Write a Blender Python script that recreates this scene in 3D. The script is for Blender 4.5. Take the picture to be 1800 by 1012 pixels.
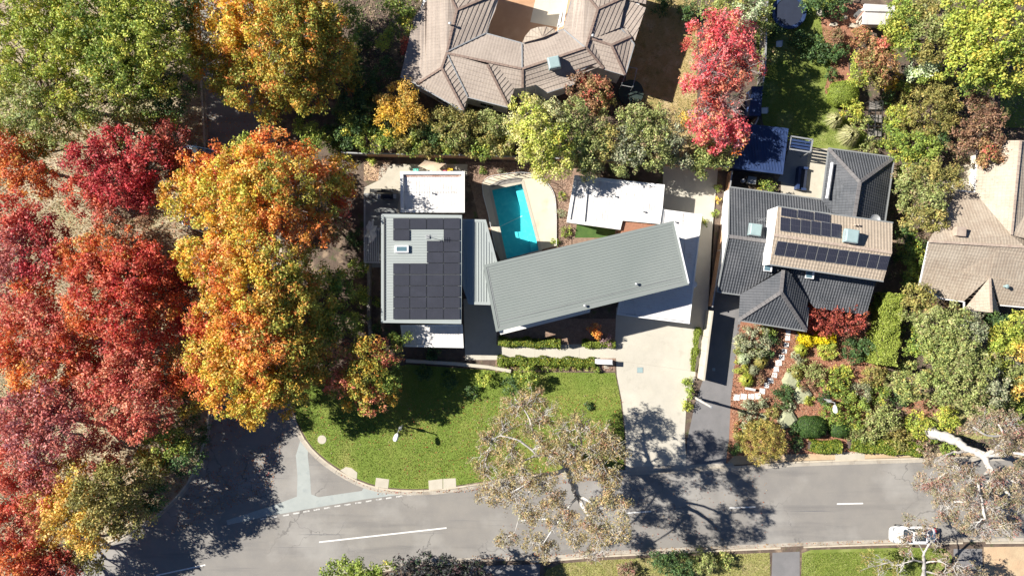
import bpy, bmesh, math, random
import numpy as np
from mathutils import Vector, Matrix
R = math.radians
random.seed(7); rng = np.random.default_rng(7)
sc = bpy.context.scene
for o in list(bpy.data.objects): bpy.data.objects.remove(o)
col = sc.collection
# ---------------------------------------------------------------- camera, sky, sun, exposure
CH = 72.0                      # the drone hangs 72 m above the ground, looking straight down
cam = bpy.data.cameras.new('camera'); cam.lens = 24; cam.sensor_width = 36; cam.clip_end = 2000
co = bpy.data.objects.new('camera', cam); col.objects.link(co); co.location = (0, 0, CH); co.rotation_euler = (0, 0, 0)
sc.camera = co
SUN_EL, SUN_AZ = 36.0, 285.5   # sun in the upper left, shadows fall right and a little down
world = bpy.data.worlds.new('World'); sc.world = world; world.use_nodes = True
wn = world.node_tree.nodes; wl = world.node_tree.links
bg = wn['Background']; sky = wn.new('ShaderNodeTexSky'); sky.sky_type = 'NISHITA'; sky.sun_disc = False
sky.sun_elevation = R(SUN_EL); sky.sun_rotation = R(SUN_AZ); sky.air_density = 0.55; sky.dust_density = 0.1; sky.ozone_density = 4.0; sky.altitude = 900
wl.new(sky.outputs[0], bg.inputs[0]); bg.inputs[1].default_value = 0.056
sd = bpy.data.lights.new('sun', 'SUN'); sd.energy = 5.0; sd.angle = R(0.5); sd.color = (1.0, 0.95, 0.87)
so = bpy.data.objects.new('sun', sd); col.objects.link(so)
ce, se = math.cos(R(SUN_EL)), math.sin(R(SUN_EL))
so.rotation_euler = Vector((-0.964*ce, 0.267*ce, se)).to_track_quat('Z', 'Y').to_euler(); so.location = (-60, 20, 60)
sc.view_settings.view_transform = 'Standard'; sc.view_settings.look = 'None'
sc.view_settings.exposure = 1.05; sc.view_settings.gamma = 1.0; sc.view_settings.use_curve_mapping = False

# ---------------------------------------------------------------- helpers
def W(px, py, z=0.0):
    k = (CH - z) / 1200.0
    return Vector(((px - 900) * k, (506 - py) * k, z))
def Ws(pts, z=0.0): return [W(p[0], p[1], p[2] if len(p) > 2 else z) for p in pts]
def tag(o, label=None, cat=None, group=None, kind=None):
    if label: o['label'] = label
    if cat: o['category'] = cat
    if group: o['group'] = group
    if kind: o['kind'] = kind
    return o
def empty(name, loc, label=None, cat=None, group=None, kind=None):
    o = bpy.data.objects.new(name, None); o.empty_display_size = .3; col.objects.link(o); o.location = loc
    return tag(o, label, cat, group, kind)
def link(name, me, parent=None):
    o = bpy.data.objects.new(name, me); col.objects.link(o)
    if parent:
        o.parent = parent
        o.matrix_parent_inverse = Matrix.Translation(parent.location).inverted() if parent.type == 'EMPTY' else Matrix()
    return o
class MB:
    def __init__(s): s.v = []; s.f = []; s.m = []; s.uv = []
    def face(s, pts, m=0, uv=None):
        b = len(s.v); s.v += [tuple(p) for p in pts]; s.f.append(list(range(b, b+len(pts)))); s.m.append(m)
        s.uv.append(uv if uv else [(p[0], p[1]) for p in pts])
    def prism(s, top, z0, m=0, mt=None, bottom=False):
        """vertical extrusion of the polygon 'top' (3D points) down to z0"""
        top = [Vector(p) for p in top]
        a = sum(top[i].x*top[(i+1) % len(top)].y - top[(i+1) % len(top)].x*top[i].y for i in range(len(top)))
        if a < 0: top = top[::-1]
        s.face(top, m if mt is None else mt)
        n = len(top)
        for i in range(n):
            p, q = top[i], top[(i+1) % n]
            s.face([(p.x, p.y, z0), (q.x, q.y, z0), q, p], m, [(0, z0), ((q-p).length, z0), ((q-p).length, q.z), (0, p.z)])
        if bottom: s.face([(p.x, p.y, z0) for p in top[::-1]], m)
    def box(s, c, sx, sy, sz, rz=0, m=0):
        """box centred on c in x and y, standing on c.z"""
        ca, sa = math.cos(rz), math.sin(rz); cx, cy, cz = c
        t = [(cx + x*ca - y*sa, cy + x*sa + y*ca, cz+sz) for x, y in ((-sx/2, -sy/2), (sx/2, -sy/2), (sx/2, sy/2), (-sx/2, sy/2))]
        s.prism(t, cz, m, bottom=True)
    def bar(s, a, b, w, h, m=0):
        """bar from a to b, w wide, h high, its underside on the line a-b"""
        a, b = Vector(a), Vector(b); d = (b-a); p = Vector((-d.y, d.x, 0))
        if p.length < 1e-6: p = Vector((1, 0, 0))
        p = p.normalized()*w/2; n = d.cross(p).normalized()*h
        if n.z < 0: n = -n
        A = [a-p, a+p, b+p, b-p]; B = [x+n for x in A]
        s.face(B if (B[1]-B[0]).cross(B[2]-B[1]).z > 0 else B[::-1], m); s.face(A[::-1], m)
        for i in range(4): j = (i+1) % 4; s.face([A[i], A[j], B[j], B[i]], m)
    def tube(s, pts, rad, n=6, m=0, cap=False):
        pts = [Vector(p) for p in pts]; rings = []
        for i, p in enumerate(pts):
            d = (pts[min(i+1, len(pts)-1)] - pts[max(i-1, 0)])
            if d.length < 1e-6: d = Vector((0, 0, 1))
            d.normalize(); a = d.orthogonal().normalized() if i == 0 else (last - d*last.dot(d))
            if a.length < 1e-4: a = d.orthogonal()
            a.normalize(); last = a; b = d.cross(a); r = rad[i] if hasattr(rad, '__len__') else rad
            base = len(s.v)
            for k in range(n):
                t = 2*math.pi*k/n; s.v.append(tuple(p + a*math.cos(t)*r + b*math.sin(t)*r))
            rings.append(base)
        for i in range(len(rings)-1):
            for k in range(n):
                k2 = (k+1) % n; s.f.append([rings[i]+k, rings[i]+k2, rings[i+1]+k2, rings[i+1]+k]); s.m.append(m); s.uv.append([(0, 0), (1, 0), (1, 1), (0, 1)])
        if cap:
            for r0, rev in ((rings[0], True), (rings[-1], False)):
                f = [r0+k for k in range(n)]; s.f.append(f[::-1] if rev else f); s.m.append(m); s.uv.append([(0, 0)]*n)
    def lathe(s, c, prof, n=16, m=0):
        """prof: list of (r, z) from bottom up"""
        for i in range(len(prof)-1):
            (r0, z0), (r1, z1) = prof[i], prof[i+1]
            for k in range(n):
                a, b = 2*math.pi*k/n, 2*math.pi*(k+1)/n
                P = lambda r, t, z: (c[0]+r*math.cos(t), c[1]+r*math.sin(t), c[2]+z)
                q = [P(r0, a, z0), P(r0, b, z0), P(r1, b, z1), P(r1, a, z1)]
                if r0 < 1e-5: q = [q[0], q[2], q[3]]
                elif r1 < 1e-5: q = q[:3]
                s.face(q, m)
    def mesh(s, name, mats, smooth=False):
        me = bpy.data.meshes.new(name); me.from_pydata(s.v, [], s.f)
        for m in (mats if isinstance(mats, (list, tuple)) else [mats]): me.materials.append(m)
        me.polygons.foreach_set('material_index', s.m)
        uvl = me.uv_layers.new(name='UVMap'); flat = [c for f in s.uv for p in f for c in p]; uvl.data.foreach_set('uv', flat)
        if smooth: me.polygons.foreach_set('use_smooth', [True]*len(me.polygons))
        me.update(); return me
    def build(s, name, mats, parent=None, smooth=False): return link(name, s.mesh(name, mats, smooth), parent)

def catmull(pts, n=6, closed=False):
    P = [np.array(p, float) for p in pts]; out = []; N = len(P)
    rngi = range(N if closed else N-1)
    for i in rngi:
        p0 = P[(i-1) % N] if closed or i > 0 else P[0]; p1 = P[i]; p2 = P[(i+1) % N]
        p3 = P[(i+2) % N] if closed or i+2 < N else P[-1]
        for k in range(n):
            t = k/n; out.append(tuple(.5*((2*p1)+(-p0+p2)*t+(2*p0-5*p1+4*p2-p3)*t*t+(-p0+3*p1-3*p2+p3)*t**3)))
    if not closed: out.append(tuple(P[-1]))
    return out

# ---------------------------------------------------------------- materials
def nodes(m): return m.node_tree.nodes, m.node_tree.links
def rgba(c): return (c[0], c[1], c[2], 1)
def noise_mix(N, L, vec, c1, c2, scale, detail=4, lo=.35, hi=.65, src=None, rough=.6):
    n = N.new('ShaderNodeTexNoise'); n.inputs['Scale'].default_value = scale; n.inputs['Detail'].default_value = detail; n.inputs['Roughness'].default_value = rough
    L.new(vec, n.inputs['Vector'])
    mr = N.new('ShaderNodeMapRange'); mr.inputs[1].default_value = lo; mr.inputs[2].default_value = hi; L.new(n.outputs[0], mr.inputs[0])
    mx = N.new('ShaderNodeMix'); mx.data_type = 'RGBA'; L.new(mr.outputs[0], mx.inputs[0])
    if src is None: mx.inputs[6].default_value = rgba(c1)
    else: L.new(src, mx.inputs[6])
    mx.inputs[7].default_value = rgba(c2)
    return mx.outputs[2], n.outputs[0]
def stretch(N, L, vec, sc3, rz=0):
    mp = N.new('ShaderNodeMapping'); mp.inputs['Scale'].default_value = sc3; mp.inputs['Rotation'].default_value = (0, 0, rz); L.new(vec, mp.inputs[0]); return mp.outputs[0]
def mat(name, c1, c2=None, scale=2.0, rough=.8, bump=.0, layers=(), metal=0.0, spec=.5, bscale=None):
    """layers: (colour, scale, lo, hi[, (stretch xyz, rz)]) laid over the two-tone base"""
    m = bpy.data.materials.new(name); m.use_nodes = True; N, L = nodes(m); b = N['Principled BSDF']
    g = N.new('ShaderNodeNewGeometry'); vec = g.outputs['Position']
    c2 = c2 or tuple(min(1, x*.82) for x in c1)
    out, nz = noise_mix(N, L, vec, c1, c2, scale)
    for ly in layers:
        v = vec if len(ly) < 5 else stretch(N, L, vec, ly[4][0], ly[4][1])
        out, _ = noise_mix(N, L, v, None, ly[0], ly[1], 5, ly[2], ly[3], src=out)
    L.new(out, b.inputs['Base Color']); b.inputs['Roughness'].default_value = rough; b.inputs['Metallic'].default_value = metal
    b.inputs['Specular IOR Level'].default_value = spec
    if bump:
        n2 = N.new('ShaderNodeTexNoise'); n2.inputs['Scale'].default_value = bscale or scale*8; n2.inputs['Detail'].default_value = 5; L.new(vec, n2.inputs['Vector'])
        bp = N.new('ShaderNodeBump'); bp.inputs['Strength'].default_value = 1; bp.inputs['Distance'].default_value = bump; L.new(n2.outputs[0], bp.inputs['Height']); L.new(bp.outputs[0], b.inputs['Normal'])
    return m
def tile_mat(name, c1, c2, tw, th, stain, mortar=.55, bump=.02):
    """roof tiles: UV is in metres on the slope; one brick per tile, rolled across by a wave"""
    m = bpy.data.materials.new(name); m.use_nodes = True; N, L = nodes(m); b = N['Principled BSDF']
    uv = N.new('ShaderNodeUVMap'); g = N.new('ShaderNodeNewGeometry')
    br = N.new('ShaderNodeTexBrick'); L.new(uv.outputs[0], br.inputs[0]); br.inputs['Scale'].default_value = 1; br.offset = 0.0
    br.inputs['Brick Width'].default_value = tw; br.inputs['Row Height'].default_value = th; br.inputs['Mortar Size'].default_value = .018
    br.inputs['Mortar Smooth'].default_value = .3; br.inputs['Bias'].default_value = 0
    br.inputs['Color1'].default_value = rgba(c1); br.inputs['Color2'].default_value = rgba(c2); br.inputs['Mortar'].default_value = rgba([x*mortar for x in c2])
    out, _ = noise_mix(N, L, g.outputs['Position'], None, stain, .35, 6, .45, .75, src=br.outputs[0])
    out, _ = noise_mix(N, L, g.outputs['Position'], None, [x*.6 for x in c2], 6, 4, .55, .8, src=out)
    L.new(out, b.inputs['Base Color']); b.inputs['Roughness'].default_value = .75
    sx = N.new('ShaderNodeSeparateXYZ'); L.new(uv.outputs[0], sx.inputs[0])
    mu = N.new('ShaderNodeMath'); mu.operation = 'MULTIPLY'; mu.inputs[1].default_value = 2*math.pi/tw; L.new(sx.outputs[0], mu.inputs[0])
    si = N.new('ShaderNodeMath'); si.operation = 'COSINE'; L.new(mu.outputs[0], si.inputs[0])
    bp = N.new('ShaderNodeBump'); bp.inputs['Distance'].default_value = bump; L.new(si.outputs[0], bp.inputs['Height'])
    L.new(bp.outputs[0], b.inputs['Normal']); return m
def flat(name, c, rough=.5, metal=0, spec=.5, emit=None):
    return mat(name, c, tuple(x*.9 for x in c), 3.0, rough, metal=metal, spec=spec)
def leafmat(name, trans=.3):
    m = bpy.data.materials.new(name); m.use_nodes = True; N, L = nodes(m); b = N['Principled BSDF']
    a = N.new('ShaderNodeAttribute'); a.attribute_name = 'tint'
    L.new(a.outputs['Color'], b.inputs['Base Color']); b.inputs['Roughness'].default_value = .55; b.inputs['Specular IOR Level'].default_value = .3
    t = N.new('ShaderNodeBsdfTranslucent'); L.new(a.outputs['Color'], t.inputs[0]); mx = N.new('ShaderNodeMixShader'); mx.inputs[0].default_value = trans
    L.new(b.outputs[0], mx.inputs[1]); L.new(t.outputs[0], mx.inputs[2]); L.new(mx.outputs[0], N['Material Output'].inputs[0]); return m
M = {}
M['asphalt'] = mat('asphalt', (.245, .228, .205), (.215, .202, .186), .5, .9, .004, bscale=30, layers=[((.16, .152, .145), .25, .52, .75, ((.25, 3.0, 1), R(-4))), ((.34, .325, .30), .12, .5, .75), ((.13, .13, .135), .5, .66, .72, ((.1, 6, 1), R(-4))), ((.36, .34, .31), 14, .62, .72)])
def add_cracks(m, scale, wid, colr):
    N, L = nodes(m); b = N['Principled BSDF']; src = b.inputs['Base Color'].links[0].from_socket; g = N.new('ShaderNodeNewGeometry')
    nz = N.new('ShaderNodeTexNoise'); nz.inputs['Scale'].default_value = 1.1; nz.inputs['Detail'].default_value = 4; L.new(g.outputs['Position'], nz.inputs[0])
    va = N.new('ShaderNodeVectorMath'); va.operation = 'MULTIPLY_ADD'; va.inputs[1].default_value = (2.2, 2.2, 0); L.new(nz.outputs['Color'], va.inputs[0]); L.new(g.outputs['Position'], va.inputs[2])
    v = N.new('ShaderNodeTexVoronoi'); v.feature = 'DISTANCE_TO_EDGE'; v.inputs['Scale'].default_value = scale; L.new(va.outputs[0], v.inputs[0])
    mr = N.new('ShaderNodeMapRange'); mr.inputs[1].default_value = wid; mr.inputs[2].default_value = 0; L.new(v.outputs[0], mr.inputs[0])
    n2 = N.new('ShaderNodeTexNoise'); n2.inputs['Scale'].default_value = .12; L.new(g.outputs['Position'], n2.inputs[0]); m2 = N.new('ShaderNodeMapRange'); m2.inputs[1].default_value = .48; m2.inputs[2].default_value = .6; m2.inputs[4].default_value = .75; L.new(n2.outputs[0], m2.inputs[0])
    mu = N.new('ShaderNodeMath'); mu.operation = 'MULTIPLY'; L.new(mr.outputs[0], mu.inputs[0]); L.new(m2.outputs[0], mu.inputs[1])
    mx = N.new('ShaderNodeMix'); mx.data_type = 'RGBA'; L.new(mu.outputs[0], mx.inputs[0]); L.new(src, mx.inputs[6]); mx.inputs[7].default_value = rgba(colr); L.new(mx.outputs[2], b.inputs['Base Color'])
add_cracks(M['asphalt'], .13, .006, (.09, .085, .085)); add_cracks(M['asphalt'], .05, .006, (.10, .095, .09))
M['asphalt_dark'] = mat('driveway_asphalt', (.20, .192, .192), (.17, .165, .165), .8, .9, .003, bscale=30, layers=[((.28, .27, .26), 9, .6, .8), ((.15, .15, .15), .5, .55, .8)])
M['patch'] = mat('road_patch', (.36, .385, .365), (.32, .345, .33), .8, .85, layers=[((.26, .29, .29), 1.2, .55, .8)])
M['paint'] = mat('road_paint', (.82, .81, .77), (.70, .69, .65), 3, .6, layers=[((.4, .39, .38), 9, .64, .72)])
M['worn_paint'] = mat('worn_paint', (.62, .61, .57), (.5, .49, .46), 3, .7, layers=[((.27, .26, .25), 5, .48, .62)])
M['kerb'] = mat('kerb_concrete', (.55, .48, .37), (.47, .41, .32), 1.5, .85, .003, layers=[((.33, .27, .2), .7, .55, .75)])
M['gutter'] = mat('gutter_concrete', (.43, .385, .32), (.37, .335, .28), 1.5, .85, .003, layers=[((.24, .2, .16), .5, .5, .72)])
M['concrete'] = mat('exposed_concrete', (.50, .468, .395), (.45, .42, .352), .6, .85, .003, bscale=40, layers=[((.60, .555, .46), .3, .5, .75), ((.36, .33, .27), 1.1, .6, .85), ((.36, .335, .285), 20, .54, .72), ((.58, .55, .47), 16, .6, .75)])
add_cracks(M['concrete'], .16, .0035, (.33, .30, .25))
M['slab'] = mat('pale_slab', (.50, .455, .37), (.44, .40, .32), 1.2, .85, .002, layers=[((.4, .36, .3), 2, .6, .8)])
M['ground'] = mat('dry_ground', (.42, .34, .235), (.27, .21, .14), .35, .95, .02, bscale=6, layers=[((.50, .44, .29), .9, .5, .62), ((.17, .125, .085), 1.7, .58, .72), ((.34, .31, .17), .22, .5, .7), ((.14, .10, .07), 9, .6, .7)])
M['soil'] = mat('garden_soil', (.14, .10, .075), (.09, .065, .05), 1.2, .95, .03, bscale=9, layers=[((.30, .22, .15), .7, .56, .7), ((.07, .09, .03), 1.1, .56, .68), ((.35, .27, .19), 8, .62, .72)])
M['mulch'] = mat('red_mulch', (.36, .17, .10), (.26, .115, .07), 3, .95, .03, bscale=14, layers=[((.48, .30, .20), 7, .55, .7), ((.14, .07, .045), 9, .58, .7)])
M['bed'] = mat('bark_bed', (.30, .2, .145), (.2, .13, .095), 3, .95, .03, bscale=14, layers=[((.42, .33, .25), 6, .55, .72), ((.1, .07, .05), 9, .58, .7)])
M['lawn'] = mat('lawn', (.17, .235, .035), (.135, .195, .026), .6, .95, .03, bscale=12, layers=[((.29, .28, .08), .35, .55, .75, ((1, .35, 1), R(40))), ((.24, .265, .055), .22, .48, .7), ((.085, .135, .015), .9, .58, .75), ((.26, .27, .08), 8, .6, .75, ((1, 2.5, 1), R(35))), ((.07, .10, .012), 10, .6, .72)])
M['lawn_dry'] = mat('dry_lawn', (.33, .315, .115), (.26, .265, .08), .5, .95, .03, bscale=12, layers=[((.42, .35, .18), .5, .5, .7), ((.16, .2, .035), .8, .55, .75), ((.15, .15, .05), 9, .6, .72)])
M['lawn_straw'] = mat('straw_lawn', (.44, .33, .155), (.36, .28, .115), .6, .95, .03, bscale=10, layers=[((.52, .41, .24), .7, .5, .7), ((.2, .2, .06), 1.0, .55, .72), ((.2, .16, .08), 7, .6, .72)])
M['lawn_garden'] = mat('garden_lawn', (.20, .24, .045), (.14, .185, .03), .6, .95, .03, bscale=12, layers=[((.33, .35, .12), .25, .5, .7), ((.09, .13, .02), 9, .6, .72)])
M['turf'] = mat('artificial_turf', (.07, .13, .025), (.05, .105, .02), 2, .9, .01)
M['dirt'] = mat('verge_dirt', (.52, .40, .25), (.44, .32, .2), 1, .95, .02, bscale=8, layers=[((.55, .36, .22), .3, .5, .7), ((.3, .22, .15), 5, .6, .75)])
M['terracotta'] = mat('terracotta_paving', (.44, .26, .15), (.40, .23, .13), 1.0, .8, layers=[((.5, .32, .2), .4, .5, .7)])
M['cream_paving'] = mat('cream_paving', (.62, .55, .43), (.56, .50, .39), 1.0, .85, layers=[((.46, .38, .27), .6, .55, .75)])
M['brick'] = mat('brick', (.36, .17, .10), (.28, .13, .08), 5, .85, layers=[((.45, .3, .2), 3, .6, .8)])
M['zinc'] = mat('grey_roof_sheet', (.215, .24, .225), (.20, .225, .212), .15, .45, layers=[((.25, .27, .255), .06, .4, .7), ((.18, .2, .19), 2.5, .62, .85)])
M['zinc_light'] = mat('pale_grey_roof_sheet', (.34, .37, .36), (.31, .34, .33), .2, .45, layers=[((.38, .41, .39), .1, .45, .7)])
M['white_roof'] = mat('white_roof_sheet', (.72, .70, .68), (.67, .65, .63), .5, .5, layers=[((.52, .49, .46), 2.4, .56, .8), ((.55, .47, .41), .7, .58, .78), ((.45, .42, .4), .9, .6, .75, ((3, .25, 1), 0))])
M['white'] = mat('white_paint', (.82, .81, .78), (.78, .77, .74), 1, .6, layers=[((.6, .57, .53), 2, .65, .85)])
M['render'] = mat('cream_render', (.66, .60, .50), (.6, .55, .46), .8, .85, layers=[((.45, .4, .33), 1.2, .6, .8)])
M['wall_grey'] = mat('grey_cladding', (.24, .25, .25), (.2, .21, .21), 1, .7)
M['rust'] = mat('rusty_flashing', (.36, .19, .13), (.55, .4, .33), 3, .8)
M['tile_brown'] = tile_mat('brown_roof_tile', (.36, .30, .25), (.33, .272, .228), .30, .45, (.41, .345, .29), .82, .003)
M['tile_dark'] = tile_mat('charcoal_roof_tile', (.082, .088, .098), (.066, .072, .082), .27, .33, (.11, .112, .12), .35)
M['tile_beige'] = tile_mat('beige_roof_tile', (.42, .345, .265), (.365, .295, .225), .30, .34, (.33, .275, .21), .75, .01)
M['tile_beige2'] = tile_mat('weathered_beige_roof_tile', (.40, .335, .26), (.35, .28, .215), .30, .34, (.46, .4, .32), .75, .005)
M['cap_brown'] = mat('brown_ridge_tile', (.27, .195, .155), (.2, .14, .115), 3, .8)
M['cap_dark'] = mat('charcoal_ridge_tile', (.19, .18, .175), (.15, .14, .14), 2, .8)
M['cap_beige'] = mat('beige_ridge_tile', (.43, .35, .28), (.33, .25, .2), 2, .8)
M['slate_blue'] = mat('navy_roof_sheet', (.028, .052, .135), (.022, .042, .11), .7, .5, layers=[((.045, .07, .15), 1.5, .5, .8)])
M['navy'] = mat('navy_fabric', (.018, .026, .05), (.014, .02, .04), 1.5, .8)  # navy darkened so the trampoline mat looks tree-shaded
M['timber'] = mat('paling_timber', (.55, .31, .17), (.42, .24, .14), 4, .85, layers=[((.42, .3, .2), 3, .55, .8)])
M['timber_grey'] = mat('weathered_timber', (.25, .23, .21), (.18, .165, .15), 4, .85)
M['dark_metal'] = flat('dark_metal', (.03, .032, .035), .5)
M['galv'] = flat('galvanised_steel', (.45, .46, .46), .4, .4)
M['white_metal'] = flat('white_metal', (.8, .8, .8), .4)
M['duct'] = mat('grey_green_plastic', (.30, .40, .40), (.26, .35, .35), 2, .6)
M['bark'] = mat('bark', (.12, .09, .07), (.08, .06, .05), 6, .9, .02)
M['bark_grey'] = mat('grey_twig_bark', (.32, .28, .26), (.22, .19, .18), 6, .9, .01)
M['bark_white'] = mat('white_gum_bark', (.56, .53, .49), (.40, .375, .345), 2.2, .75, .02, layers=[((.27, .245, .22), 2.6, .52, .66), ((.62, .55, .46), 1.3, .58, .7)])
M['rock'] = mat('garden_rock', (.36, .37, .23), (.29, .30, .19), 2, .9, .05, bscale=4)
M['rubber'] = flat('rubber', (.02, .02, .022), .8)
M['leaf'] = leafmat('leaf', .28)
M['glass'] = mat('window_glass', (.03, .04, .05), (.04, .05, .06), .5, .06, spec=.8)
M['skyglass'] = mat('skylight_glass', (.12, .20, .24), (.10, .17, .2), .5, .08, spec=.8)
M['carwhite'] = mat('white_car_paint', (.82, .82, .83), (.80, .80, .81), 1, .25); M['carwhite'].node_tree.nodes['Principled BSDF'].inputs['Coat Weight'].default_value = .6
M['carblue'] = mat('silver_blue_car_paint', (.30, .38, .44), (.28, .36, .42), 1, .3, metal=.4)
M['pool'] = mat('pool_lining', (.12, .68, .74), (.09, .62, .69), 1.4, .6, layers=[((.18, .74, .78), 2.2, .5, .7)])
M['red'] = flat('red_light', (.4, .02, .02), .3)
for nm, c in (('toy_green', (.1, .5, .4)), ('toy_yellow', (.8, .5, .03)), ('toy_red', (.6, .05, .1)), ('umbrella', (.6, .6, .58)), ('tarp', (.55, .42, .3)), ('pink', (.45, .1, .12)), ('bin', (.05, .07, .06))):
    M[nm] = flat(nm, c, .7)
# pool water: see-through, tinted, ripples in its gloss
m = bpy.data.materials.new('pool_water'); m.use_nodes = True; N, L = nodes(m); N.remove(N['Principled BSDF'])
tr = N.new('ShaderNodeBsdfTransparent'); tr.inputs[0].default_value = (.74, .97, .98, 1)
gl = N.new('ShaderNodeBsdfGlossy'); gl.inputs['Roughness'].default_value = .05
fr = N.new('ShaderNodeFresnel'); fr.inputs[0].default_value = 1.33; mx = N.new('ShaderNodeMixShader')
nz = N.new('ShaderNodeTexNoise'); nz.inputs['Scale'].default_value = 3.5; g = N.new('ShaderNodeNewGeometry'); L.new(g.outputs['Position'], nz.inputs[0])
bp = N.new('ShaderNodeBump'); bp.inputs['Distance'].default_value = .05; L.new(nz.outputs[0], bp.inputs['Height'])
L.new(bp.outputs[0], gl.inputs['Normal']); L.new(bp.outputs[0], fr.inputs['Normal'])
mx.inputs[0].default_value = .035; L.new(tr.outputs[0], mx.inputs[1]); L.new(gl.outputs[0], mx.inputs[2]); L.new(mx.outputs[0], N['Material Output'].inputs[0]); M['water'] = m
# solar cells: dark glass with a faint grid of cells
def cellmat(name, base, grid, nu, nv, w):
    m = bpy.data.materials.new(name); m.use_nodes = True; N, L = nodes(m); b = N['Principled BSDF']
    uv = N.new('ShaderNodeUVMap'); br = N.new('ShaderNodeTexBrick'); L.new(uv.outputs[0], br.inputs[0]); br.offset = 0
    br.inputs['Scale'].default_value = 1; br.inputs['Brick Width'].default_value = 1/nu; br.inputs['Row Height'].default_value = 1/nv; br.inputs['Mortar Size'].default_value = w
    br.inputs['Color1'].default_value = rgba(base); br.inputs['Color2'].default_value = rgba([x*.93 for x in base]); br.inputs['Mortar'].default_value = rgba(grid)
    g = N.new('ShaderNodeNewGeometry'); out, _ = noise_mix(N, L, g.outputs['Position'], None, [x*1.25 for x in base], .8, 4, .5, .8, src=br.outputs[0])
    L.new(out, b.inputs['Base Color']); b.inputs['Roughness'].default_value = .22; b.inputs['Specular IOR Level'].default_value = .4; return m
M['cell'] = cellmat('solar_cells', (.042, .044, .056), (.06, .062, .075), 10, 6, .004)
M['cell2'] = cellmat('blue_black_solar_cells', (.028, .03, .045), (.10, .10, .12), 6, 2, .006)
from mathutils.geometry import tessellate_polygon
# ---------------------------------------------------------------- ground sheets
def sheet(name, pts, z, mt, holes=(), thick=0, kind='structure', parent=None, holes_world=False):
    bm = bmesh.new(); edges = []; loops = [[W(p[0], p[1]) for p in pts]] + [[W(p[0], p[1]) for p in h] for h in holes]
    if not holes:
        vs = [bm.verts.new((p.x, p.y, z)) for p in loops[0]]; f = bm.faces.new(vs); f.normal_update()
        if f.normal.z < 0: f.normal_flip()
        if thick:
            r = bmesh.ops.extrude_face_region(bm, geom=[f]); vv = [v for v in r['geom'] if isinstance(v, bmesh.types.BMVert)]
            for v in vv: v.co.z = z-thick
            bmesh.ops.recalc_face_normals(bm, faces=bm.faces)
    else:
        allv = [bm.verts.new((p.x, p.y, z)) for lp in loops for p in lp]
        for t in tessellate_polygon([[Vector((p.x, p.y, 0)) for p in lp] for lp in loops]):
            bm.faces.new([allv[k] for k in t])
        for f in bm.faces:
            f.normal_update()
            if f.normal.z < 0: f.normal_flip()
        if thick:
            for lp in loops[:1]:
                for i in range(len(lp)):
                    p, q = lp[i], lp[(i+1) % len(lp)]
                    v = [bm.verts.new(t) for t in ((p.x, p.y, z-thick), (q.x, q.y, z-thick), (q.x, q.y, z), (p.x, p.y, z))]; bm.faces.new(v)
    me = bpy.data.meshes.new(name); bm.to_mesh(me); bm.free(); me.materials.append(mt)
    o = link(name, me, parent)
    if kind and not parent: o['kind'] = kind
    return o
POOL = [(865, 335), (917, 324), (947.3, 440), (890.7, 454.7)]
big = [(-2500, -2200), (4300, -2200), (4300, 3200), (-2500, 3200)]
sheet('ground', big, 0.0, M['ground'], holes=[POOL])
sideL = catmull([(330, -300), (345, -50), (356, 150), (364, 300), (370, 500), (372, 650), (364, 760), (330, 850), (258, 918), (150, 972), (0, 1030), (-150, 1085), (-500, 1200)], 5)
sideR = catmull([(440, -300), (462, -50), (476, 150), (486, 300), (496, 500), (502, 650), (517, 735), (545, 787), (598, 830), (664, 858), (750, 863), (830, 853), (960, 834), (1100, 828), (1290, 821), (1400, 813), (1620, 806), (1900, 800), (2400, 790)], 6)
southK = catmull([(-500, 1330), (-100, 1200), (280, 1085), (450, 1042), (600, 1012), (700, 997), (784, 988), (880, 985), (960, 983), (1060, 975), (1200, 968), (1340, 962), (1460, 957), (1600, 953), (1800, 951), (2400, 948)], 5)
sheet('road', sideL + southK + sideR[::-1], .006, M['asphalt'])
# everything north of the road: one raised block of garden ground with the pool cut out of it
sheet('garden_ground', sideR + [(2400, -300)], .10, M['soil'], holes=[POOL], thick=.1)
# verge south of the road
sheet('south_verge_ground', southK + [(2400, 2000), (-500, 2000)], .10, M['soil'], thick=.1)
# kerb stones and gutters
def kerb(name, poly_px, side, step=2.4, w=.17, h=.135, gw=.38, gaps=(), z0=0.0):
    P = [W(p[0], p[1]) for p in poly_px]; root = empty(name, P[len(P)//2], kind='structure')
    d = [0]
    for i in range(1, len(P)): d.append(d[-1] + (P[i]-P[i-1]).length)
    def at(s):
        s = max(0, min(s, d[-1]-1e-6)); i = max(j for j in range(len(d)-1) if d[j] <= s); t = (s-d[i])/(d[i+1]-d[i]); p = P[i].lerp(P[i+1], t); q = (P[i+1]-P[i]).normalized()
        return p, Vector((-q.y, q.x, 0))*side
    s = 0; mb = MB(); n = 0
    while s < d[-1]:
        e = min(s+step, d[-1]); a, na = at(s+.012); b, nb = at(e-.012); mid, nm = at((s+e)/2)
        px, py = mid.x/.06+900, 506-mid.y/.06
        if -40 < px < 1840 and -40 < py < 1052:
            lowered = any(g0 < px < g1 for g0, g1 in gaps)
            hh = .03 if lowered else h
            k = MB(); k.prism([p.to_tuple()[:2]+(hh,) for p in (a, mid, b, b+nb*w, mid+nm*w, a+na*w)], z0); k.build('kerb_stone', M['kerb'], root)
            g = MB(); g.prism([p.to_tuple()[:2]+(.022,) for p in (a, mid, b, b-nb*gw, mid-nm*gw, a-na*gw)], z0); g.build('gutter_slab', M['gutter'], root)
        s = e
    return root
kerb('kerb', sideR, 1, gaps=((1100, 1215),))
kerb('kerb', southK, -1, gaps=((1355, 1408), (1672, 1728), (820, 945)))
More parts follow.
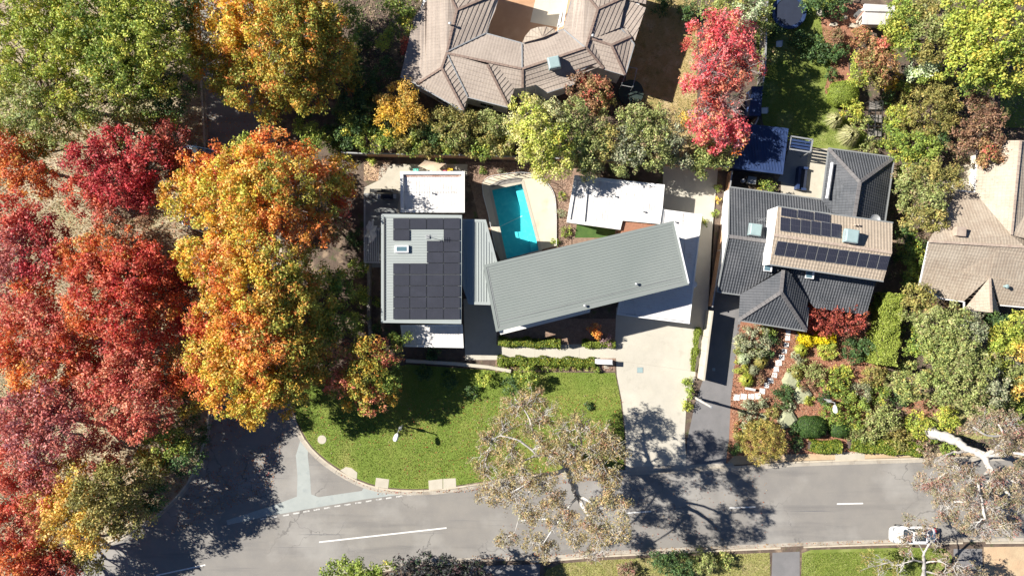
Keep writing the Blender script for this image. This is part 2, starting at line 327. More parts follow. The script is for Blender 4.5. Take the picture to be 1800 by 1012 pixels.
kerb('kerb', sideL, -1, gw=.3)
# road patches and paint
patch = [(529, 770), (543, 772), (541, 800), (545, 835), (547, 868), (560, 873), (636, 862), (640, 856), (664, 860), (722, 866), (640, 877), (540, 894), (463, 908), (400, 922), (398, 914), (485, 886), (522, 872), (523, 835), (520, 800)]
sheet('road_patch', patch, .011, M['patch'])
def strip(a, b, w, z=.016):
    A, B = W(*a), W(*b); d = (B-A).normalized(); n = Vector((-d.y, d.x, 0))*w/2
    mb = MB(); mb.face([(A-n)[:2]+(z,), (B-n)[:2]+(z,), (B+n)[:2]+(z,), (A+n)[:2]+(z,)]); return mb
marks = empty('road_marking', W(720, 900, .016), kind='structure')
for a, b in (((561, 952), (785, 927)), ((275, 1010.5), (361, 992)), ((916, 914), (960, 911)), ((1055, 892), (1082, 890)), ((1102, 901), (1145, 898)), ((1282, 892), (1328, 890)), ((1471, 885), (1517, 884)), ((1676, 881.5), (1712, 880.5)), ((1860, 878), (1900, 877))):
    strip(a, b, .14).build('centre_line', M['paint'], marks)
gw = [(463, 911), (481, 907.8), (502.7, 904.6), (520.8, 901.3), (538.8, 898), (556.9, 895), (575, 892), (593, 888.8), (611, 886.2), (629.8, 883), (648, 880), (666, 877), (684, 874.4), (702, 871.6), (721, 869)]
for i, (x, y) in enumerate(gw): strip((x-5.5, y+.9), (x+5.5, y-.9), .15).build('give_way_dash', M['worn_paint'], marks)
# lawns, drives, beds
lawn_px = [(518, 705), (522, 738), (550, 785), (602, 826), (666, 853), (750, 858), (830, 848), (960, 829), (1097, 823), (1097, 760), (1090, 700), (1081, 655), (900, 653), (715, 640), (680, 650), (640, 670), (600, 660), (540, 660)]
lawn_px2 = catmull(lawn_px[1:9], 4) + lawn_px[9:] + [lawn_px[0]]
sheet('front_lawn', lawn_px2, .106, M['lawn'])
drive_px = [(1083, 540), (1260, 545), (1240, 600), (1222, 655), (1222, 665), (1207, 700), (1203, 760), (1207, 824), (1160, 825), (1100, 827), (1099, 760), (1093, 705), (1084, 660), (1081, 600)]
sheet('driveway', drive_px, .110, M['concrete'])
sheet('driveway_crossing', [(1098, 820), (1287, 813), (1292, 820.5), (1100, 828.5)], .114, M['gutter'])
for a, b in (((1081, 633), (1233, 654)), ((1203, 720), (1215, 722))):   # saw-cut joints
    strip(a, b, .035, .1135).build('driveway_joint', M['gutter'])['kind'] = 'structure'
sheet('neighbour_driveway', [(1250, 500), (1310, 505), (1296, 600), (1284, 700), (1281, 770), (1275, 815), (1205, 822), (1207, 775), (1222, 705), (1236, 665), (1243, 600)], .112, M['asphalt_dark'])
sheet('side_paving', [(1165, 290), (1262, 292), (1256, 380), (1247, 545), (1200, 560), (1200, 400), (1165, 380)], .108, M['concrete'])
sheet('side_garden_bed', [(1262, 292), (1282, 292), (1250, 545), (1244, 545), (1252, 400)], .108, M['soil'])
sheet('front_path', [(873, 606), (1083, 604), (1083, 629), (873, 631)], .116, M['concrete'])
for x in (940, 1018): strip((x, 606), (x, 630), .03, .1195).build('path_joint', M['gutter'])['kind'] = 'structure'
sheet('entry_paving', [(815, 525), (873, 525), (873, 632), (818, 632)], .114, M['concrete'])
sheet('upper_front_bed', [(874, 560), (1083, 560), (1083, 606), (874, 606)], .108, M['bed'])
sheet('lower_front_bed', [(871, 630), (1082, 629), (1081, 652), (871, 654)], .108, M['bed'])
sheet('pool_garden_bed', [(818, 285), (1010, 285), (1100, 400), (1095, 440), (985, 462), (860, 462)], .107, M['bed'], holes=[[(p[0]+dx, p[1]+dy) for p, (dx, dy) in zip(POOL, ((0, 0), (0, 0), (0, 0), (0, 0)))]])
sheet('artificial_turf', [(1014, 392), (1082, 400), (1080, 418), (1010, 418)], .112, M['turf'])
sheet('back_patio', [(668, 289), (822, 289), (822, 310), (710, 310), (705, 380), (640, 380), (640, 330), (665, 318)], .110, M['slab'])
sheet('back_courtyard_dirt', [(640, 283), (690, 283), (668, 318), (640, 318)], .106, M['dirt'])
sheet('straw_lawn', [(1100, -60), (1225, -60), (1225, 300), (1100, 215)], .106, M['lawn_straw'])
sheet('neighbour_lawn', catmull([(1340, -40), (1460, -40), (1468, 60), (1460, 130), (1475, 200), (1530, 240), (1530, 262), (1455, 262), (1395, 250), (1340, 215)], 4, True), .106, M['lawn_garden'])
sheet('garden_bed_red', catmull([(1450, 15), (1520, 10), (1520, 60), (1490, 110), (1500, 160), (1450, 165), (1460, 110), (1445, 60)], 4, True), .108, M['mulch'])
sheet('patio_paving', [(1372, 300), (1400, 270), (1420, 262), (1458, 262), (1452, 360), (1372, 352)], .112, M['slab'])
sheet('front_garden_mulch', [(1296, 560), (1530, 560), (1560, 650), (1520, 800), (1300, 806), (1275, 815), (1283, 700), (1296, 600)], .108, M['mulch'])
sheet('nature_strip_dirt', [(1278, 812), (1290, 800), (1400, 797), (1630, 795), (1720, 795), (1900, 790), (1900, 796), (1620, 802), (1400, 809), (1290, 816)], .112, M['dirt'])
sheet('footpath_slab', [(1467, 793), (1519, 794), (1519, 806), (1467, 808)], .116, M['slab'])
sheet('east_lawn', catmull([(1590, 700), (1640, 690), (1720, 715), (1760, 760), (1700, 770), (1620, 730)], 4, True), .107, M['lawn_dry'])
sheet('east_mulch', catmull([(1585, 715), (1640, 700), (1680, 722), (1640, 732), (1600, 728)], 4, True), .110, M['mulch'])
sheet('east_back_lawn', [(1755, 150), (1800, 150), (1800, 225), (1760, 225)], .107, M['lawn_garden'])
for px in ([(960, 1001), (985, 989), (1060, 983), (1200, 976), (1352, 970), (1354, 1060), (945, 1060)],): sheet('dry_verge_lawn', px, .106, M['lawn_dry'])
sheet('green_verge_lawn', [(1409, 971), (1425, 965), (1600, 961), (1660, 963), (1672, 975), (1672, 1060), (1407, 1060)], .106, M['lawn_garden'])
sheet('verge_driveway', [(1357, 970), (1405, 968), (1405, 1060), (1354, 1060)], .110, M['asphalt_dark'])
sheet('dark_verge_driveway', [(1675, 963), (1725, 963), (1728, 1060), (1675, 1060)], .110, M['asphalt_dark'])
sheet('verge_dirt', [(1728, 960), (1900, 958), (1900, 1060), (1730, 1060)], .106, M['dirt'])
sheet('west_verge_driveway', [(815, 994), (950, 990), (945, 1060), (790, 1060)], .110, M['asphalt_dark'])
sheet('courtyard_paving', [(860, -60), (1020, -60), (1000, 60), (940, 85), (860, 70)], .114, M['terracotta'])
# paving blocks on the lawn's edge
for nm, pts in (('footpath_slab', [(661, 839), (684, 842), (682, 858), (659, 855)]), ('footpath_slab', [(753, 844), (778, 841), (778, 860), (754, 862)]), ('footpath_slab', [(779, 841), (801, 840), (802, 857), (779, 860)]), ('drain_cover', [(598, 826), (608, 820), (618, 822), (628, 830), (627, 842), (612, 836)])):
    mb = MB(); mb.prism([W(p[0], p[1], .125) for p in pts], .1); o = mb.build(nm, M['slab']); o['kind'] = 'structure'
mb = MB(); mb.lathe(W(566, 772, .1), [(.46, 0), (.46, .04), (0, .04)], 20); tag(mb.build('manhole_cover', M['slab']), 'round concrete manhole cover in the lawn near the side street kerb', 'manhole cover')
def gratebox(name, px, py, w, h, z, label, cat, frame=M['galv'], inner=M['duct']):
    r = empty(name, W(px, py, z), label, cat); c = W(px, py, z)
    mb = MB(); mb.box(c, w, h, .02); mb.build('frame', frame, r); mb = MB(); mb.box(c+Vector((0, 0, .02)), w*.85, h*.85, .008); mb.build('cover', inner, r)
gratebox('drain_grate', 1125, 650, .65, .6, .11, 'square pale blue drain grate in the middle of the concrete driveway', 'drain grate')
gratebox('pit_cover', 1254.5, 649, .3, .3, .112, 'small square pit cover set in the shaded neighbour driveway', 'pit cover')
gratebox('pit_cover', 1066, 644, .5, .4, .112, 'square concrete pit lid beside the letterbox wall', 'pit cover', M['slab'], M['slab'])

# ---------------------------------------------------------------- pool
pr = empty('swimming_pool', W(905, 390, 0), 'turquoise in-ground swimming pool in a curved cream deck', 'swimming pool')
deck_out = [(848, 322), (862, 313), (885, 309), (915, 306), (938, 309), (955, 318), (968, 333), (975, 352), (977, 385), (977, 432), (880, 458), (872, 440), (858, 375), (850, 345)]
deck_out = catmull(deck_out[:9], 4) + deck_out[9:]
sheet('deck', deck_out, .35, M['cream_paving'], holes=[POOL], thick=.27, parent=pr)
mb = MB(); PW = [W(p[0], p[1]) for p in POOL]
for i in range(4):
    p, q = PW[i], PW[(i+1) % 4]; mb.face([(q.x, q.y, .35), (q.x, q.y, -.8), (p.x, p.y, -.8), (p.x, p.y, .35)])
    mb.face([(p.x, p.y, .35), (p.x, p.y, -.8), (q.x, q.y, -.8), (q.x, q.y, .35)])
mb.face([(p.x, p.y, -.8) for p in PW][::-1]); mb.build('basin', M['pool'], pr)
mb = MB(); a, b = PW[1], PW[2]; inw = (PW[0]-PW[1]).normalized()*.75   # bench along the east side
mb.prism([(p.x, p.y, -.45) for p in (a+inw*1e-3, a+inw, b+inw, b+inw*1e-3)], -.8); mb.build('bench', M['pool'], pr)
mb = MB(); a, b = PW[0].lerp(PW[3], .52), PW[1].lerp(PW[2], .42)
mb.bar(Vector((a.x, a.y, -.79)), Vector((b.x, b.y, -.79)), .1, .02); mb.build('floor_line', M['white'], pr)
mb = MB(); mb.face([(p.x, p.y, .22) for p in PW[::-1]]); mb.build('water', M['water'], pr)
mb = MB()
for i in range(4):
    p, q = PW[i], PW[(i+1) % 4]; d = (q-p).normalized(); n = Vector((d.y, -d.x, 0))
    if n.dot(p-sum(PW, Vector())/4) < 0: n = -n
    mb.prism([(t.x, t.y, .375) for t in (p-d*.3+n*.3, q+d*.3+n*.3, q, p)], .352)
mb.build('coping', M['slab'], pr)
tpx = [(860, 326), (878, 317), (905, 312), (918, 313), (916, 319), (880, 325), (866, 330)]
mb = MB(); mb.prism([W(p[0], p[1], .40) for p in tpx], .354); mb.build('timber_step', M['timber_grey'], pr)
fr_ = empty('pool_fence', W(977, 350, .35), 'thin white pool fence curving around the deck edge', 'fence')
P = [W(p[0], p[1], .35) for p in [(872, 442), (858, 375), (850, 345)]+deck_out[:-5]+[(977, 432)]]
mb = MB(); mb.tube([p+Vector((0, 0, 1.05)) for p in P], .025, 5); mb.build('rail', M['white_metal'], fr_)
for i in range(0, len(P), 2):
    mb = MB(); mb.tube([P[i], P[i]+Vector((0, 0, 1.1))], .03, 5, cap=True); mb.build('post', M['white_metal'], fr_)

# ---------------------------------------------------------------- roofs and walls
def newell(P):
    n = Vector((0, 0, 0))
    for i in range(len(P)):
        a, b = P[i], P[(i+1) % len(P)]; n += Vector(((a.y-b.y)*(a.z+b.z), (a.z-b.z)*(a.x+b.x), (a.x-b.x)*(a.y+b.y)))
    return n.normalized()
def clip(poly, f):
    out = []; n = len(poly)
    for i in range(n):
        a, b = poly[i], poly[(i+1) % n]; fa, fb = f(a), f(b)
        if fa >= 0: out.append(a)
        if (fa > 0 and fb < 0) or (fa < 0 and fb > 0): out.append(a.lerp(b, fa/(fa-fb)))
    return out
def tiled(mb, pts, course=.34, h=.045, m=0, down=None):
    """one roof slope laid in stepped courses; pts are (px, py, z)"""
    P = Ws(pts); n = newell(P)
    if n.z < 0: P = P[::-1]; n = -n
    d = Vector((0, 0, -1)) - n*(-n.z); d = d.normalized() if d.length > 1e-3 else Vector((0, -1, 0))
    if down: d = (Vector(down) - n*n.dot(Vector(down))).normalized()
    u = d.cross(n); vs = [-(p.dot(d)) for p in P]; v0 = min(vs); v1 = max(vs); k = 0
    while v0+k*course < v1-1e-3:
        lo, hi = v0+k*course, v0+(k+1)*course
        q = clip(clip(P, lambda p: -(p.dot(d))-lo), lambda p: hi+p.dot(d)); k += 1
        if len(q) < 3: continue
        off = [p + n*(h*(1-(-(p.dot(d))-lo)/course)) for p in q]
        mb.face(off, m, [(p.dot(u), -(p.dot(d))-v0) for p in q])
        for i in range(len(q)):
            a, b = q[i], q[(i+1) % len(q)]
            if abs(-(a.dot(d))-lo) < 1e-4 and abs(-(b.dot(d))-lo) < 1e-4 and (a-b).length > .02:
                mb.face([a-n*.02, b-n*.02, off[(i+1) % len(q)], off[i]], m, [(a.dot(u), 0), (b.dot(u), 0), (b.dot(u), 0.02), (a.dot(u), .02)])
    mb.face([p-n*.06 for p in P][::-1], m)
def ribs(mb, P, direction, spacing, w=.05, h=.04, m=0, inset=.12, start=0):
    d = Vector(direction).normalized(); n = newell(P)
    if n.z < 0: n = -n
    u = n.cross(d).normalized(); cs = [p.dot(u) for p in P]; c = min(cs)+inset+start; cnt = 0
    while c < max(cs)-inset:
        hits = []
        for i in range(len(P)):
            a, b = P[i], P[(i+1) % len(P)]; fa, fb = a.dot(u)-c, b.dot(u)-c
            if (fa < 0) != (fb < 0): hits.append(a.lerp(b, fa/(fa-fb)))
        hits.sort(key=lambda p: p.dot(d))
        for i in range(0, len(hits)-1, 2):
            a, b = hits[i]+d*inset, hits[i+1]-d*inset
            if (b-a).dot(d) > .2:
                s = u*w/2; t = n*h; A = [a-s, a+s, b+s, b-s]
                mb.face([a-s*.5+t, a+s*.5+t, b+s*.5+t, b-s*.5+t], m); mb.face([a-s, a-s*.5+t, b-s*.5+t, b-s], m); mb.face([a+s, b+s, b+s*.5+t, a+s*.5+t], m); cnt += 1
        c += spacing
    return cnt
def cap(parent, a, b, mt, w=.24, h=.07, name='ridge_cap'):
    mb = MB(); A, B = W(*a), W(*b); L_ = (B-A).length; k = max(2, int(L_/.42)); 
    for i in range(k):
        p, q = A.lerp(B, i/k), A.lerp(B, (i+.96)/k); mb.bar(p+Vector((0, 0, .02+.0)), q+Vector((0, 0, .035)), w, h)
    o = mb.build(name, mt, parent); return o
def lerp2(a, b, t): return tuple(a[i]*(1-t)+b[i]*t for i in range(len(a)))
def inset_poly(P, d):
    """shrink a world polygon towards its inside by about d"""
    a = sum(P[i].x*P[(i+1) % len(P)].y - P[(i+1) % len(P)].x*P[i].y for i in range(len(P)))
    if a < 0: P = P[::-1]
    out = []
    for i in range(len(P)):
        p0, p1, p2 = P[i-1], P[i], P[(i+1) % len(P)]
        d1 = (p1-p0); d1.z = 0; d1.normalize(); d2 = (p2-p1); d2.z = 0; d2.normalize()
        n1 = Vector((-d1.y, d1.x, 0)); n2 = Vector((-d2.y, d2.x, 0)); b = (n1+n2)
        if b.length < .3: b = n1
        b.normalize(); out.append(p1 + b*d/max(.5, b.dot(n1)))
    return out
def house_walls(parent, pts, zt, mt, inset=.45, z0=.1, windows=True, wz=(.9, 2.1)):
    P = inset_poly(Ws([(p[0], p[1]) for p in pts], zt), inset); P = [Vector((p.x, p.y, zt)) for p in P]
    mb = MB(); mb.prism(P, z0); mb.build('wall', mt, parent)
    if not windows: return
    for i in range(len(P)):
        a, b = P[i], P[(i+1) % len(P)]; L_ = (b-a).length
        if L_ < 2.6: continue
        k = max(1, int(L_/3.6)); d = (b-a).normalized(); n = Vector((d.y, -d.x, 0))
        for j in range(k):
            c = a.lerp(b, (j+.5)/k); hw = .75
            for lvl in ([wz] if zt < 4.5 else [wz, (wz[0]+2.9, min(wz[1]+2.9, zt-.35))]):
                q = [c-d*hw, c+d*hw]; f = MB(); 
                for (s0, s1, z_0, z_1) in ((-hw, -hw+.07, lvl[0], lvl[1]), (hw-.07, hw, lvl[0], lvl[1]), (-hw+.07, hw-.07, lvl[0], lvl[0]+.07), (-hw+.07, hw-.07, lvl[1]-.07, lvl[1]), (-.03, .03, lvl[0]+.07, lvl[1]-.07)):
                    f.prism([(c+d*s0).to_tuple()[:2]+(z_1,), (c+d*s1).to_tuple()[:2]+(z_1,), (c+d*s1+n*.05).to_tuple()[:2]+(z_1,), (c+d*s0+n*.05).to_tuple()[:2]+(z_1,)], z_0, bottom=True)
                fo = f.build('window', M['white_metal'], parent)
                g_ = MB(); t = n*.02; g_.face([Vector((q[0].x, q[0].y, lvl[0]))+t, Vector((q[1].x, q[1].y, lvl[0]))+t, Vector((q[1].x, q[1].y, lvl[1]))+t, Vector((q[0].x, q[0].y, lvl[1]))+t])
                p = g_.build('pane', M['glass'], None); p.parent = fo; p.matrix_parent_inverse = fo.matrix_parent_inverse.copy(); p.matrix_parent_inverse = Matrix()
    return P
def prismobj(name, pts, z, z0, mt, parent):
    mb = MB(); mb.prism(Ws(pts, z), z0, bottom=True); return mb.build(name, mt, parent)
def rim(name, pts, z, w, h, mt, parent, edges=None):
    """raised parapet or gutter running round the edge of a flat roof"""
    P = Ws(pts, z); Q = inset_poly(P, w); a = sum(P[i].x*P[(i+1) % len(P)].y - P[(i+1) % len(P)].x*P[i].y for i in range(len(P)))
    if a < 0: P = P[::-1]
    mb = MB()
    for i in range(len(P)):
        j = (i+1) % len(P); mb.prism([p.to_tuple()[:2]+(z+h,) for p in (P[i], P[j], Q[j], Q[i])], z-.25, bottom=True)
    return mb.build(name, mt, parent)

# unit solar panel: a thin framed board on the square 0..1, scaled to size
def panelmesh(cm, nm):
    mb = MB(); q = [(0, 0), (1, 0), (1, 1), (0, 1)]
    mb.prism([(x, y, .04) for x, y in q], 0, m=1, mt=1, bottom=True)
    i = .008; mb.face([(i, i*1.5, .043), (1-i, i*1.5, .043), (1-i, 1-i*1.5, .043), (i, 1-i*1.5, .043)], 0, [(0, 0), (1, 0), (1, 1), (0, 1)])
    return mb.mesh('solar_panel', [cm, nm])
pm1 = panelmesh(M['cell'], M['dark_metal']); pm2 = panelmesh(M['cell2'], M['galv'])
def panel(mesh, o_, eu, ev, parent, lift=.1):
    """o_: corner, eu, ev: edge vectors (world)"""
    n = eu.cross(ev).normalized()
    if n.z < 0: n = -n
    mt = Matrix.Identity(4)
    for i in range(3): mt[i][0] = eu[i]; mt[i][1] = ev[i]; mt[i][2] = n[i]; mt[i][3] = (o_+n*lift)[i]
    ob = bpy.data.objects.new('solar_panel', mesh); col.objects.link(ob); ob.parent = parent; ob.matrix_parent_inverse = Matrix.Translation(parent.location).inverted(); ob.matrix_basis = mt
    return ob
def whirly(parent, px, py, z, r=.16, h=.3, mt=None, name='roof_vent'):
    mb = MB(); c = W(px, py, z); mb.tube([c, c+Vector((0, 0, h))], r*.6, 8, cap=True); mb.lathe(c+Vector((0, 0, h)), [(r*.6, 0), (r, .04), (r, .1), (0, .16)], 10); return mb.build(name, mt or M['galv'], parent)
def aircon(parent, px, py, z, w, rz, mt=None, name='evaporative_cooler'):
    c = W(px, py, z); mb = MB(); mb.box(c, w*.8, w*.8, .35, rz, 0)
    t = []; 
    for zz, s in ((.35, 1.0), (.5, 1.04), (.95, .96), (1.0, .80)): t.append((zz, s*w/2))
    for i in range(3):
        (z0, a), (z1, b) = t[i], t[i+1]
        ca, sa = math.cos(rz), math.sin(rz); Q = lambda s, zz: [Vector((c.x+x*s*ca-y*s*sa, c.y+x*s*sa+y*s*ca, c.z+zz)) for x, y in ((-1, -1), (1, -1), (1, 1), (-1, 1))]
        A, B = Q(a, z0), Q(b, z1)
        for k in range(4): mb.face([A[k], A[(k+1) % 4], B[(k+1) % 4], B[k]], 0)
        if i == 2: mb.face(B, 0)
    o = mb.build(name, mt or M['duct'], parent)
    lv = MB()
    for k in range(4):
        ang = rz+k*math.pi/2; d = Vector((math.cos(ang), math.sin(ang), 0)); s = Vector((-d.y, d.x, 0))
        for j in range(3): p = c+d*(w*.5+.01)+Vector((0, 0, .55+j*.12)); lv.bar(p-s*w*.38, p+s*w*.38, .03, .04)
    l = lv.build('louvre', M['galv'], None); l.parent = o; return o

# ---- main house
H = empty('main_house', W(940, 480, 0), 'modern flat-roofed house of grey and white metal roof wings angled around the pool', 'house')
def flatroof(pts, z, mt, rdir, spacing, name, rimw=.22, rimh=.10, rimmt=None, slab=.3, par=H, h=.045, w=.05, z0=None, inset=.3):
    P = Ws(pts, z); ro = prismobj(name, pts, z, z-slab, mt, par)
    mb = MB(); ribs(mb, P, rdir, spacing, w, h, inset=inset); rb = mb.build('roof_rib', mt, None); rb['kind'] = 'stuff'; rb.parent = ro
    if rimw: r = rim('parapet', pts, z, rimw, rimh, rimmt or mt, par)
    return ro
LW = [(670, 376), (812, 378), (811, 569), (670, 567)]
flatroof(LW, 6.4, M['zinc_light'], (1, 0, 0), .26, 'west_wing_roof', .3, .03)
house_walls(H, LW, 6.1, M['white'], .5)
NW_ = [(704, 302), (817, 302), (817, 374), (705, 374)]
flatroof(NW_, 3.2, M['white_roof'], (0, 1, 0), .27, 'north_wing_roof', .3, .28, M['white'], h=.022, w=.04)
house_walls(H, NW_, 2.9, M['white'], .25)
mb = MB(); mb.bar(W(711, 309.5, 3.22), W(811, 309.5, 3.22), .14, .03); mb.build('flashing', M['rust'], H)
SW_ = [(704, 571), (813, 570), (815, 611), (709, 609)]
flatroof(SW_, 2.9, M['white_roof'], (0, 1, 0), .27, 'south_porch_roof', .18, .12, M['white'], h=.022, w=.04)
house_walls(H, SW_, 2.6, M['white'], .3, wz=(.8, 2.2))
CN = [(812, 385), (854, 386), (874, 460), (862, 536), (824, 535), (812, 500)]
flatroof(CN, 5.5, M['zinc_light'], (0, 1, 0), .26, 'link_roof', .25, .04)
house_walls(H, CN, 5.2, M['wall_grey'], .4)
LR = [(849, 466), (1185, 388), (1211, 500), (872, 583)]
ld = W(1185, 388)-W(849, 466)
flatroof(LR, 6.1, M['zinc'], ld, .255, 'long_roof', .28, .035, inset=.38, h=.03)
house_walls(H, LR, 5.8, M['wall_grey'], .75)
mb = MB(); q0, q1, q2, q3 = [W(p[0], p[1], 6.14) for p in LR]; mb.bar(q1.lerp(q2, .02), q1.lerp(q2, .98), .12, .06); mb.build('flashing', M['white_metal'], H)
prismobj('awning', [(880, 588), (1037, 549), (1038, 543), (1028, 542), (876, 580)], 3.4, 3.2, M['white'], H)
NE = [(1010, 308), (1168, 325), (1164, 368), (1160, 394), (1094, 388), (1090, 404), (996, 391)]
flatroof(NE, 2.9, M['white_roof'], (.12, 1, 0), .27, 'bedroom_wing_roof', .3, .14, M['white'], h=.022, w=.04)
house_walls(H, NE, 2.6, M['white'], .3)
GR = [(1166, 368), (1234, 377), (1212, 569), (1084, 553), (1100, 470), (1160, 420)]
flatroof(GR, 2.85, M['white_roof'], (1, -.12, 0), .27, 'garage_roof', .14, .05, M['white'], h=.022, w=.04)
house_walls(H, GR, 2.5, M['white'], .3)
mb = MB(); mb.bar(W(1033, 314, 2.91), W(1026, 391, 2.91), .16, .14); mb.build('parapet', M['white'], H)
mb = MB(); mb.bar(W(1166, 366, 2.9), W(1162, 396, 2.9), .12, .05); mb.build('flashing', M['galv'], H)
for x_, y_, z_ in ((1080, 345, 2.9), (1130, 372, 2.9), (760, 340, 3.2), (1185, 390, 2.85)): whirly(H, x_, y_, z_, .1, .22)
for pts_, z_ in (((1100, 553, 1208, 566), 2.86), ((1012, 388, 1086, 400), 2.91)):
    mb = MB(); mb.bar(W(pts_[0], pts_[1], z_), W(pts_[2], pts_[3], z_), .16, .02); mb.build('gutter', M['galv'], H)
def laps(pts, z, n, vertical=False):      # overlap lines across the sheets of a flat roof
    P = Ws(pts, z)
    for k in range(1, n):
        a_ = P[0].lerp(P[1], k/n) if vertical else P[0].lerp(P[3], k/n); b_ = P[3].lerp(P[2], k/n) if vertical else P[1].lerp(P[2], k/n)
        d_ = (b_-a_)*.03; mb = MB(); mb.bar(a_+d_+Vector((0, 0, .002)), b_-d_+Vector((0, 0, .002)), .05, .036); mb.build('sheet_lap', M['wall_grey'] if z > 6 and not vertical else M['galv'], H)
mb = MB(); f_ = lambda u, v: W(LR[0][0]*(1-u)*(1-v)+LR[1][0]*u*(1-v)+LR[2][0]*u*v+LR[3][0]*(1-u)*v, LR[0][1]*(1-u)*(1-v)+LR[1][1]*u*(1-v)+LR[2][1]*u*v+LR[3][1]*(1-u)*v, 6.102)
mb.bar(f_(.02, .86), f_(.97, .86), .05, .035); mb.bar(f_(.02, .955), f_(.985, .955), .12, .02); mb.bar(f_(.02, .05), f_(.02, .95), .08, .02); mb.build('flashing', M['wall_grey'], H)
laps(NW_, 3.2, 2)
# garage door, panel by panel
a, b = W(1090, 552, 0), W(1206, 566, 0); a.z = b.z = .12; n = Vector((.1, -.99, 0))*.02
gd = empty('garage_door', (a+b)/2); gd.parent = H; gd.matrix_parent_inverse = Matrix.Translation(H.location).inverted()
for i in range(4):
    mb = MB(); mb.bar(a+n+Vector((0, 0, i*.53)), b+n+Vector((0, 0, i*.53)), .06, .51); o = mb.build('door_panel', M['white_metal'], None); o.parent = gd; o.matrix_parent_inverse = Matrix.Translation(gd.location).inverted()
prismobj('terrace', [(1094, 389), (1160, 396), (1158, 430), (1092, 430)], 2.75, .1, M['brick'], H)
# 30 panels on the west wing
xs = [691.5, 721, 750.6, 780]; occ = {0: (0, 1, 2, 3), 1: (0, 3), 2: (2, 3), 3: (2, 3)}
for r_ in range(9):
    for c_ in occ.get(r_, (0, 1, 2, 3)):
        o_ = W(xs[c_], 383.6+19.75*(r_+1)-.6, 6.42); e1 = W(xs[c_]+28.6, 383.6+19.75*(r_+1)-.6, 6.42); e2 = W(xs[c_], 383.6+19.75*r_+.2, 6.42)
        panel(pm1, o_, e1-o_, e2-o_, H, .06)
sk = prismobj('skylight', [(694, 431), (718, 431), (718, 444), (694, 444)], 6.65, 6.4, M['white_metal'], H)
mb = MB(); mb.face(Ws([(697, 441.5), (715, 441.5), (715, 433.5), (697, 433.5)], 6.66)); g_ = mb.build('pane', M['skyglass'], None); g_.parent = sk
mb = MB(); c = W(752, 416, 6.4); mb.tube([c, c+Vector((0, 0, 1.1))], .025, 5, cap=True); mb.box(c, .35, .35, .12)
for k in range(5): mb.bar(c+Vector((.05+.22*k, -.25, 1.0)), c+Vector((.05+.22*k, .25, 1.0)), .02, .02)
mb.bar(c+Vector((-.1, 0, .98)), c+Vector((1.1, 0, .98)), .03, .03); mb.build('antenna', M['galv'], H)
whirly(H, 1028, 537, 6.1, .14, .2); whirly(H, 1118, 499, 6.1, .14, .2)
# dark box gutter on the long west edge
mb = MB(); mb.bar(W(676, 384, 6.44), W(676, 563, 6.44), .14, .03); mb.build('gutter', M['dark_metal'], H)
# satellite dish by the garage wall
mb = MB(); c = W(1219, 500, 2.2); mb.lathe(c, [(.02, 0), (.22, .03), (.36, .1)], 16); mb.tube([c, c+Vector((-.3, 0, -.1))], .025, 5); tag(mb.build('satellite_dish', M['white_metal'], None), 'white satellite dish on the east side of the white garage', 'satellite dish')
# terrace fixtures on the west side
D = empty('slatted_pergola', W(655, 420, 0), 'dark slatted pergola against the west wall of the main house', 'pergola')
x0, x1 = 641, 669
for px in (641.5, 654, 668):
    for py in (346, 402, 461): mb = MB(); c = W(px, py, 2.5); mb.box(Vector((c.x, c.y, .1)), .1, .1, 2.4); mb.build('post', M['dark_metal'], D)
for py in (402, 461):
    mb = MB(); mb.bar(W(x0, py, 2.5), W(x1, py, 2.5), .12, .12); mb.build('beam', M['galv'], D)
mb = MB(); mb.bar(W(x0, 346, 2.5), W(x0, 461, 2.5), .12, .12); mb.build('beam', M['galv'], D)
for k in range(7):
    px = 644+k*3.6; mb = MB(); mb.bar(W(px, 404, 2.52), W(px, 459, 2.52), .08, .14); mb.build('slat', M['galv'], D)
sheet('side_terrace_paving', [(640, 340), (705, 340), (672, 470), (640, 470)], .113, M['wall_grey'])
U = empty('patio_umbrella', W(661, 410, .1), 'pale grey folded patio umbrella over the slatted west terrace', 'umbrella')
mb = MB(); c = W(661, 410, .1); mb.tube([c, c+Vector((0, 0, 2.9))], .03, 6, cap=True); mb.build('pole', M['galv'], U)
mb = MB(); top = c+Vector((0, 0, 3.0)); k = 16
rr = [(.9 if i % 2 else .62)*(1+.15*math.sin(i*2.3)) for i in range(k)]; mb2 = []
for i in range(k):
    a1, a2 = 2*math.pi*i/k, 2*math.pi*(i+1)/k; P1 = top+Vector((.7*math.cos(a1)*rr[i], 1.5*math.sin(a1)*rr[i], -.45)); P2 = top+Vector((.7*math.cos(a2)*rr[(i+1) % k], 1.5*math.sin(a2)*rr[(i+1) % k], -.45)); mb.face([top, P1, P2])
mb.build('canopy', M['umbrella'], U)
G = empty('barbecue', W(683, 347, .1), 'black barbecue grill on the side terrace west of the white roof', 'barbecue')
c = W(683, 347, .1); mb = MB(); mb.box(c+Vector((0, 0, .15)), 1.3, .5, .7); mb.build('cabinet', M['dark_metal'], G)
mb = MB(); mb.tube([c+Vector((-.42, 0, .9)), c+Vector((.42, 0, .9))], .27, 10, cap=True); lid = mb.build('lid', M['navy'], G)
mb = MB(); mb.tube([c+Vector((-.35, -.3, .95)), c+Vector((.35, -.3, .95))], .02, 6); h_ = mb.build('handle', M['galv'], None); h_.parent = lid
for sx in (-1, 1): mb = MB(); mb.box(c+Vector((sx*.8, 0, .8)), .3, .45, .04); mb.build('side_shelf', M['galv'], G)
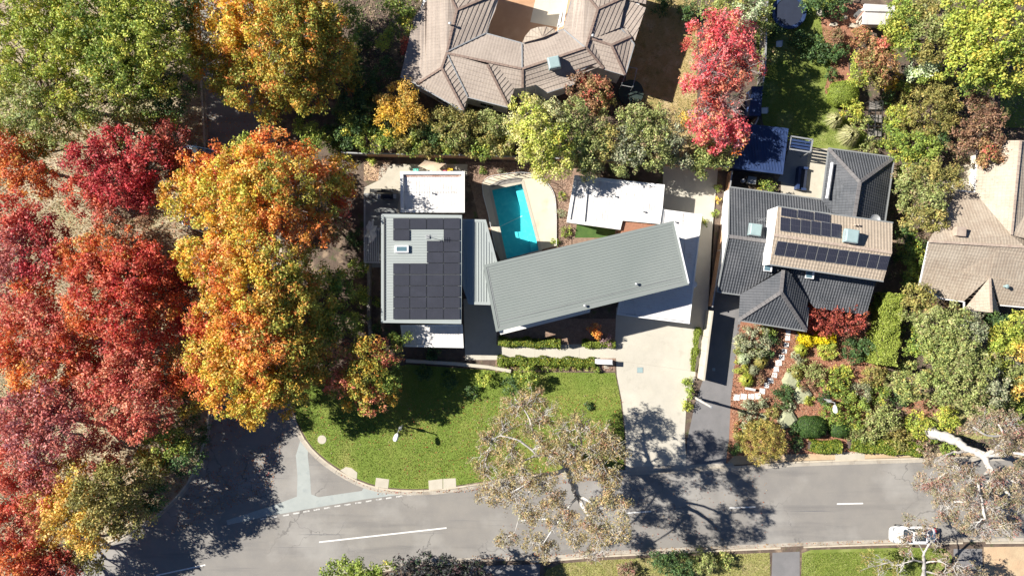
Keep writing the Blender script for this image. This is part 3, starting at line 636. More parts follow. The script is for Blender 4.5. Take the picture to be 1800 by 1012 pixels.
for sx in (-.5, .5):
    for sy in (-.2, .2): mb = MB(); mb.tube([c+Vector((sx, sy, .0)), c+Vector((sx, sy, .15))], .05, 8, cap=True); mb.build('wheel', M['rubber'], G)
B = empty('outdoor_bench', W(684, 336, .1), 'low dark slatted bench rail at the back of the side terrace', 'bench')
for k in range(3): mb = MB(); mb.bar(W(650, 333+k*2.1, .5), W(693, 333+k*2.1, .5), .09, .05); mb.build('slat', M['dark_metal'], B)
for px in (652, 672, 691): mb = MB(); c = W(px, 335, .1); mb.box(c, .08, .3, .4); mb.build('leg', M['dark_metal'], B)
# toys and covers on the back patio
def toybox(px, py, w, d, h, mt, name, label, cat):
    r = empty(name, W(px, py, .11), label, cat); c = W(px, py, .11); mb = MB(); mb.box(c, w, d, h); mb.build('body', mt, r); mb = MB(); mb.box(c+Vector((0, 0, h)), w*1.08, d*1.08, .06); mb.build('lid', mt, r)
    mb = MB(); mb.bar(c+Vector((-w*.2, 0, h+.06)), c+Vector((w*.2, 0, h+.06)), .05, .04); mb.build('handle', M['white_metal'], r)
toybox(732, 301, .5, .35, .45, M['toy_green'], 'toy_box', 'mint green toy box on the pale back patio behind the white roof', 'toy box')
toybox(792, 301, .5, .4, .5, M['toy_yellow'], 'toy_box', 'bright yellow toy box on the back patio near its east end', 'toy box')
toybox(783, 302.5, .4, .25, .3, M['toy_red'], 'toy_box', 'small pinkish red toy box beside the yellow one', 'toy box')
toybox(758, 302, .6, .2, .35, M['bin'], 'planter_box', 'narrow dark green planter on the back patio between the toy boxes', 'planter')
# shade sail over the patio
mb = MB(); A_, B_, C_, D_ = W(747, 282, 2.6), W(783, 288, 2.2), W(765, 302, 2.9), W(735, 292, 2.2)
n_ = 6
for i in range(n_):
    for j in range(n_):
        f = lambda u, v: A_.lerp(B_, u).lerp(D_.lerp(C_, u), v) - Vector((0, 0, .5*u*(1-u)*4*.4*v))
        mb.face([f(i/n_, j/n_), f((i+1)/n_, j/n_), f((i+1)/n_, (j+1)/n_), f(i/n_, (j+1)/n_)])
sr = empty('shade_sail', W(757, 290, .1), 'tan shade sail stretched above the back patio by the paling fence', 'shade sail'); mb.build('sail', M['tarp'], sr, True)
for p in (A_, B_, C_, D_): mb = MB(); mb.tube([Vector((p.x, p.y, .1)), p], .04, 6, cap=True); mb.build('post', M['galv'], sr)

# ---- dark tiled house
K = empty('charcoal_house', W(1410, 430, 0), 'charcoal tiled house with a raised beige tiled upper roof and solar panels', 'house')
mb = MB()
tiled(mb, [(1283.5, 330.4, 3), (1443.6, 352, 3), (1463, 374, 3.5), (1420, 425, 4.9), (1354.6, 425, 4.9), (1281.5, 415.4, 4.9)], .33)
tiled(mb, [(1281.5, 415.4, 4.9), (1354.6, 425, 4.9), (1470, 440, 4.9), (1400, 490, 3.7), (1372.4, 473.5, 4.0), (1301, 517.4, 3), (1261.7, 512, 3)], .33)
tiled(mb, [(1386, 476.7, 4.1), (1480, 440, 4.9), (1560, 460, 4.6), (1538, 498, 4.0), (1522.6, 553, 3), (1432, 541, 3), (1420, 526, 3.1)], .33)
mb.build('roof', M['tile_dark'], K)
mb = MB()
tiled(mb, [(1372.4, 513.4, 5.1), (1416.7, 580.6, 3), (1298.5, 561.7, 3)], .33)
tiled(mb, [(1372.4, 513.4, 5.1), (1298.5, 561.7, 3), (1301, 517.4, 3.1), (1376.4, 474.7, 5.1)], .33)
tiled(mb, [(1376.4, 474.7, 5.1), (1386, 476.7, 4.9), (1420, 526, 3.3), (1416.7, 580.6, 3), (1372.4, 513.4, 5.1)], .33)
mb.build('roof', M['tile_dark'], K)
mb = MB()
tiled(mb, [(1456.6, 262.5, 3), (1570, 278, 3), (1510.8, 320.6, 5.2)], .33)
tiled(mb, [(1570, 278, 3), (1554, 388, 3), (1501, 382, 5.2), (1510.8, 320.6, 5.2)], .33)
tiled(mb, [(1456.6, 262.5, 3), (1510.8, 320.6, 5.2), (1501, 382, 5.2), (1463, 374, 3.5), (1443.6, 352, 3)], .33)
mb.build('roof', M['tile_dark'], K)
for a, b in (((1372.4, 513.4, 5.1), (1416.7, 580.6, 3)), ((1372.4, 513.4, 5.1), (1298.5, 561.7, 3)), ((1376.4, 474.7, 5.1), (1372.4, 513.4, 5.1)), ((1456.6, 262.5, 3), (1510.8, 320.6, 5.2)), ((1570, 278, 3), (1510.8, 320.6, 5.2)), ((1510.8, 320.6, 5.2), (1501, 382, 5.2)), ((1281.5, 415.4, 4.9), (1352, 425, 4.9))):
    cap(K, a, b, M['cap_dark'], .34)
for pts in ([(1283.5, 330.4), (1443.6, 352), (1480, 392), (1560, 400), (1522, 550), (1420, 548), (1340, 515), (1301, 516), (1262, 511)], [(1298.5, 561.7), (1416.7, 580.6), (1420, 500), (1303, 500)], [(1456.6, 262.5), (1570, 278), (1554, 388), (1444, 370)]): house_walls(K, pts, 2.7, M['wall_grey'], 1.0)
mb = MB(); mb.face([W(1283.5, 330.4, 3.0)+Vector((.3, 0, 0)), W(1281.5, 415.4, 4.85)+Vector((.3, 0, 0)), W(1262, 512, 3.0)+Vector((.3, 0, 0)), Vector((W(1262, 512, 3).x+.3, W(1262, 512, 3).y, .1)), Vector((W(1283.5, 330, 3).x+.3, W(1283.5, 330, 3).y, .1))])
mb.build('wall', M['white'], K)
for a, b in (((1282, 331, 3), (1280, 415, 4.9)), ((1280, 415, 4.9), (1260.5, 512, 3)), ((1261, 513, 2.95), (1301, 518.5, 2.95)), ((1298, 563, 2.95), (1417, 582, 2.95)), ((1456, 261, 2.95), (1571, 277, 2.95)), ((1571, 277, 2.95), (1555, 389, 2.95)), ((1283, 329, 2.95), (1443, 350.5, 2.95)), ((1444, 352, 2.95), (1456, 262, 2.95)), ((1416.7, 580, 2.95), (1420, 540, 2.95))):
    mb = MB(); mb.bar(W(*a), W(*b), .13, .13); mb.build('gutter', M['wall_grey'], K)
U0, U1, U2, U3 = (1367, 363), (1569, 391.5), (1552, 494.5), (1352.6, 465)
R0, R1 = (1360.5, 413, 7.0), (1567.5, 444, 7.0)
mb = MB()
tiled(mb, [(U0[0], U0[1], 6.1), (U1[0], U1[1], 6.1), R1, R0], .34)
tiled(mb, [R0, R1, (U2[0], U2[1], 6.1), (U3[0], U3[1], 6.1)], .34)
mb.build('roof', M['tile_beige'], K); cap(K, R0, R1, M['cap_beige'], .26)
house_walls(K, [U0, U1, U2, U3], 6.0, M['white'], .35, z0=4.4, windows=False)
mb = MB(); mb.face([W(1367, 363, 6.1), W(1360.5, 413, 6.95), W(1352.6, 465, 6.1), W(1352.6, 465, 6.1)-Vector((.1, 0, 1.6)), W(1362, 366, 6.1)-Vector((.1, 0, 1.6))]); mb.build('wall', M['white'], K)
mb = MB(); mb.face([W(1569, 391.5, 6.1)-Vector((.3, 0, 0)), W(1552, 494.5, 6.1)-Vector((.3, 0, 0)), W(1567.5, 444, 6.95)-Vector((.3, 0, 0))]); mb.build('wall', M['white'], K)
for a, b in ((U3, U2), (U0, U1)): mb = MB(); mb.bar(W(a[0], a[1], 6.05), W(b[0], b[1], 6.05), .12, .12); mb.build('gutter', M['wall_grey'], K)
def zroof(px, py):     # height of the upper roof under a pixel (its ridge runs R0-R1)
    t = (px-1360)/207; yr = 413+31*t; top = 363+28.5*t; bot = 465+29.5*t
    return 7.0-.9*((yr-py)/(yr-top) if py < yr else (py-yr)/(bot-yr))
def grid(a, b, c, nu, nv, mesh):
    """a: start corner, b: end of the row, c: other end of the columns (px)"""
    for i in range(nu):
        for j in range(nv):
            f = lambda u, v: (lambda x, y: W(x, y, zroof(x, y)))(a[0]+(b[0]-a[0])*u+(c[0]-a[0])*v, a[1]+(b[1]-a[1])*u+(c[1]-a[1])*v)
            g0 = .03; o_ = f((i+g0)/nu, (j+.02)/nv); e1 = f((i+1-g0)/nu, (j+.02)/nv); e2 = f((i+g0)/nu, (j+.98)/nv); panel(mesh, o_, e1-o_, e2-o_, K, .12)
grid((1371.5, 365), (1459, 377), (1370, 380), 3, 1, pm2)
grid((1370.5, 381.5), (1477.5, 394.5), (1368.5, 406.5), 6, 1, pm2)
grid((1365.5, 422), (1563.5, 449.8), (1360, 447.5), 11, 1, pm2)
aircon(K, 1323, 405, 4.55, 1.15, R(-8)); aircon(K, 1490, 416, 6.75, 1.25, R(-8))
mb = MB(); c = W(1537, 386, 5.6); mb.lathe(c, [(.02, 0), (.3, .05), (.5, .16)], 18); mb.tube([c, c+Vector((0, -.2, -.8))], .03, 5); mb.build('satellite_dish', M['galv'], K)
mb = MB(); mb.tube([W(1463, 286, 3.9), W(1453.5, 349, 3.9)], .14, 10, cap=True); mb.build('roof_duct', M['white_metal'], K)
for px, py, z, rz in ((1349, 469.5, 4.25, -8), (1422.5, 482, 4.3, -8)):
    mb = MB(); mb.box(W(px, py, z), .75, .85, .28, R(rz)); s_ = mb.build('skylight', M['white_metal'], K); mb = MB(); mb.box(W(px, py, z+.28), .58, .66, .02, R(rz)); g_ = mb.build('pane', M['skyglass'], None); g_.parent = s_
mb = MB(); c = W(1332, 388, 4.3); mb.tube([c, c+Vector((0, 0, 1.4))], .02, 5); mb.bar(c+Vector((-.5, -.2, 1.3)), c+Vector((.5, .2, 1.3)), .02, .02)
for k in range(5): mb.bar(c+Vector((-.4+.2*k-.12, .2, 1.3)), c+Vector((-.4+.2*k+.12, -.2, 1.3)), .015, .02)
mb.build('antenna', M['galv'], K)
for px, py in ((1500, 396), (1506, 396)): whirly(K, px, py, 6.3, .1, .3, M['cap_beige'])

# ---- brown tiled courtyard house
C = empty('courtyard_house', W(930, 80, 0), 'brown tiled house with many hips wrapped around a terracotta courtyard', 'house')
e, r = 4.3, 5.1
faces = [
 [(740, -40, e), (752, 0, e), (728, 30, e), (704, 135, e), (732, 148, e), (776.4, 120, 4.91), (785.3, 92, r), (803, 18, r), (792, -5, 5.19), (785, -40, 5.19)],
 [(803, 18, r), (874, -12, 4.54), (878, -8, e), (870, 20, e), (853, 59, e), (785.3, 92, r)],
 [(803, 18, r), (792, -5, 5.19), (785, -40, 5.35), (895, -40, 4.78), (874, -12, 4.66)],
 [(785.3, 92, r), (853, 60, e), (917, 77, e), (917.5, 121, r)],
 [(731.9, 148.2, e), (814.9, 194.2, e), (776.4, 120, 4.91)],
 [(776.4, 120, 4.91), (814.9, 194.2, e), (822.3, 170.5, e), (785.3, 94, r)],
 [(785.3, 94, r), (822.3, 170.5, e), (893.5, 188.3, e), (856.4, 114.1, 5.11)],
 [(856.4, 114.1, 5.11), (893.5, 188.3, e), (897, 180, e), (904, 156, 4.42), (868, 108, 5.09)],
 [(868, 108, 5.09), (904, 156, 4.42), (917.5, 155, 4.42), (917.5, 121, r)],
 [(917.5, 78.6, e), (991, 53, e), (1028, 84.5, r), (918.5, 121.5, r)],
 [(918.7, 121.5, r), (1028, 84.5, r), (1061, 121.5, e), (1037, 115.6, 4.42), (1015, 127.5, 4.38), (1010.6, 146.7, e), (961.7, 162.5, e), (942, 149, 4.46), (920, 155, 4.42)],
 [(991, 53, e), (1012, -40, e), (1030, -40, r), (1037, 0, r), (1050.6, 16.3, 5.15), (1031, 82, r), (1028, 84.5, r)],
 [(1050.6, 16.3, 5.15), (1101, -6, 4.70), (1089, 49, e+.3), (1040, 69, 4.99), (1031, 84, r)],
 [(1031, 84, r), (1040, 69, 4.99), (1062, 121, 4.34)],
 [(1050.6, 16.3, 5.15), (1037, 0, r), (1030, -40, r), (1125, -40, 4.82), (1101, -6, 4.70)],
 [(1101, -6, 4.70), (1125, -40, 4.66), (1140, -40, e), (1135, 8, e), (1102, 0, 4.54)],
 [(1040, 69, 4.99), (1089, 49, 4.42), (1101, 52, 4.38), (1109, 64.5, 4.38), (1074.5, 80, 4.94)],
 [(1040, 69, 4.99), (1074.5, 80, 4.94), (1098.5, 132.5, e), (1063, 122, e)],
 [(1074.5, 80, 4.94), (1109, 64.5, 4.38), (1114.5, 78, e), (1098.5, 132.5, e)],
 [(1102, 0, 4.34), (1135, 14, 4.30), (1116, 72, 4.25), (1101, 50, 4.30), (1091, 46, 4.34)],
]
mb = MB()
for f in faces: tiled(mb, f, .42, .05)
mb.build('roof', M['tile_brown'], C)
for a, b in (((803, 18, 5.12), (785.3, 94, 5.12)), ((785.3, 94, 5.12), (776.4, 120, 4.93)), ((776.4, 120, 4.93), (731.9, 148.2, 4.32)), ((776.4, 120, 4.93), (814.9, 194.2, 4.32)), ((785.3, 94, 5.12), (917, 121.5, 5.12)), ((856.4, 114.1, 5.12), (893.5, 188.3, 4.32)), ((918, 121.5, 5.12), (1028, 84.5, 5.12)), ((1050.6, 16.3, 5.17), (1030, 84, 5.12)), ((1030, 84, 5.12), (1061, 121, 4.34)), ((803, 18, 5.12), (874, -12, 4.66)), ((1050.6, 16.3, 5.17), (1101, -6, 4.72)), ((918.5, 121, 5.12), (918.5, 155, 4.46)), ((1074.5, 80, 4.96), (1098.5, 132.5, 4.32)), ((1074.5, 80, 4.96), (1109, 64.5, 4.40)), ((803, 18, 5.12), (792, -5, 5.21)), ((1050, 16, 5.17), (1037, 0, 5.15)), ((1074.5, 80, 4.96), (1040, 69, 5.01))):
    cap(C, a, b, M['cap_brown'], .22)
for a, b in (((731.9, 149.5, 4.25), (814.9, 195.5, 4.25)), ((822.3, 171.5, 4.25), (893.5, 189.3, 4.25)), ((853, 59, 4.25), (917, 76.5, 4.25)), ((917, 77.5, 4.25), (991, 52, 4.25)), ((1061, 122, 4.25), (1099, 133, 4.25)), ((1099, 133, 4.25), (1115, 78, 4.25)), ((1015, 127.5, 4.34), (1037, 115.6, 4.34)), ((1010.6, 147.5, 4.25), (961.7, 163.3, 4.25)), ((704, 135, 4.25), (732, 148, 4.25)), ((878, -8, 4.25), (853, 59, 4.25)), ((991, 53, 4.25), (1004, 0, 4.25)), ((1089, 48, 4.42), (1114.5, 78, 4.30)), ((785, 92, 5.15), (853, 59.5, 4.34)), ((917.3, 78, 4.34), (917.7, 120, 5.11)), ((991, 53, 4.34), (1028, 84, 5.12)), ((822, 170, 4.34), (786, 95, 5.11))):
    mb = MB(); mb.bar(W(*a), W(*b), .12, .09); mb.build('gutter', M['galv'], C)
for pts in ([(752, -40), (800, -40), (878, -40), (853, 59), (917, 77), (991, 53), (1012, -40), (1140, -40), (1114, 78), (1098, 132), (1061, 121), (1037, 116), (1015, 127), (1010, 146), (962, 162), (942, 150), (904, 156), (893, 188), (822, 170), (815, 194), (732, 148), (704, 135), (728, 30)],):
    house_walls(C, pts, 4.2, M['white'], .3)
# faceted turret roof in the courtyard
tc = (953, 66, 4.66); ring = [(918, 75.5), (923, 64), (933, 52), (945, 48), (960, 47), (972, 50), (978, 56)]
mb = MB()
for i in range(len(ring)-1): mb.face([W(ring[i][0], ring[i][1], 4.5), W(ring[i+1][0], ring[i+1][1], 4.5), W(*tc)])
mb.face([W(918, 75.5, 4.38), W(*tc), W(978, 56, 4.38)]); mb.build('bay_roof', M['tile_beige2'], C)
for q in ring: mb = MB(); mb.bar(W(q[0], q[1], 4.52), W(*tc), .07, .03); mb.build('glazing_bar', M['cap_beige'], C)
aircon(C, 973, 115, 4.75, 1.15, R(12))
for px, py, z in ((792, 45, 5.07), (1041, 66, 4.99)): whirly(C, px, py, z, .14, .5)
P_ = empty('courtyard_pergola', W(993, 25, 0), 'white framed pergola with orange beams along the courtyard east wall', 'pergola')
for a, b, mt_, nm in (((1000, -20, 3.90), (988, 46, 3.90), 'white', 'beam'), ((981, 48, 3.90), (996, -20, 3.90), 'white', 'beam'), ((981, 48, 3.90), (988, 46, 3.90), 'white', 'beam'), ((994, -20, 3.80), (986, 42, 3.80), 'terracotta', 'slat'), ((998, -20, 3.80), (990, 38, 3.80), 'rust', 'slat')):
    mb = MB(); mb.bar(W(*a), W(*b), .22 if nm == 'beam' else .1, .12); mb.build(nm, M[mt_], P_)
for px, py in ((982, 47), (988, 20)): mb = MB(); c = W(px, py, 2.6); mb.box(Vector((c.x, c.y, .11)), .12, .12, 2.5); mb.build('post', M['white'], P_)
sheet('courtyard_lower_paving', [(955, -60), (1010, -60), (985, 50), (932, 40)], .118, M['cream_paving'])
# glass lean-to and water tank at the south-east corner
T_ = empty('plant_cage', W(1110, 140, 0), 'thin steel garden frame in the shade at the brown house east corner', 'plant cage')
q = [(1105, 118), (1120, 121), (1112, 154), (1092, 150)]
for i in range(4): mb = MB(); mb.bar(W(*q[i], 2.0), W(*q[(i+1) % 4], 2.0), .05, .05); mb.build('rail', M['galv'], T_); mb = MB(); c = W(*q[i], 2.0); mb.tube([(c.x, c.y, .1), c], .025, 5); mb.build('post', M['galv'], T_)
tk = empty('water_tank', W(1108, 165, .1), 'round green water tank coloured dark for the deep shade beside the brown house', 'water tank'); c = W(1108, 165, .1)
mb = MB(); mb.lathe(c, [(1.3, 0), (1.3, .4)], 28); mb.build('wall', M['bin'], tk); mb = MB(); mb.lathe(c, [(1.34, .4), (.3, .55), (0, .57)], 28); mb.build('lid', mat('tank_shade_green', (.03, .05, .045), None, 2, .8), tk)  # tank colours kept near black to stand for the house's shade

# ---- beige house on the right
E = empty('beige_house', W(1740, 430, 0), 'weathered beige tiled house at the right edge with a small front gable', 'house')
mb = MB()
for f in ([(1718, 247, 3), (1793.6, 247, 5.2), (1777.4, 413, 5.2), (1713, 338, 3)],
          [(1793.6, 247, 5.2), (1870, 247, 3), (1870, 500, 3), (1777.4, 413, 5.2)],
          [(1683, 334, 3), (1713, 338, 3), (1777.4, 413, 5.05), (1800, 431.6, 5.2), (1850, 437, 5.2), (1632, 424, 5.0)],
          [(1632, 424, 5.0), (1760, 431, 5.2), (1900, 443, 5.2), (1900, 548, 3), (1757, 535, 3.1), (1739, 488, 4.1), (1694, 529, 3.1), (1653, 523.6, 3), (1615, 503, 3.0)],
          [(1739, 488, 4.2), (1694, 544, 3), (1742, 549, 4.1)], [(1739, 488, 4.2), (1742, 549, 4.1), (1757, 550, 3)],
          [(1860, 247, 3.1), (1900, 300, 3), (1900, 443, 5.2), (1777.4, 413, 5.2)]): tiled(mb, f, .34, .03)
mb.build('roof', M['tile_beige2'], E)
for a, b in (((1793.6, 247, 5.25), (1777.4, 413, 5.25)), ((1632, 424, 5.05), (1850, 437, 5.25)), ((1739, 488, 4.25), (1742, 549, 4.15))): cap(E, a, b, M['cap_beige'])
for a, b in (((1718, 247, 2.95), (1713, 339, 2.95)), ((1683, 334, 2.95), (1713, 339, 2.95)), ((1615, 503, 2.95), (1653, 524.6, 2.95)), ((1653, 524.6, 2.95), (1694, 530, 2.95)), ((1694, 530, 2.95), (1694, 545, 2.95)), ((1694, 545, 2.95), (1757, 551, 2.95)), ((1757, 536, 2.95), (1900, 549, 2.95)), ((1632, 424, 4.9), (1615, 503, 2.95))):
    mb = MB(); mb.bar(W(*a), W(*b), .14, .1); mb.build('gutter', M['white_metal'], E)
house_walls(E, [(1718, 247), (1900, 247), (1900, 545), (1757, 535), (1690, 528), (1653, 522), (1616, 502), (1640, 424), (1684, 336), (1713, 338)], 2.7, M['render'], 1.1)
mb = MB(); c = W(1680, 408, 4.5); mb.box(c, .9, .9, .9, R(-5)); mb.build('chimney', M['cap_beige'], E)
whirly(E, 1765, 503, 4.0, .2, .35, M['duct'])
sheet('east_house_patio', [(1660, 290), (1718, 290), (1718, 345), (1640, 400), (1600, 380)], .11, M['slab'])

# ---- outbuildings of the gardens on the right
G1 = empty('navy_shed', W(1335, 262, 0), 'navy metal roofed garage in tree shade beside the paved patio', 'shed')
flatroof([(1307, 217), (1386, 226), (1376, 307), (1289, 296)], 2.8, M['slate_blue'], (-.1, 1, 0), .3, 'roof', .12, .04, par=G1)
house_walls(G1, [(1307, 217), (1386, 226), (1376, 307), (1289, 296)], 2.5, M['slate_blue'], .3)
G2 = empty('storage_shed', W(1330, 180, 0), 'narrow navy storage shed under the crimson tree above the navy garage', 'shed')
flatroof([(1322, 152), (1341, 152), (1337, 204), (1316, 204)], 2.2, M['slate_blue'], (0, 1, 0), .25, 'roof', .08, .03, par=G2)
house_walls(G2, [(1322, 152), (1341, 152), (1337, 204), (1316, 204)], 2.0, M['slate_blue'], .1, windows=False)
for px, py, l in ((1343.5, 195, 'square white garden box beside the narrow navy storage shed'), (1369, 78, 'square white garden box in the shade below the trampoline')):
    b_ = empty('garden_box', W(px, py, .1), l, 'garden box'); mb = MB(); mb.box(W(px, py, .1), .55, .55, .4); mb.build('body', M['galv'], b_); mb = MB(); mb.box(W(px, py, .5), .6, .6, .05); mb.build('lid', M['white_metal'], b_)
tp = empty('trampoline', W(1381, 27, .1), 'round trampoline with a navy mat darkened for tree shade in the top garden', 'trampoline'); c = W(1381, 27, .1)
mb = MB(); mb.lathe(c, [(0, .86), (1.45, .86)], 28); mb.build('mat', M['navy'], tp); mb = MB(); mb.lathe(c, [(1.46, .84), (1.46, .92), (1.8, .92), (1.8, .84)], 28); mb.build('pad', M['slate_blue'], tp)
for k in range(6):
    a = k*math.pi/3; p = c+Vector((1.75*math.cos(a), 1.75*math.sin(a), 0)); mb = MB(); mb.tube([p, p+Vector((0, 0, .85))], .03, 6); mb.build('leg', M['galv'], tp)
pg = empty('patio_pergola', W(1410, 252, 0), 'pale grey pergola with dark cross slats at the top of the patio', 'pergola')
q = [(1390, 240), (1428, 246), (1424, 268), (1386, 262)]
for i in range(4): mb = MB(); mb.bar(W(*q[i], 2.4), W(*q[(i+1) % 4], 2.4), .14, .12); mb.build('beam', M['galv'], pg); mb = MB(); c = W(*q[i], 2.4); mb.box(Vector((c.x, c.y, .1)), .1, .1, 2.3); mb.build('post', M['galv'], pg)
for k in range(1, 4): mb = MB(); mb.bar(W(1390-k, 240+k*5.5, 2.42), W(1428-k, 246+k*5.5, 2.42), .22, .05); mb.build('slat', M['slate_blue'], pg)
sheet('patio_decking', [(1385, 262), (1420, 262), (1414, 330), (1366, 318), (1376, 300)], .13, mat('grey_deck', (.30, .31, .33), (.25, .26, .28), 1.5, .8))
sf = empty('outdoor_sofa', W(1407, 315, .13), 'navy covered outdoor sofa in the middle of the patio', 'sofa'); c = W(1407, 315, .13)
mb = MB(); mb.box(c, .95, 2.2, .42, R(-6)); mb.build('seat', M['navy'], sf); mb = MB(); mb.box(c+Vector((-.45, 0, 0)), .25, 2.3, .8, R(-6)); mb.build('backrest', M['slate_blue'], sf)
for sy in (-1, 1): mb = MB(); mb.box(c+Vector((.1*sy, sy*1.1, 0)), .95, .22, .6, R(-6)); mb.build('armrest', M['slate_blue'], sf)
oc = empty('outdoor_cooker', W(1317, 319, .1), 'grey square outdoor cooker in the dark gap behind the charcoal house', 'cooker'); c = W(1317, 319, .1)
mb = MB(); mb.box(c, .8, .7, .75, R(-8)); mb.build('cabinet', M['wall_grey'], oc); mb = MB(); mb.box(c+Vector((0, 0, .75)), .85, .75, .12, R(-8)); mb.build('lid', M['galv'], oc); mb = MB(); mb.lathe(W(1304, 319, .1), [(.2, 0), (.22, .5), (.1, .6), (0, .6)], 12); mb.build('gas_bottle', M['white_metal'], oc)
# timber and white garden shed top right
G3 = empty('garden_shed', W(1535, 25, 0), 'white roofed garden shed with two roof slopes in the top garden', 'shed')
mb = MB(); mb.prism([W(1520, 7, 2.7), W(1573, 10, 2.7), W(1573, 21, 2.5), W(1519, 20, 2.5)], 2.4, bottom=True); mb.build('roof', M['white_roof'], G3)
mb = MB(); mb.prism([W(1519, 22, 2.4), W(1571, 24, 2.4), W(1560, 44, 2.0), W(1517, 43, 2.0)], 1.95, bottom=True); mb.build('roof', M['white_roof'], G3)
mb = MB(); mb.prism([W(1522, 10, 2.3), W(1565, 12, 2.3), W(1556, 38, 1.9), W(1522, 38, 1.9)], .1); mb.build('wall', M['render'], G3)
mb = MB(); mb.bar(W(1519, 18, 2.3), W(1504, 37, 1.2), .16, .1); mb.build('brace', M['rust'], G3)
mb = MB(); mb.bar(W(1514, 19, 2.2), W(1503, 30, 1.2), .5, .05); mb.build('awning', M['wall_grey'], G3)
for px, py, w, d, l in ((1482, 33, .5, .45, 'small white garden cube on the red mulch of the top garden'), (1500, 47, .9, .5, 'pale stone slab beside the garden shed'), (1463, 45, .7, .35, 'long pale edging stone between the bronze shrubs'), (1440, 24, .5, .6, 'round-backed white garden chair in the top garden shade')):
    mb = MB(); mb.prism([(W(px, py, .1)+Vector((x*w*random.uniform(.8, 1.1), y*d*random.uniform(.8, 1.1), .35))).to_tuple() for x, y in ((-.6, -.3), (0, -.6), (.6, -.4), (.65, .3), (.1, .6), (-.5, .45))], .1); tag(mb.build('garden_stone', M['slab']), l.replace('round-backed white garden chair', 'pale rounded garden stone'), 'stone')
vb = empty('vegetable_bed', W(1545, 225, .1), 'dark framed vegetable beds with black netting poles left of the round bush', 'vegetable bed')
for (x_, y_) in ((1528, 178), (1552, 178), (1525, 245), (1549, 245), (1540, 178), (1537, 245)):
    mb = MB(); c = W(x_, y_, 1.6); mb.tube([(c.x, c.y, .1), c], .03, 5); mb.build('post', M['dark_metal'], vb)
for a, b in (((1528, 178), (1552, 178)), ((1525, 245), (1549, 245)), ((1528, 178), (1525, 245)), ((1552, 178), (1549, 245)), ((1540, 178), (1537, 245)), ((1527, 196), (1551, 196)), ((1526, 222), (1550, 222))):
    mb = MB(); mb.bar(W(*a, 1.6), W(*b, 1.6), .05, .05); mb.build('rail', M['dark_metal'], vb)
for y_ in (187, 210, 234): mb = MB(); c = W(1537, y_, .1); mb.box(c, 1.2, .8, .3); mb.build('bed', M['timber_grey'], vb)

# ---------------------------------------------------------------- fences and walls
def paling(name, pts, h, label, mt=M['timber'], zg=.1, step=.13, railside=1):
    r = empty(name, W(pts[0][0], pts[0][1], zg), label, 'fence'); P = []
    for p in pts: q = W(p[0], p[1], zg+h); P.append(Vector((q.x, q.y, zg)))
    mb = MB(); rl = MB(); 
    for a, b in zip(P[:-1], P[1:]):
        L_ = (b-a).length; d = (b-a).normalized(); n = Vector((-d.y, d.x, 0)); k = int(L_/step)
        for i in range(k):
            c = a+d*(i+.5)*step; mb.prism([(t.x, t.y, zg+h+random.uniform(-.02, .02)) for t in (c-d*step*.45, c+d*step*.45, c+d*step*.45+n*.02, c-d*step*.45+n*.02)], zg)
        for zz in (.3, h-.25): rl.bar(a+n*.05+Vector((0, 0, zz)), b+n*.05+Vector((0, 0, zz)), .05, .08)
        for i in range(int(L_/2.4)+1):
            pm = MB(); pm.box(a+d*min(L_, i*2.4)+n*.1, .1, .1, h-.05); pm.build('post', M['timber_grey'], r)
        tp_ = MB(); tp_.bar(a+Vector((0, 0, h+.02)), b+Vector((0, 0, h+.02)), .13, .03); tp_.build('capping', M['galv'], r)
    mb.build('palings', mt, r)['kind'] = 'stuff'; rl.build('rail', M['timber_grey'], r)
paling('paling_fence', [(641, 270), (780, 272), (915, 276), (1000, 279), (1160, 286), (1290, 294)], 1.8, 'timber paling fence behind the pool and white-roofed house')
paling('paling_fence', [(1290, 294), (1332, 210), (1345, 120), (1350, -20)], 1.8, 'paling fence beside the crimson tree and the navy sheds', M['timber_grey'])
paling('paling_fence', [(1287, 300), (1268, 440), (1252, 540)], 1.6, 'reddish paling fence between the white garage and the charcoal house')
paling('paling_fence', [(600, 268), (641, 270)], 1.5, 'short paling fence stub under the orange maple by the side street', M['timber_grey'])
def lowwall(name, pts, h, w, mt, label, cat='wall'):
    P = [W(p[0], p[1], .1) for p in pts]; r = empty(name, P[0], label, cat)
    for a, b in zip(P[:-1], P[1:]):
        L_ = (b-a).length; k = max(1, int(L_/1.2))
        for i in range(k):
            mb = MB(); d = (b-a)/k; mb.bar(a+d*i+d*.008, a+d*(i+1)-d*.008, w, h); mb.build('block', mt, r)
        mb = MB(); mb.bar(a+Vector((0, 0, h+.003)), b+Vector((0, 0, h+.003)), w+.04, .05); mb.build('capping', mt, r)
lowwall('garden_wall', [(715, 633), (800, 638), (860, 644), (898, 651)], .55, .3, M['slab'], 'low pale retaining wall between the shaded lawn and the white porch')
lowwall('garden_wall', [(651, 462), (650, 560), (655, 600)], .7, .28, M['timber_grey'], 'long grey garden wall in the shade left of the solar roof')
lowwall('driveway_wall', [(1242, 545), (1236, 590), (1230, 640), (1227, 664)], 2.15, .16, M['slab'], 'pale rendered wall between the concrete driveway and the asphalt one')
lb = empty('letterbox', W(1061, 634, .1), 'long white letterbox block at the end of the front hedge', 'letterbox')
mb = MB(); mb.bar(W(1047, 634.5, .1), W(1075, 635.5, .1), .4, .95); mb.build('body', M['white'], lb); mb = MB(); mb.bar(W(1046, 634.5, 1.06), W(1076, 635.5, 1.06), .46, .06); mb.build('capping', M['white'], lb)
mb = MB(); mb.bar(W(1063, 639.2, .75), W(1069, 639.4, .75), .03, .05); mb.build('mail_slot', M['dark_metal'], lb)
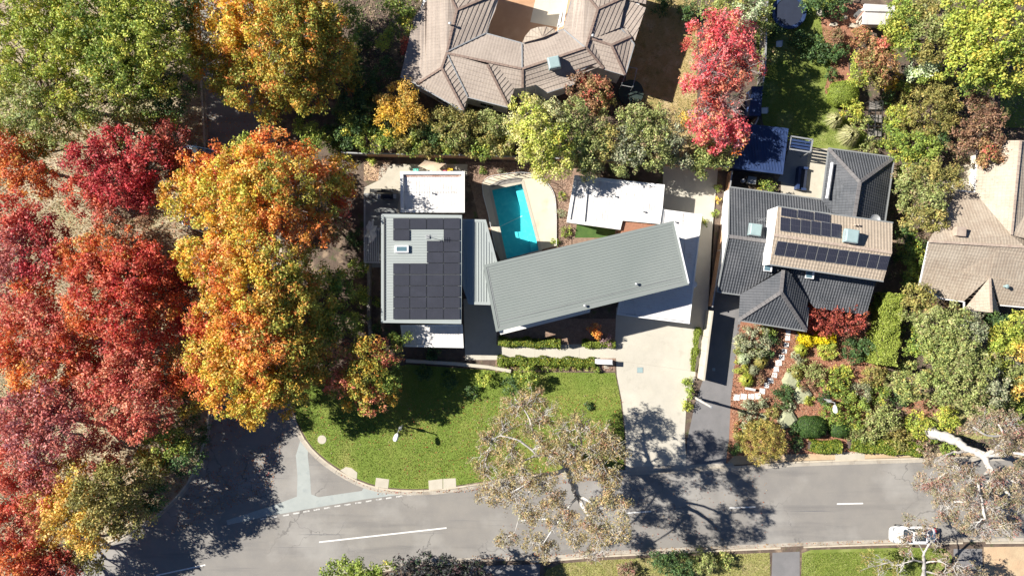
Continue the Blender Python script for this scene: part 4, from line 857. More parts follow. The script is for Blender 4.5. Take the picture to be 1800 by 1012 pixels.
# stepping stones
ssr = empty('stepping_stone_path', W(1340, 690, .11), 'curving path of white stepping stones through the red mulch garden', 'path')
for x, y, w in ((1295, 698, 11), (1307.5, 697, 11), (1320.5, 696.5, 10), (1332, 696, 11), (1340, 687, 10), (1347.5, 677, 9), (1354.5, 668.5, 10), (1361.5, 659, 9), (1364.5, 648.5, 10), (1369, 637.5, 11), (1374, 628, 10), (1379, 617, 9), (1382.5, 606, 9), (1384.5, 594, 9), (1385.5, 584, 9)):
    mb = MB(); ang = random.uniform(0, .8); s_ = w*.032; ang = math.pi/4-.15+ang*.3; c = W(x, y, .16)
    mb.prism([(c+Vector((s_*math.cos(ang+k*math.pi/2+random.uniform(-.05, .05))*1.25, s_*math.sin(ang+k*math.pi/2+random.uniform(-.05, .05))*1.25, 0))) for k in range(4)], .105); mb.build('stepping_stone', M['white'], ssr)
for x, y, w, h, l in ((1390, 668, 2.5, .35, 'large flat mossy rock beside the stepping stones'), (1410, 693, 2.3, .4, 'flat mossy rock in the middle of the mulch garden'), (1383, 737, 2.3, .5, 'large pale green rock between the dome shrubs and golden bush'), (1340, 733, 1.3, .4, 'mossy rock behind the big golden bush'), (1412, 704, .8, .3, 'small mossy rock below the middle one')):
    mb = MB(); c = W(x, y, .1); k = 6; rr = [w*random.uniform(.7, 1.05)/2 for _ in range(k)]
    for (s0, z0_), (s1, z1_) in (((1, 0), (.95, h*.6)), ((.95, h*.6), (.6, h)), ((.6, h), (0, h*1.02))):
        for i in range(k):
            a1, a2 = 2*math.pi*i/k, 2*math.pi*(i+1)/k; r1, r2 = rr[i], rr[(i+1) % k]; Q = lambda r_, a, s, z: c+Vector((r_*s*math.cos(a), r_*s*math.sin(a), z))
            q_ = [Q(r1, a1, s0, z0_), Q(r2, a2, s0, z0_), Q(r2, a2, s1, z1_), Q(r1, a1, s1, z1_)]; mb.face(q_ if s1 else q_[:3])
    tag(mb.build('garden_rock', M['rock']), l, 'rock')
mb = MB(); mb.bar(W(1309, 681, .1), W(1325, 684, .1), .22, .5); tag(mb.build('garden_bollard', M['white']), 'short white rail post lying beside the yellow grass tuft', 'garden post')

# ---------------------------------------------------------------- lamps, pole
def lamp(base, h, arm_to, head_rz, label):
    r = empty('street_lamp', W(*base, .1), label, 'street lamp', 'white street lamps'); b = W(*base, .1)
    mb = MB(); mb.tube([b, b+Vector((0, 0, h*.55)), b+Vector((0, 0, h))], [.085, .07, .05], 10, cap=True); mb.build('pole', M['galv'], r)
    mb = MB(); mb.box(b+Vector((0, 0, 1.2)), .28, .28, .5); mb.build('control_box', M['galv'], r)
    t = b+Vector((0, 0, h)); a = Vector(arm_to); mb = MB(); mb.tube([t-Vector((0, 0, .2)), t+a*.5+Vector((0, 0, .08)), t+a], .035, 7); mb.build('arm', M['galv'], r)
    d = a.normalized(); s = Vector((-d.y, d.x, 0)); hd = MB(); c = t+a
    sec = [(-.1, .08, .05), (.05, .2, .1), (.35, .26, .13), (.6, .24, .12), (.72, .12, .06)]
    for (x0, w0, h0), (x1, w1, h1) in zip(sec[:-1], sec[1:]):
        A = [c+d*x0+s*w0*k+Vector((0, 0, z_)) for k, z_ in ((-1, -.02), (1, -.02), (.6, h0), (-.6, h0))]; B = [c+d*x1+s*w1*k+Vector((0, 0, z_)) for k, z_ in ((-1, -.02), (1, -.02), (.6, h1), (-.6, h1))]
        for k in range(4): hd.face([A[k], A[(k+1) % 4], B[(k+1) % 4], B[k]])
    ho = hd.build('lamp_head', M['white_metal'], r); ln = MB(); ln.box(c+d*.35-Vector((0, 0, .07)), .3, .3, .05); l = ln.build('lens', M['glass'], None); l.parent = ho
lamp((708, 747), 2.75, (-.12, -.35, .1), 0, 'white street lamp standing on the big front lawn')
lamp((1446, 700), 2.7, (-.02, -.3, .1), 0, 'white street lamp rising from the mulch garden of the charcoal house')
pl = empty('timber_pole', W(1222, 698.5, .1), 'pale timber power pole between the two driveways', 'power pole'); b = W(1222, 698.5, .1)
mb = MB(); mb.tube([b, b+Vector((0, 0, 2.8)), b+Vector((.05, 0, 5.6))], [.15, .13, .11], 12, cap=True); mb.build('pole', M['bark_white'], pl)
mb = MB(); mb.lathe(b+Vector((.05, 0, 5.6)), [(.14, 0), (.14, .08), (0, .12)], 12); mb.build('pole_cap', M['galv'], pl)
mb = MB(); mb.box(b+Vector((.16, 0, 1.3)), .12, .25, .4); mb.build('meter_box', M['galv'], pl)

# ---------------------------------------------------------------- cars
def make_car(px, py, rz, paint, label, cat, name='parked_car', roofm=None, L_=4.75, z=.006):
    r = empty(name, (0, 0, 0), label, cat); base = W(px, py, z)
    st = [(-.5, .5, .42, .70), (-.485, .68, .33, .82), (-.45, .8, .25, .93), (-.40, .87, .22, .99), (-.28, .91, .2, 1.0), (-.1, .92, .2, .97), (.1, .92, .2, .95), (.25, .91, .2, .93), (.37, .87, .22, .84), (.44, .78, .26, .74), (.485, .62, .34, .64), (.5, .45, .42, .58)]
    mb = MB(); n = 20; rings = []
    for fx, hw, zl, zt in st:
        zc, hz = (zl+zt)/2, (zt-zl)/2; ring = []
        for k in range(n):
            t = 2*math.pi*k/n; c_, s_ = math.cos(t), math.sin(t); ring.append((fx*L_, hw*math.copysign(abs(c_)**.45, c_), zc+hz*math.copysign(abs(s_)**.5, s_)))
        rings.append(ring)
    for A, B in zip(rings[:-1], rings[1:]):
        for k in range(n): mb.face([A[k], B[k], B[(k+1) % n], A[(k+1) % n]])
    mb.face(rings[0]); mb.face(rings[-1][::-1])
    bo = mb.build('body', paint, None, True); bm = bmesh.new(); bm.from_mesh(bo.data); bmesh.ops.remove_doubles(bm, verts=bm.verts, dist=.001); bmesh.ops.recalc_face_normals(bm, faces=bm.faces); bm.to_mesh(bo.data); bm.free(); bo.parent = r
    # cabin: glass shell, then pillars and roof as raised painted pieces
    lo = [(1.15, .50, .92), (.95, .78, .94), (-1.75, .78, .96), (-1.98, .5, .95)]; hi = [(.42, .40, 1.36), (.30, .56, 1.39), (-1.05, .55, 1.40), (-1.2, .38, 1.37)]
    def ringpts(q): return [Vector((x, y, z_)) for x, y, z_ in q]+[Vector((x, -y, z_)) for x, y, z_ in q[::-1]]
    A, B = ringpts(lo), ringpts(hi); mb = MB()
    for k in range(len(A)): mb.face([A[k], B[k], B[(k+1) % len(A)], A[(k+1) % len(A)]])
    mb.face(B[::-1]); g_ = mb.build('windows', M['glass'], None); g_.parent = r
    mb = MB(); up = Vector((0, 0, .012)); T = [v+up for v in B]; mb.prism([t.to_tuple()[:2]+(1.41,) for t in T], 1.38); rf = mb.build('roof', paint, None, True); rf.parent = r
    mb = MB(); mb.prism([(.22, .36, 1.418), (-.95, .36, 1.418), (-.95, -.36, 1.418), (.22, -.36, 1.418)], 1.412); s_ = mb.build('sunroof', M['glass'], None); s_.parent = rf
    for s in (-1, 1):
        mb = MB(); mb.bar((.30, s*.565, 1.385), (-1.05, s*.555, 1.39), .07, .035); 
        mb.bar((1.0, s*.785, .945), (.33, s*.575, 1.38), .06, .03); mb.bar((-1.0, s*.56, 1.385), (-1.72, s*.785, .965), .09, .03); mb.bar((-.35, s*.80, .95), (-.4, s*.57, 1.38), .06, .02)
        o = mb.build('pillar', paint, None); o.parent = r
        mb = MB(); mb.bar((.8, s*.9, .97), (.8, s*1.08, .99), .18, .12); o = mb.build('mirror', paint, None); o.parent = r
        mb = MB(); mb.bar((2.13, s*.42, .62), (2.0, s*.80, .66), .14, .12); o = mb.build('headlight', M['galv'], None); o.parent = r
        mb = MB(); mb.bar((-2.32, s*.42, .72), (-2.2, s*.80, .74), .1, .12); o = mb.build('tail_light', M['red'], None); o.parent = r
        for x in (-1.02, 1.38):
            mb = MB(); mb.tube([(x, s*.70, .33), (x, s*.90, .33)], .33, 20, cap=True); t_ = mb.build('wheel', M['rubber'], None); t_.parent = r
            mb = MB(); mb.tube([(x, s*.86, .33), (x, s*.915, .33)], .2, 12, cap=True); q_ = mb.build('rim', M['galv'], None); q_.parent = t_
    mb = MB(); mb.bar((2.34, -.25, .42), (2.34, .25, .42), .03, .11); o = mb.build('number_plate', M['white_metal'], None); o.parent = r
    for x0_, x1_ in ((1.12, 1.14),): mb = MB(); mb.bar((1.08, -.6, .955), (.98, -.05, 1.0), .03, .02); mb.bar((1.08, .1, .96), (.98, .6, 1.0), .03, .02); o = mb.build('wiper', M['rubber'], None); o.parent = r
    r.location = base; r.rotation_euler = (0, 0, rz); return r
make_car(1598, 936, math.pi+R(-1), M['carwhite'], 'white sedan parked at the south kerb under the small gum tree', 'car')
make_car(362, 277, R(-12+180), M['carblue'], 'silver blue car half hidden by the orange maple and the red tree', 'car')
make_car(358, 392, R(160), M['carwhite'], 'white car mostly hidden beneath the yellow side of the orange maple', 'car')
# ---------------------------------------------------------------- vegetation
PAL = {
 'goldbush': [(3, (.33, .26, .055)), (2, (.24, .21, .04)), (2, (.42, .32, .08)), (1, (.15, .16, .035))],
 'green':   [(3, (0.154, 0.220, 0.029)), (3, (0.209, 0.270, 0.039)), (1.6, (0.094, 0.154, 0.022)), (1.4, (0.330, 0.352, 0.055)), (.6, (0.462, 0.396, 0.055))],
 'pgreen':  [(3, (0.242, 0.286, 0.077)), (2, (0.330, 0.341, 0.099)), (2, (0.165, 0.209, 0.050)), (1, (0.396, 0.330, 0.088))],
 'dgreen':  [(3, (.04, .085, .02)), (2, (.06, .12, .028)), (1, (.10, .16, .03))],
 'bgreen':  [(3, (.22, .285, .04)), (2, (.28, .34, .06)), (1, (.14, .20, .03))],
 'hedge':   [(3, (.30, .36, .06)), (2, (.36, .41, .09)), (1, (.2, .27, .04))],
 'ygreen':  [(3, (0.330, 0.374, 0.050)), (2, (0.418, 0.418, 0.066)), (2, (0.220, 0.286, 0.039)), (.6, (0.484, 0.396, 0.055))],
 'olive':   [(3, (0.253, 0.281, 0.083)), (3, (0.193, 0.226, 0.061)), (2, (0.330, 0.341, 0.132)), (.7, (0.264, 0.198, 0.099))],
 'golive':  [(3, (.27, .24, .06)), (2, (.20, .185, .045)), (1, (.36, .28, .08)), (1, (.17, .17, .04))],
 'grey':    [(3, (.25, .26, .15)), (2, (.32, .33, .21)), (2, (.18, .20, .10))],
 'silver':  [(3, (.48, .53, .34)), (2, (.40, .46, .27)), (1, (.3, .38, .18))],
 'lime':    [(3, (.46, .47, .10)), (2, (.55, .50, .2)), (2, (.34, .40, .05)), (1, (.52, .50, .13))],
 'cream':   [(3, (.52, .49, .26)), (2, (.42, .42, .19)), (1, (.3, .32, .1))],
 'yellow':  [(3, (.68, .42, .04)), (2, (.60, .38, .06)), (1, (.42, .36, .05))],
 'gold':    [(3, (.60, .39, .10)), (2, (.68, .40, .05)), (2, (.36, .32, .06))],
 'byellow': [(4, (.82, .66, .02)), (1, (.6, .55, .03))],
 'oyellow': [(4, (.62, .37, .03)), (2, (.72, .46, .12)), (3, (.58, .28, .03)), (4, (.42, .39, .045)), (1.5, (.62, .22, .05)), (1, (.26, .27, .03))],
 'orange':  [(4, (.62, .235, .035)), (2.5, (.72, .36, .13)), (3, (.62, .165, .03)), (2, (.60, .32, .04)), (1, (.50, .10, .03)), (.6, (.38, .33, .05))],
 'ogreen':  [(3, (.22, .235, .03)), (3, (.32, .285, .035)), (2, (.50, .30, .035)), (1, (.58, .22, .04))],
 'rorange': [(4, (0.499, 0.109, 0.027)), (3, (0.482, 0.152, 0.027)), (2, (0.430, 0.057, 0.023)), (.7, (0.430, 0.247, 0.045))],
 'red':     [(4, (0.473, 0.071, 0.036)), (2, (0.396, 0.028, 0.023)), (2, (0.533, 0.152, 0.081)), (2, (0.482, 0.100, 0.032)), (.5, (0.258, 0.114, 0.036))],
 'crimson': [(4, (0.396, 0.028, 0.036)), (1.5, (0.499, 0.114, 0.081)), (3, (0.430, 0.038, 0.045)), (2, (0.258, 0.017, 0.022)), (1, (0.430, 0.085, 0.054))],
 'coral':   [(4, (0.516, 0.142, 0.090)), (2, (0.568, 0.228, 0.135)), (3, (0.430, 0.071, 0.054)), (2, (0.473, 0.171, 0.081)), (1, (0.292, 0.067, 0.045))],
 'mauve':   [(4, (.36, .11, .10)), (2, (.48, .2, .17)), (3, (.38, .095, .07)), (2, (.24, .08, .085)), (2, (.45, .12, .075))],
 'pinkred': [(4, (.60, .085, .10)), (3, (.66, .19, .18)), (2, (.52, .05, .06)), (1.5, (.6, .28, .14)), (1.5, (.38, .2, .2))],
 'peach':   [(3, (.60, .22, .12)), (3, (.55, .16, .10)), (2, (.40, .27, .07)), (1, (.28, .25, .05))],
 'maroon':  [(3, (.26, .045, .03)), (3, (.36, .07, .04)), (2, (.17, .03, .022)), (.8, (.42, .12, .05))],
 'bronze':  [(3, (.24, .13, .075)), (3, (.18, .10, .055)), (1, (.34, .2, .1)), (1, (.16, .14, .05))],
 'rust':    [(3, (.38, .19, .09)), (2, (.30, .20, .07)), (2, (.22, .2, .05)), (.6, (.5, .12, .08))],
 'gum':     [(4, (.33, .265, .115)), (3, (.38, .28, .13)), (3, (.22, .20, .10)), (1, (.33, .18, .11))],
 'gumred':  [(4, (.27, .22, .13)), (3, (.32, .225, .15)), (2, (.20, .19, .095)), (1.6, (.28, .13, .10))],
 'plum':    [(3, (.035, .035, .035)), (1, (.06, .03, .03)), (1, (.03, .06, .02))],
 'purple':  [(3, (.30, .18, .2)), (2, (.22, .2, .12)), (1, (.4, .26, .24))],
}
BR, LT = 1.32, .024      # leaf colours brightened and paled to imitate sunlit highlights
def unit(v): return v/np.maximum(np.linalg.norm(v, axis=1, keepdims=True), 1e-9)
def leafcloud(blobs, leaf, cover, flat_=.8, droop=0., up=.4, jit=.5, asp=.62):
    """blobs: list of (x, y, z, r, palette); returns quad corners and face colours"""
    C_, R_, K_ = [], [], []
    for x, y, z, r, pal in blobs:
        n = max(6, int(cover*4*r*r/(leaf*leaf))); w = np.array([a for a, _ in PAL[pal]]); cs = np.array([b for _, b in PAL[pal]]); w = w/w.sum()
        main = rng.choice(len(w), p=w); pick = np.where(rng.random(n) < .62, main, rng.choice(len(w), n, p=w))
        cs = cs*BR+LT; colr = cs[pick]*(1+rng.normal(0, .13, (n, 1)))*(1+rng.normal(0, .05, (n, 3)))*rng.uniform(.74, 1.18)
        d = unit(rng.normal(size=(n, 3))); rr = r*rng.random((n, 1))**.45
        p = np.array([x, y, z])+d*rr*np.array([1, 1, flat_]); p[:, 2] -= droop*rr[:, 0]*rng.random(n)
        C_.append(p); R_.append(d); K_.append(colr)
    P = np.concatenate(C_); D = np.concatenate(R_); K = np.clip(np.concatenate(K_), .005, .95); n = len(P)
    nr = unit(D*.6+np.array([0, 0, up])+rng.normal(0, jit, (n, 3)))
    t = unit(np.cross(nr, rng.normal(size=(n, 3)))); b = np.cross(nr, t); s = leaf*rng.uniform(.7, 1.35, (n, 1))
    if droop: t = unit(t+np.array([0, 0, -droop])); b = unit(np.cross(nr, t))
    q = np.stack([P+t*s*.55, P+b*s*.5*asp, P-t*s*.55, P-b*s*.5*asp], 1)
    return q, K
def quadmesh(name, q, K, mt):
    n = len(q); me = bpy.data.meshes.new(name); me.vertices.add(n*4); me.vertices.foreach_set('co', q.reshape(-1).astype(np.float32))
    me.loops.add(n*4); me.loops.foreach_set('vertex_index', np.arange(n*4, dtype=np.int32)); me.polygons.add(n)
    me.polygons.foreach_set('loop_start', np.arange(0, n*4, 4, dtype=np.int32))
    me.update(calc_edges=True); at = me.attributes.new('tint', 'FLOAT_COLOR', 'FACE')
    at.data.foreach_set('color', np.concatenate([K, np.ones((n, 1))], 1).reshape(-1).astype(np.float32)); me.materials.append(mt); return me
NQ = [0]
def rand_curve(a, b, n, amp, sag=0):
    pts = []
    off = Vector((0, 0, 0)); L_ = (b-a).length
    for i in range(n+1):
        t = i/n; w = math.sin(math.pi*t)
        pts.append(a.lerp(b, t)+Vector((random.uniform(-1, 1), random.uniform(-1, 1), random.uniform(-.5, .5)))*amp*L_*w+Vector((0, 0, sag*L_*w)))
    return pts
def lobeblobs(c, Rr, Rz, pal, rb, cov, zmin=-.25, inner=.25):
    nb = max(5, int(cov*2*math.pi*Rr*Rr/(math.pi*rb*rb))); out = []
    for i in range(nb):
        z = random.uniform(zmin, 1); a = random.uniform(0, 2*math.pi); s = math.sqrt(max(0, 1-z*z)); f = random.uniform(.74, 1.04) if random.random() > inner else random.uniform(.25, .75)
        out.append((c.x+Rr*s*math.cos(a)*f, c.y+Rr*s*math.sin(a)*f, c.z+Rz*z*f, rb*random.uniform(.7, 1.25), pal))
    return out
def tree(name, label, cat, base, lobes, leaf=.27, cover=.9, rb=.62, bcov=1.15, trunk=.28, bark='bark', vert=.72, twigs=.35, fork=.35, group=None, droop=0, asp=.62, zg=None, up=.4, show=0., jit=.5, bare=()):
    """lobes: (px, py, radius px, height of the lobe centre, palette)"""
    L3 = []; cover *= 2.1; bcov *= 1.35; leaf *= .86
    park = base is not None and base[0] < 620
    for px, py, r, z, pal in lobes: c = W(px, py, z); L3.append((c, r*(1.14 if park else 1.06)*(CH-z)/1200, pal))
    if base is None:
        b = sum((c for c, _, _ in L3), Vector())/len(L3); b.z = 0; g = (b.x/.06+900, 506-b.y/.06); base = g
    zg = .1 if zg is None else zg
    b = W(base[0], base[1]); b.z = zg; r_ = empty(name, b, label, cat, group); top = max(c.z for c, _, _ in L3); zf = zg+(top-zg)*fork
    mid = sum((c for c, _, _ in L3), Vector())/len(L3); f = Vector((b.x*.75+mid.x*.25, b.y*.75+mid.y*.25, zf))
    tk_ = MB(); tk_.tube(rand_curve(b-Vector((0, 0, .1)), f, 4, .03), [trunk*1.35, trunk*1.05, trunk*.95, trunk*.9, trunk*.8], 9); tk_.build('trunk', M[bark], r_, True)
    br = MB(); blobs = []
    for c, Rr, pal in L3:
        lowc = c-Vector((0, 0, Rr*vert*.45))
        path = rand_curve(f, lowc, 5, .08, -.04); rr = [trunk*.55*(1-i/5)+.05*(i/5)+.02 for i in range(6)]; br.tube(path, rr, 6)
        bl = lobeblobs(c, Rr, Rr*vert, pal, rb, bcov); blobs += bl
        for x, y, z, r, p in bl:
            if random.random() < twigs:
                s = path[random.choice((3, 4, 5))]; e = Vector((x, y, z)); e = s.lerp(e, 1+show*random.random()); br.tube(rand_curve(s, e, 3, .10), [.05, .035, .024, .012], 4)
    for px, py, r, z, n in bare:       # leafless sprays of twigs standing above the crown
        c = W(px, py, z); Rr = r*(CH-z)/1200; s = c-Vector((0, 0, Rr*.8))
        for i in range(n):
            a = random.uniform(0, 6.28); e = c+Vector((math.cos(a)*Rr, math.sin(a)*Rr, Rr*.5*random.random()))*random.uniform(.5, 1); m_ = s.lerp(e, .5)
            br.tube(rand_curve(s, e, 4, .08), [.05, .04, .03, .02, .012], 4)
            for k in range(3): e2 = m_+Vector((random.uniform(-1, 1), random.uniform(-1, 1), random.uniform(0, .6)))*Rr*.5; br.tube(rand_curve(m_, e2, 3, .1), [.022, .016, .012, .008], 3)
    br.build('branches', M['bark_grey'] if bare else M[bark], r_, True)
    q, K = leafcloud(blobs, leaf, cover, droop=droop, asp=asp, up=up, jit=jit); NQ[0] += len(q); link('crown', quadmesh('crown', q, K, M['leaf']), r_)
    return r_
PARK = 0.0
mk = dict(cat='tree', leaf=.26, zg=PARK)
# the park on the left
tree('deciduous_tree', 'big deep green tree in the top left corner, shedding a little yellow', base=(215, 110), lobes=[(180, 30, 71, 9.5, 'green'), (250, 50, 71, 10.0, 'ygreen'), (300, 20, 52, 8.5, 'dgreen'), (210, 100, 60, 9.0, 'green'), (285, 105, 55, 8.0, 'ygreen'), (150, 85, 48, 8.5, 'ygreen'), (240, 150, 46, 7.0, 'green'), (300, 160, 39, 6.0, 'dgreen'), (215, -40, 69, 9.0, 'ygreen')], twigs=.5, bcov=1.0, **mk)
tree('deciduous_tree', 'loose pale green tree at the top left edge with dry grass showing through', base=(110, 190), lobes=[(40, 30, 66, 9.0, 'ygreen'), (100, 60, 55, 9.5, 'ygreen'), (30, 110, 55, 8.5, 'ygreen'), (60, 170, 55, 8.0, 'pgreen'), (120, 160, 53, 8.0, 'ygreen'), (180, 175, 46, 7.0, 'pgreen'), (40, 215, 44, 6.5, 'pgreen'), (115, 220, 40, 6.0, 'pgreen'), (90, -20, 66, 9.0, 'ygreen')], twigs=.5, bcov=.82, **mk)
tree('deciduous_tree', 'thin green tree leaning over the dirt between the pale tree and the red maples', base=(225, 262), lobes=[(250, 190, 34, 5.5, 'pgreen'), (200, 225, 30, 5, 'pgreen'), (285, 205, 30, 5, 'green'), (85, 265, 30, 4.5, 'pgreen')], trunk=.2, twigs=.6, bcov=.65, **mk)
tree('maple_tree', 'golden orange maple at the top between the green tree and the dark gap', base=(520, 120), lobes=[(385, 40, 55, 7.2, 'oyellow'), (395, 110, 50, 6.2, 'ogreen'), (450, 50, 55, 8.7, 'oyellow'), (440, 150, 46, 6.2, 'ogreen'), (510, 60, 58, 9.2, 'ogreen'), (500, 130, 50, 7.7, 'ogreen'), (480, 185, 30, 4.7, 'ogreen'), (560, 30, 50, 7.7, 'ogreen'), (575, 95, 45, 6.7, 'ogreen'), (550, 160, 40, 5.7, 'ogreen'), (600, 130, 30, 4.2, 'ogreen'), (430, -20, 55, 8.2, 'oyellow'), (520, -30, 60, 8.2, 'ogreen'), (600, 50, 35, 5.2, 'green')], bcov=1.3, bare=((470, 75, 35, 10.5, 9), (495, 110, 28, 10, 7)), **mk)
tree('maple_tree', 'crimson maple beside the silver blue car with tan grass behind it', base=(255, 320), lobes=[(160, 290, 40, 7, 'crimson'), (205, 262, 38, 7, 'crimson'), (215, 315, 42, 7.5, 'crimson'), (255, 280, 38, 7, 'crimson'), (300, 250, 34, 5.5, 'maroon'), (150, 345, 32, 6, 'red'), (190, 365, 30, 5.5, 'coral'), (265, 340, 34, 6, 'crimson'), (310, 290, 28, 5, 'maroon')], trunk=.25, twigs=.6, bcov=.95, **mk)
tree('maple_tree', 'small red orange maple at the left edge below the pale green tree', base=(75, 300), lobes=[(15, 265, 36, 6, 'rorange'), (50, 290, 34, 6, 'rorange'), (15, 315, 32, 5.5, 'orange'), (75, 320, 26, 5, 'rorange'), (65, 260, 22, 5, 'ogreen')], trunk=.22, twigs=.6, bcov=1.0, **mk)
tree('maple_tree', 'dark rosy maple at the left edge with straw ground at its feet', base=(110, 440), lobes=[(20, 385, 36, 7, 'red'), (60, 400, 34, 7, 'crimson'), (30, 440, 42, 7.5, 'mauve'), (75, 460, 36, 7.5, 'crimson'), (20, 495, 34, 7, 'mauve'), (60, 510, 34, 7, 'rorange'), (105, 430, 24, 5, 'maroon')], twigs=.6, bcov=1.05, **mk)
tree('maple_tree', 'bright scarlet maple in the middle of the left park, tallest of the red ones', base=(285, 490), lobes=[(150, 455, 40, 8, 'rorange'), (205, 440, 42, 8.5, 'rorange'), (170, 500, 45, 9, 'red'), (230, 485, 48, 9.5, 'red'), (160, 545, 40, 8.5, 'rorange'), (215, 555, 45, 9, 'red'), (275, 470, 40, 8, 'red'), (280, 525, 40, 8, 'rorange'), (265, 585, 36, 7.5, 'red'), (320, 500, 32, 6.5, 'maroon'), (330, 560, 24, 6, 'crimson'), (200, 410, 24, 6, 'bronze'), (250, 415, 26, 5.5, 'bronze')], twigs=.45, bcov=1.2, **mk)
tree('maple_tree', 'pinkish orange maple at the left edge below the dark rosy one', base=(120, 590), lobes=[(50, 555, 38, 8, 'coral'), (95, 560, 34, 7.5, 'coral'), (30, 610, 42, 8, 'rorange'), (85, 610, 42, 8.5, 'coral'), (130, 600, 36, 8, 'rorange'), (60, 655, 40, 8, 'orange'), (110, 650, 34, 7.5, 'rorange'), (10, 570, 30, 7, 'red'), (160, 640, 32, 7, 'rorange')], twigs=.5, bcov=1.15, **mk)
tree('maple_tree', 'coral red maple close to the shaded street corner', base=(290, 690), lobes=[(180, 660, 42, 7.5, 'coral'), (225, 640, 40, 7.5, 'coral'), (240, 690, 44, 8, 'coral'), (190, 710, 40, 7.5, 'coral'), (285, 665, 36, 6.5, 'rorange'), (280, 715, 34, 6.5, 'coral'), (240, 745, 34, 6.5, 'coral'), (320, 640, 30, 5.5, 'rust'), (330, 700, 26, 5, 'ogreen'), (205, 600, 30, 7, 'mauve')], twigs=.45, bcov=1.2, **mk)
tree('maple_tree', 'dull mauve maple with thinning leaves near the left edge', base=(110, 730), lobes=[(40, 720, 42, 8, 'mauve'), (90, 705, 40, 8.5, 'mauve'), (60, 770, 44, 8.5, 'mauve'), (110, 755, 42, 8.5, 'mauve'), (140, 700, 34, 7.5, 'mauve'), (30, 820, 38, 7.5, 'coral'), (80, 825, 36, 7.5, 'mauve'), (10, 760, 34, 7, 'red'), (160, 790, 32, 6.5, 'coral')], twigs=.6, bcov=1.05, bare=((60, 755, 35, 9, 6),), **mk)
tree('maple_tree', 'olive and gold maple at the bottom left, in front of the road', base=(240, 850), lobes=[(80, 880, 40, 7, 'peach'), (125, 850, 38, 7.5, 'gold'), (120, 910, 42, 7.5, 'gold'), (170, 880, 42, 8, 'golive'), (165, 935, 34, 6.5, 'gold'), (210, 850, 38, 7, 'golive'), (225, 900, 36, 6, 'golive'), (200, 810, 26, 6, 'coral'), (260, 830, 26, 5.5, 'golive'), (270, 870, 24, 5, 'dgreen'), (80, 935, 30, 6, 'gold')], twigs=.45, bcov=1.15, **mk)
tree('maple_tree', 'brownish red maple filling the bottom left corner', base=(60, 930), lobes=[(15, 880, 40, 7.0, 'red'), (30, 930, 42, 7.0, 'coral'), (20, 985, 40, 7.0, 'rorange'), (70, 975, 35, 6.0, 'red'), (15, 1040, 40, 6.0, 'red'), (110, 990, 33, 5.5, 'maroon'), (150, 975, 29, 5.0, 'golive'), (90, 1010, 33, 5.0, 'mauve')], twigs=.5, bcov=1.1, **mk)
tree('deciduous_tree', 'dark green understorey tree in shade beside the street, below the coral maple', base=(335, 790), lobes=[(300, 770, 34, 4.5, 'green'), (325, 800, 30, 4, 'dgreen'), (280, 800, 32, 4, 'ogreen'), (340, 760, 24, 3.5, 'dgreen')], trunk=.16, twigs=.5, bcov=.8, **mk)
# the row of orange maples along the side street
tree('maple_tree', 'widest orange maple, with bare grey twigs in its crown, nearest the back patio', base=(505, 360), lobes=[(330, 340, 40, 7, 'oyellow'), (345, 300, 30, 6.5, 'orange'), (385, 330, 46, 9, 'oyellow'), (395, 290, 34, 7, 'rorange'), (430, 300, 42, 9, 'oyellow'), (430, 260, 22, 6, 'ygreen'), (475, 275, 42, 9, 'orange'), (500, 320, 46, 10, 'ogreen'), (545, 290, 38, 7.5, 'orange'), (590, 310, 34, 6, 'oyellow'), (440, 350, 48, 10, 'oyellow'), (390, 385, 40, 9, 'oyellow'), (480, 385, 44, 9.5, 'orange'), (560, 345, 40, 7.5, 'ogreen'), (610, 345, 28, 5, 'rorange'), (585, 390, 30, 6, 'rust'), (540, 400, 36, 8, 'orange'), (430, 400, 40, 9, 'oyellow')], bcov=1.1, bare=((500, 355, 55, 10, 16), (555, 375, 48, 8.5, 14), (460, 330, 34, 10, 7)), cat='tree', leaf=.26)
tree('maple_tree', 'tall orange yellow maple in the middle of the row along the side street', base=(520, 510), lobes=[(355, 455, 40, 8.5, 'oyellow'), (395, 470, 44, 9.5, 'orange'), (385, 520, 40, 9, 'oyellow'), (360, 560, 30, 8, 'rorange'), (440, 450, 44, 10, 'oyellow'), (445, 510, 46, 10.5, 'oyellow'), (490, 470, 44, 9.5, 'ogreen'), (500, 525, 44, 9.5, 'ogreen'), (430, 560, 42, 10, 'orange'), (480, 570, 40, 9.5, 'ogreen'), (540, 480, 36, 7.5, 'ogreen'), (550, 540, 36, 7, 'ogreen'), (590, 510, 30, 5, 'green'), (395, 590, 34, 8.5, 'oyellow'), (340, 580, 18, 7, 'red')], bcov=1.25, cat='tree', leaf=.26)
tree('maple_tree', 'southern orange yellow maple overhanging the street corner', base=(505, 650), lobes=[(365, 625, 36, 8, 'oyellow'), (365, 670, 34, 7.5, 'rorange'), (410, 640, 44, 9, 'oyellow'), (405, 690, 38, 8, 'oyellow'), (460, 625, 42, 9.5, 'orange'), (455, 680, 42, 8.5, 'oyellow'), (510, 610, 40, 8.5, 'ogreen'), (510, 665, 40, 7.5, 'ogreen'), (555, 600, 34, 6.5, 'ogreen'), (550, 650, 32, 6, 'ogreen'), (440, 715, 28, 6.5, 'yellow'), (490, 705, 28, 6, 'ogreen'), (590, 570, 30, 5, 'green'), (345, 640, 16, 7, 'red')], bcov=1.3, cat='tree', leaf=.26)
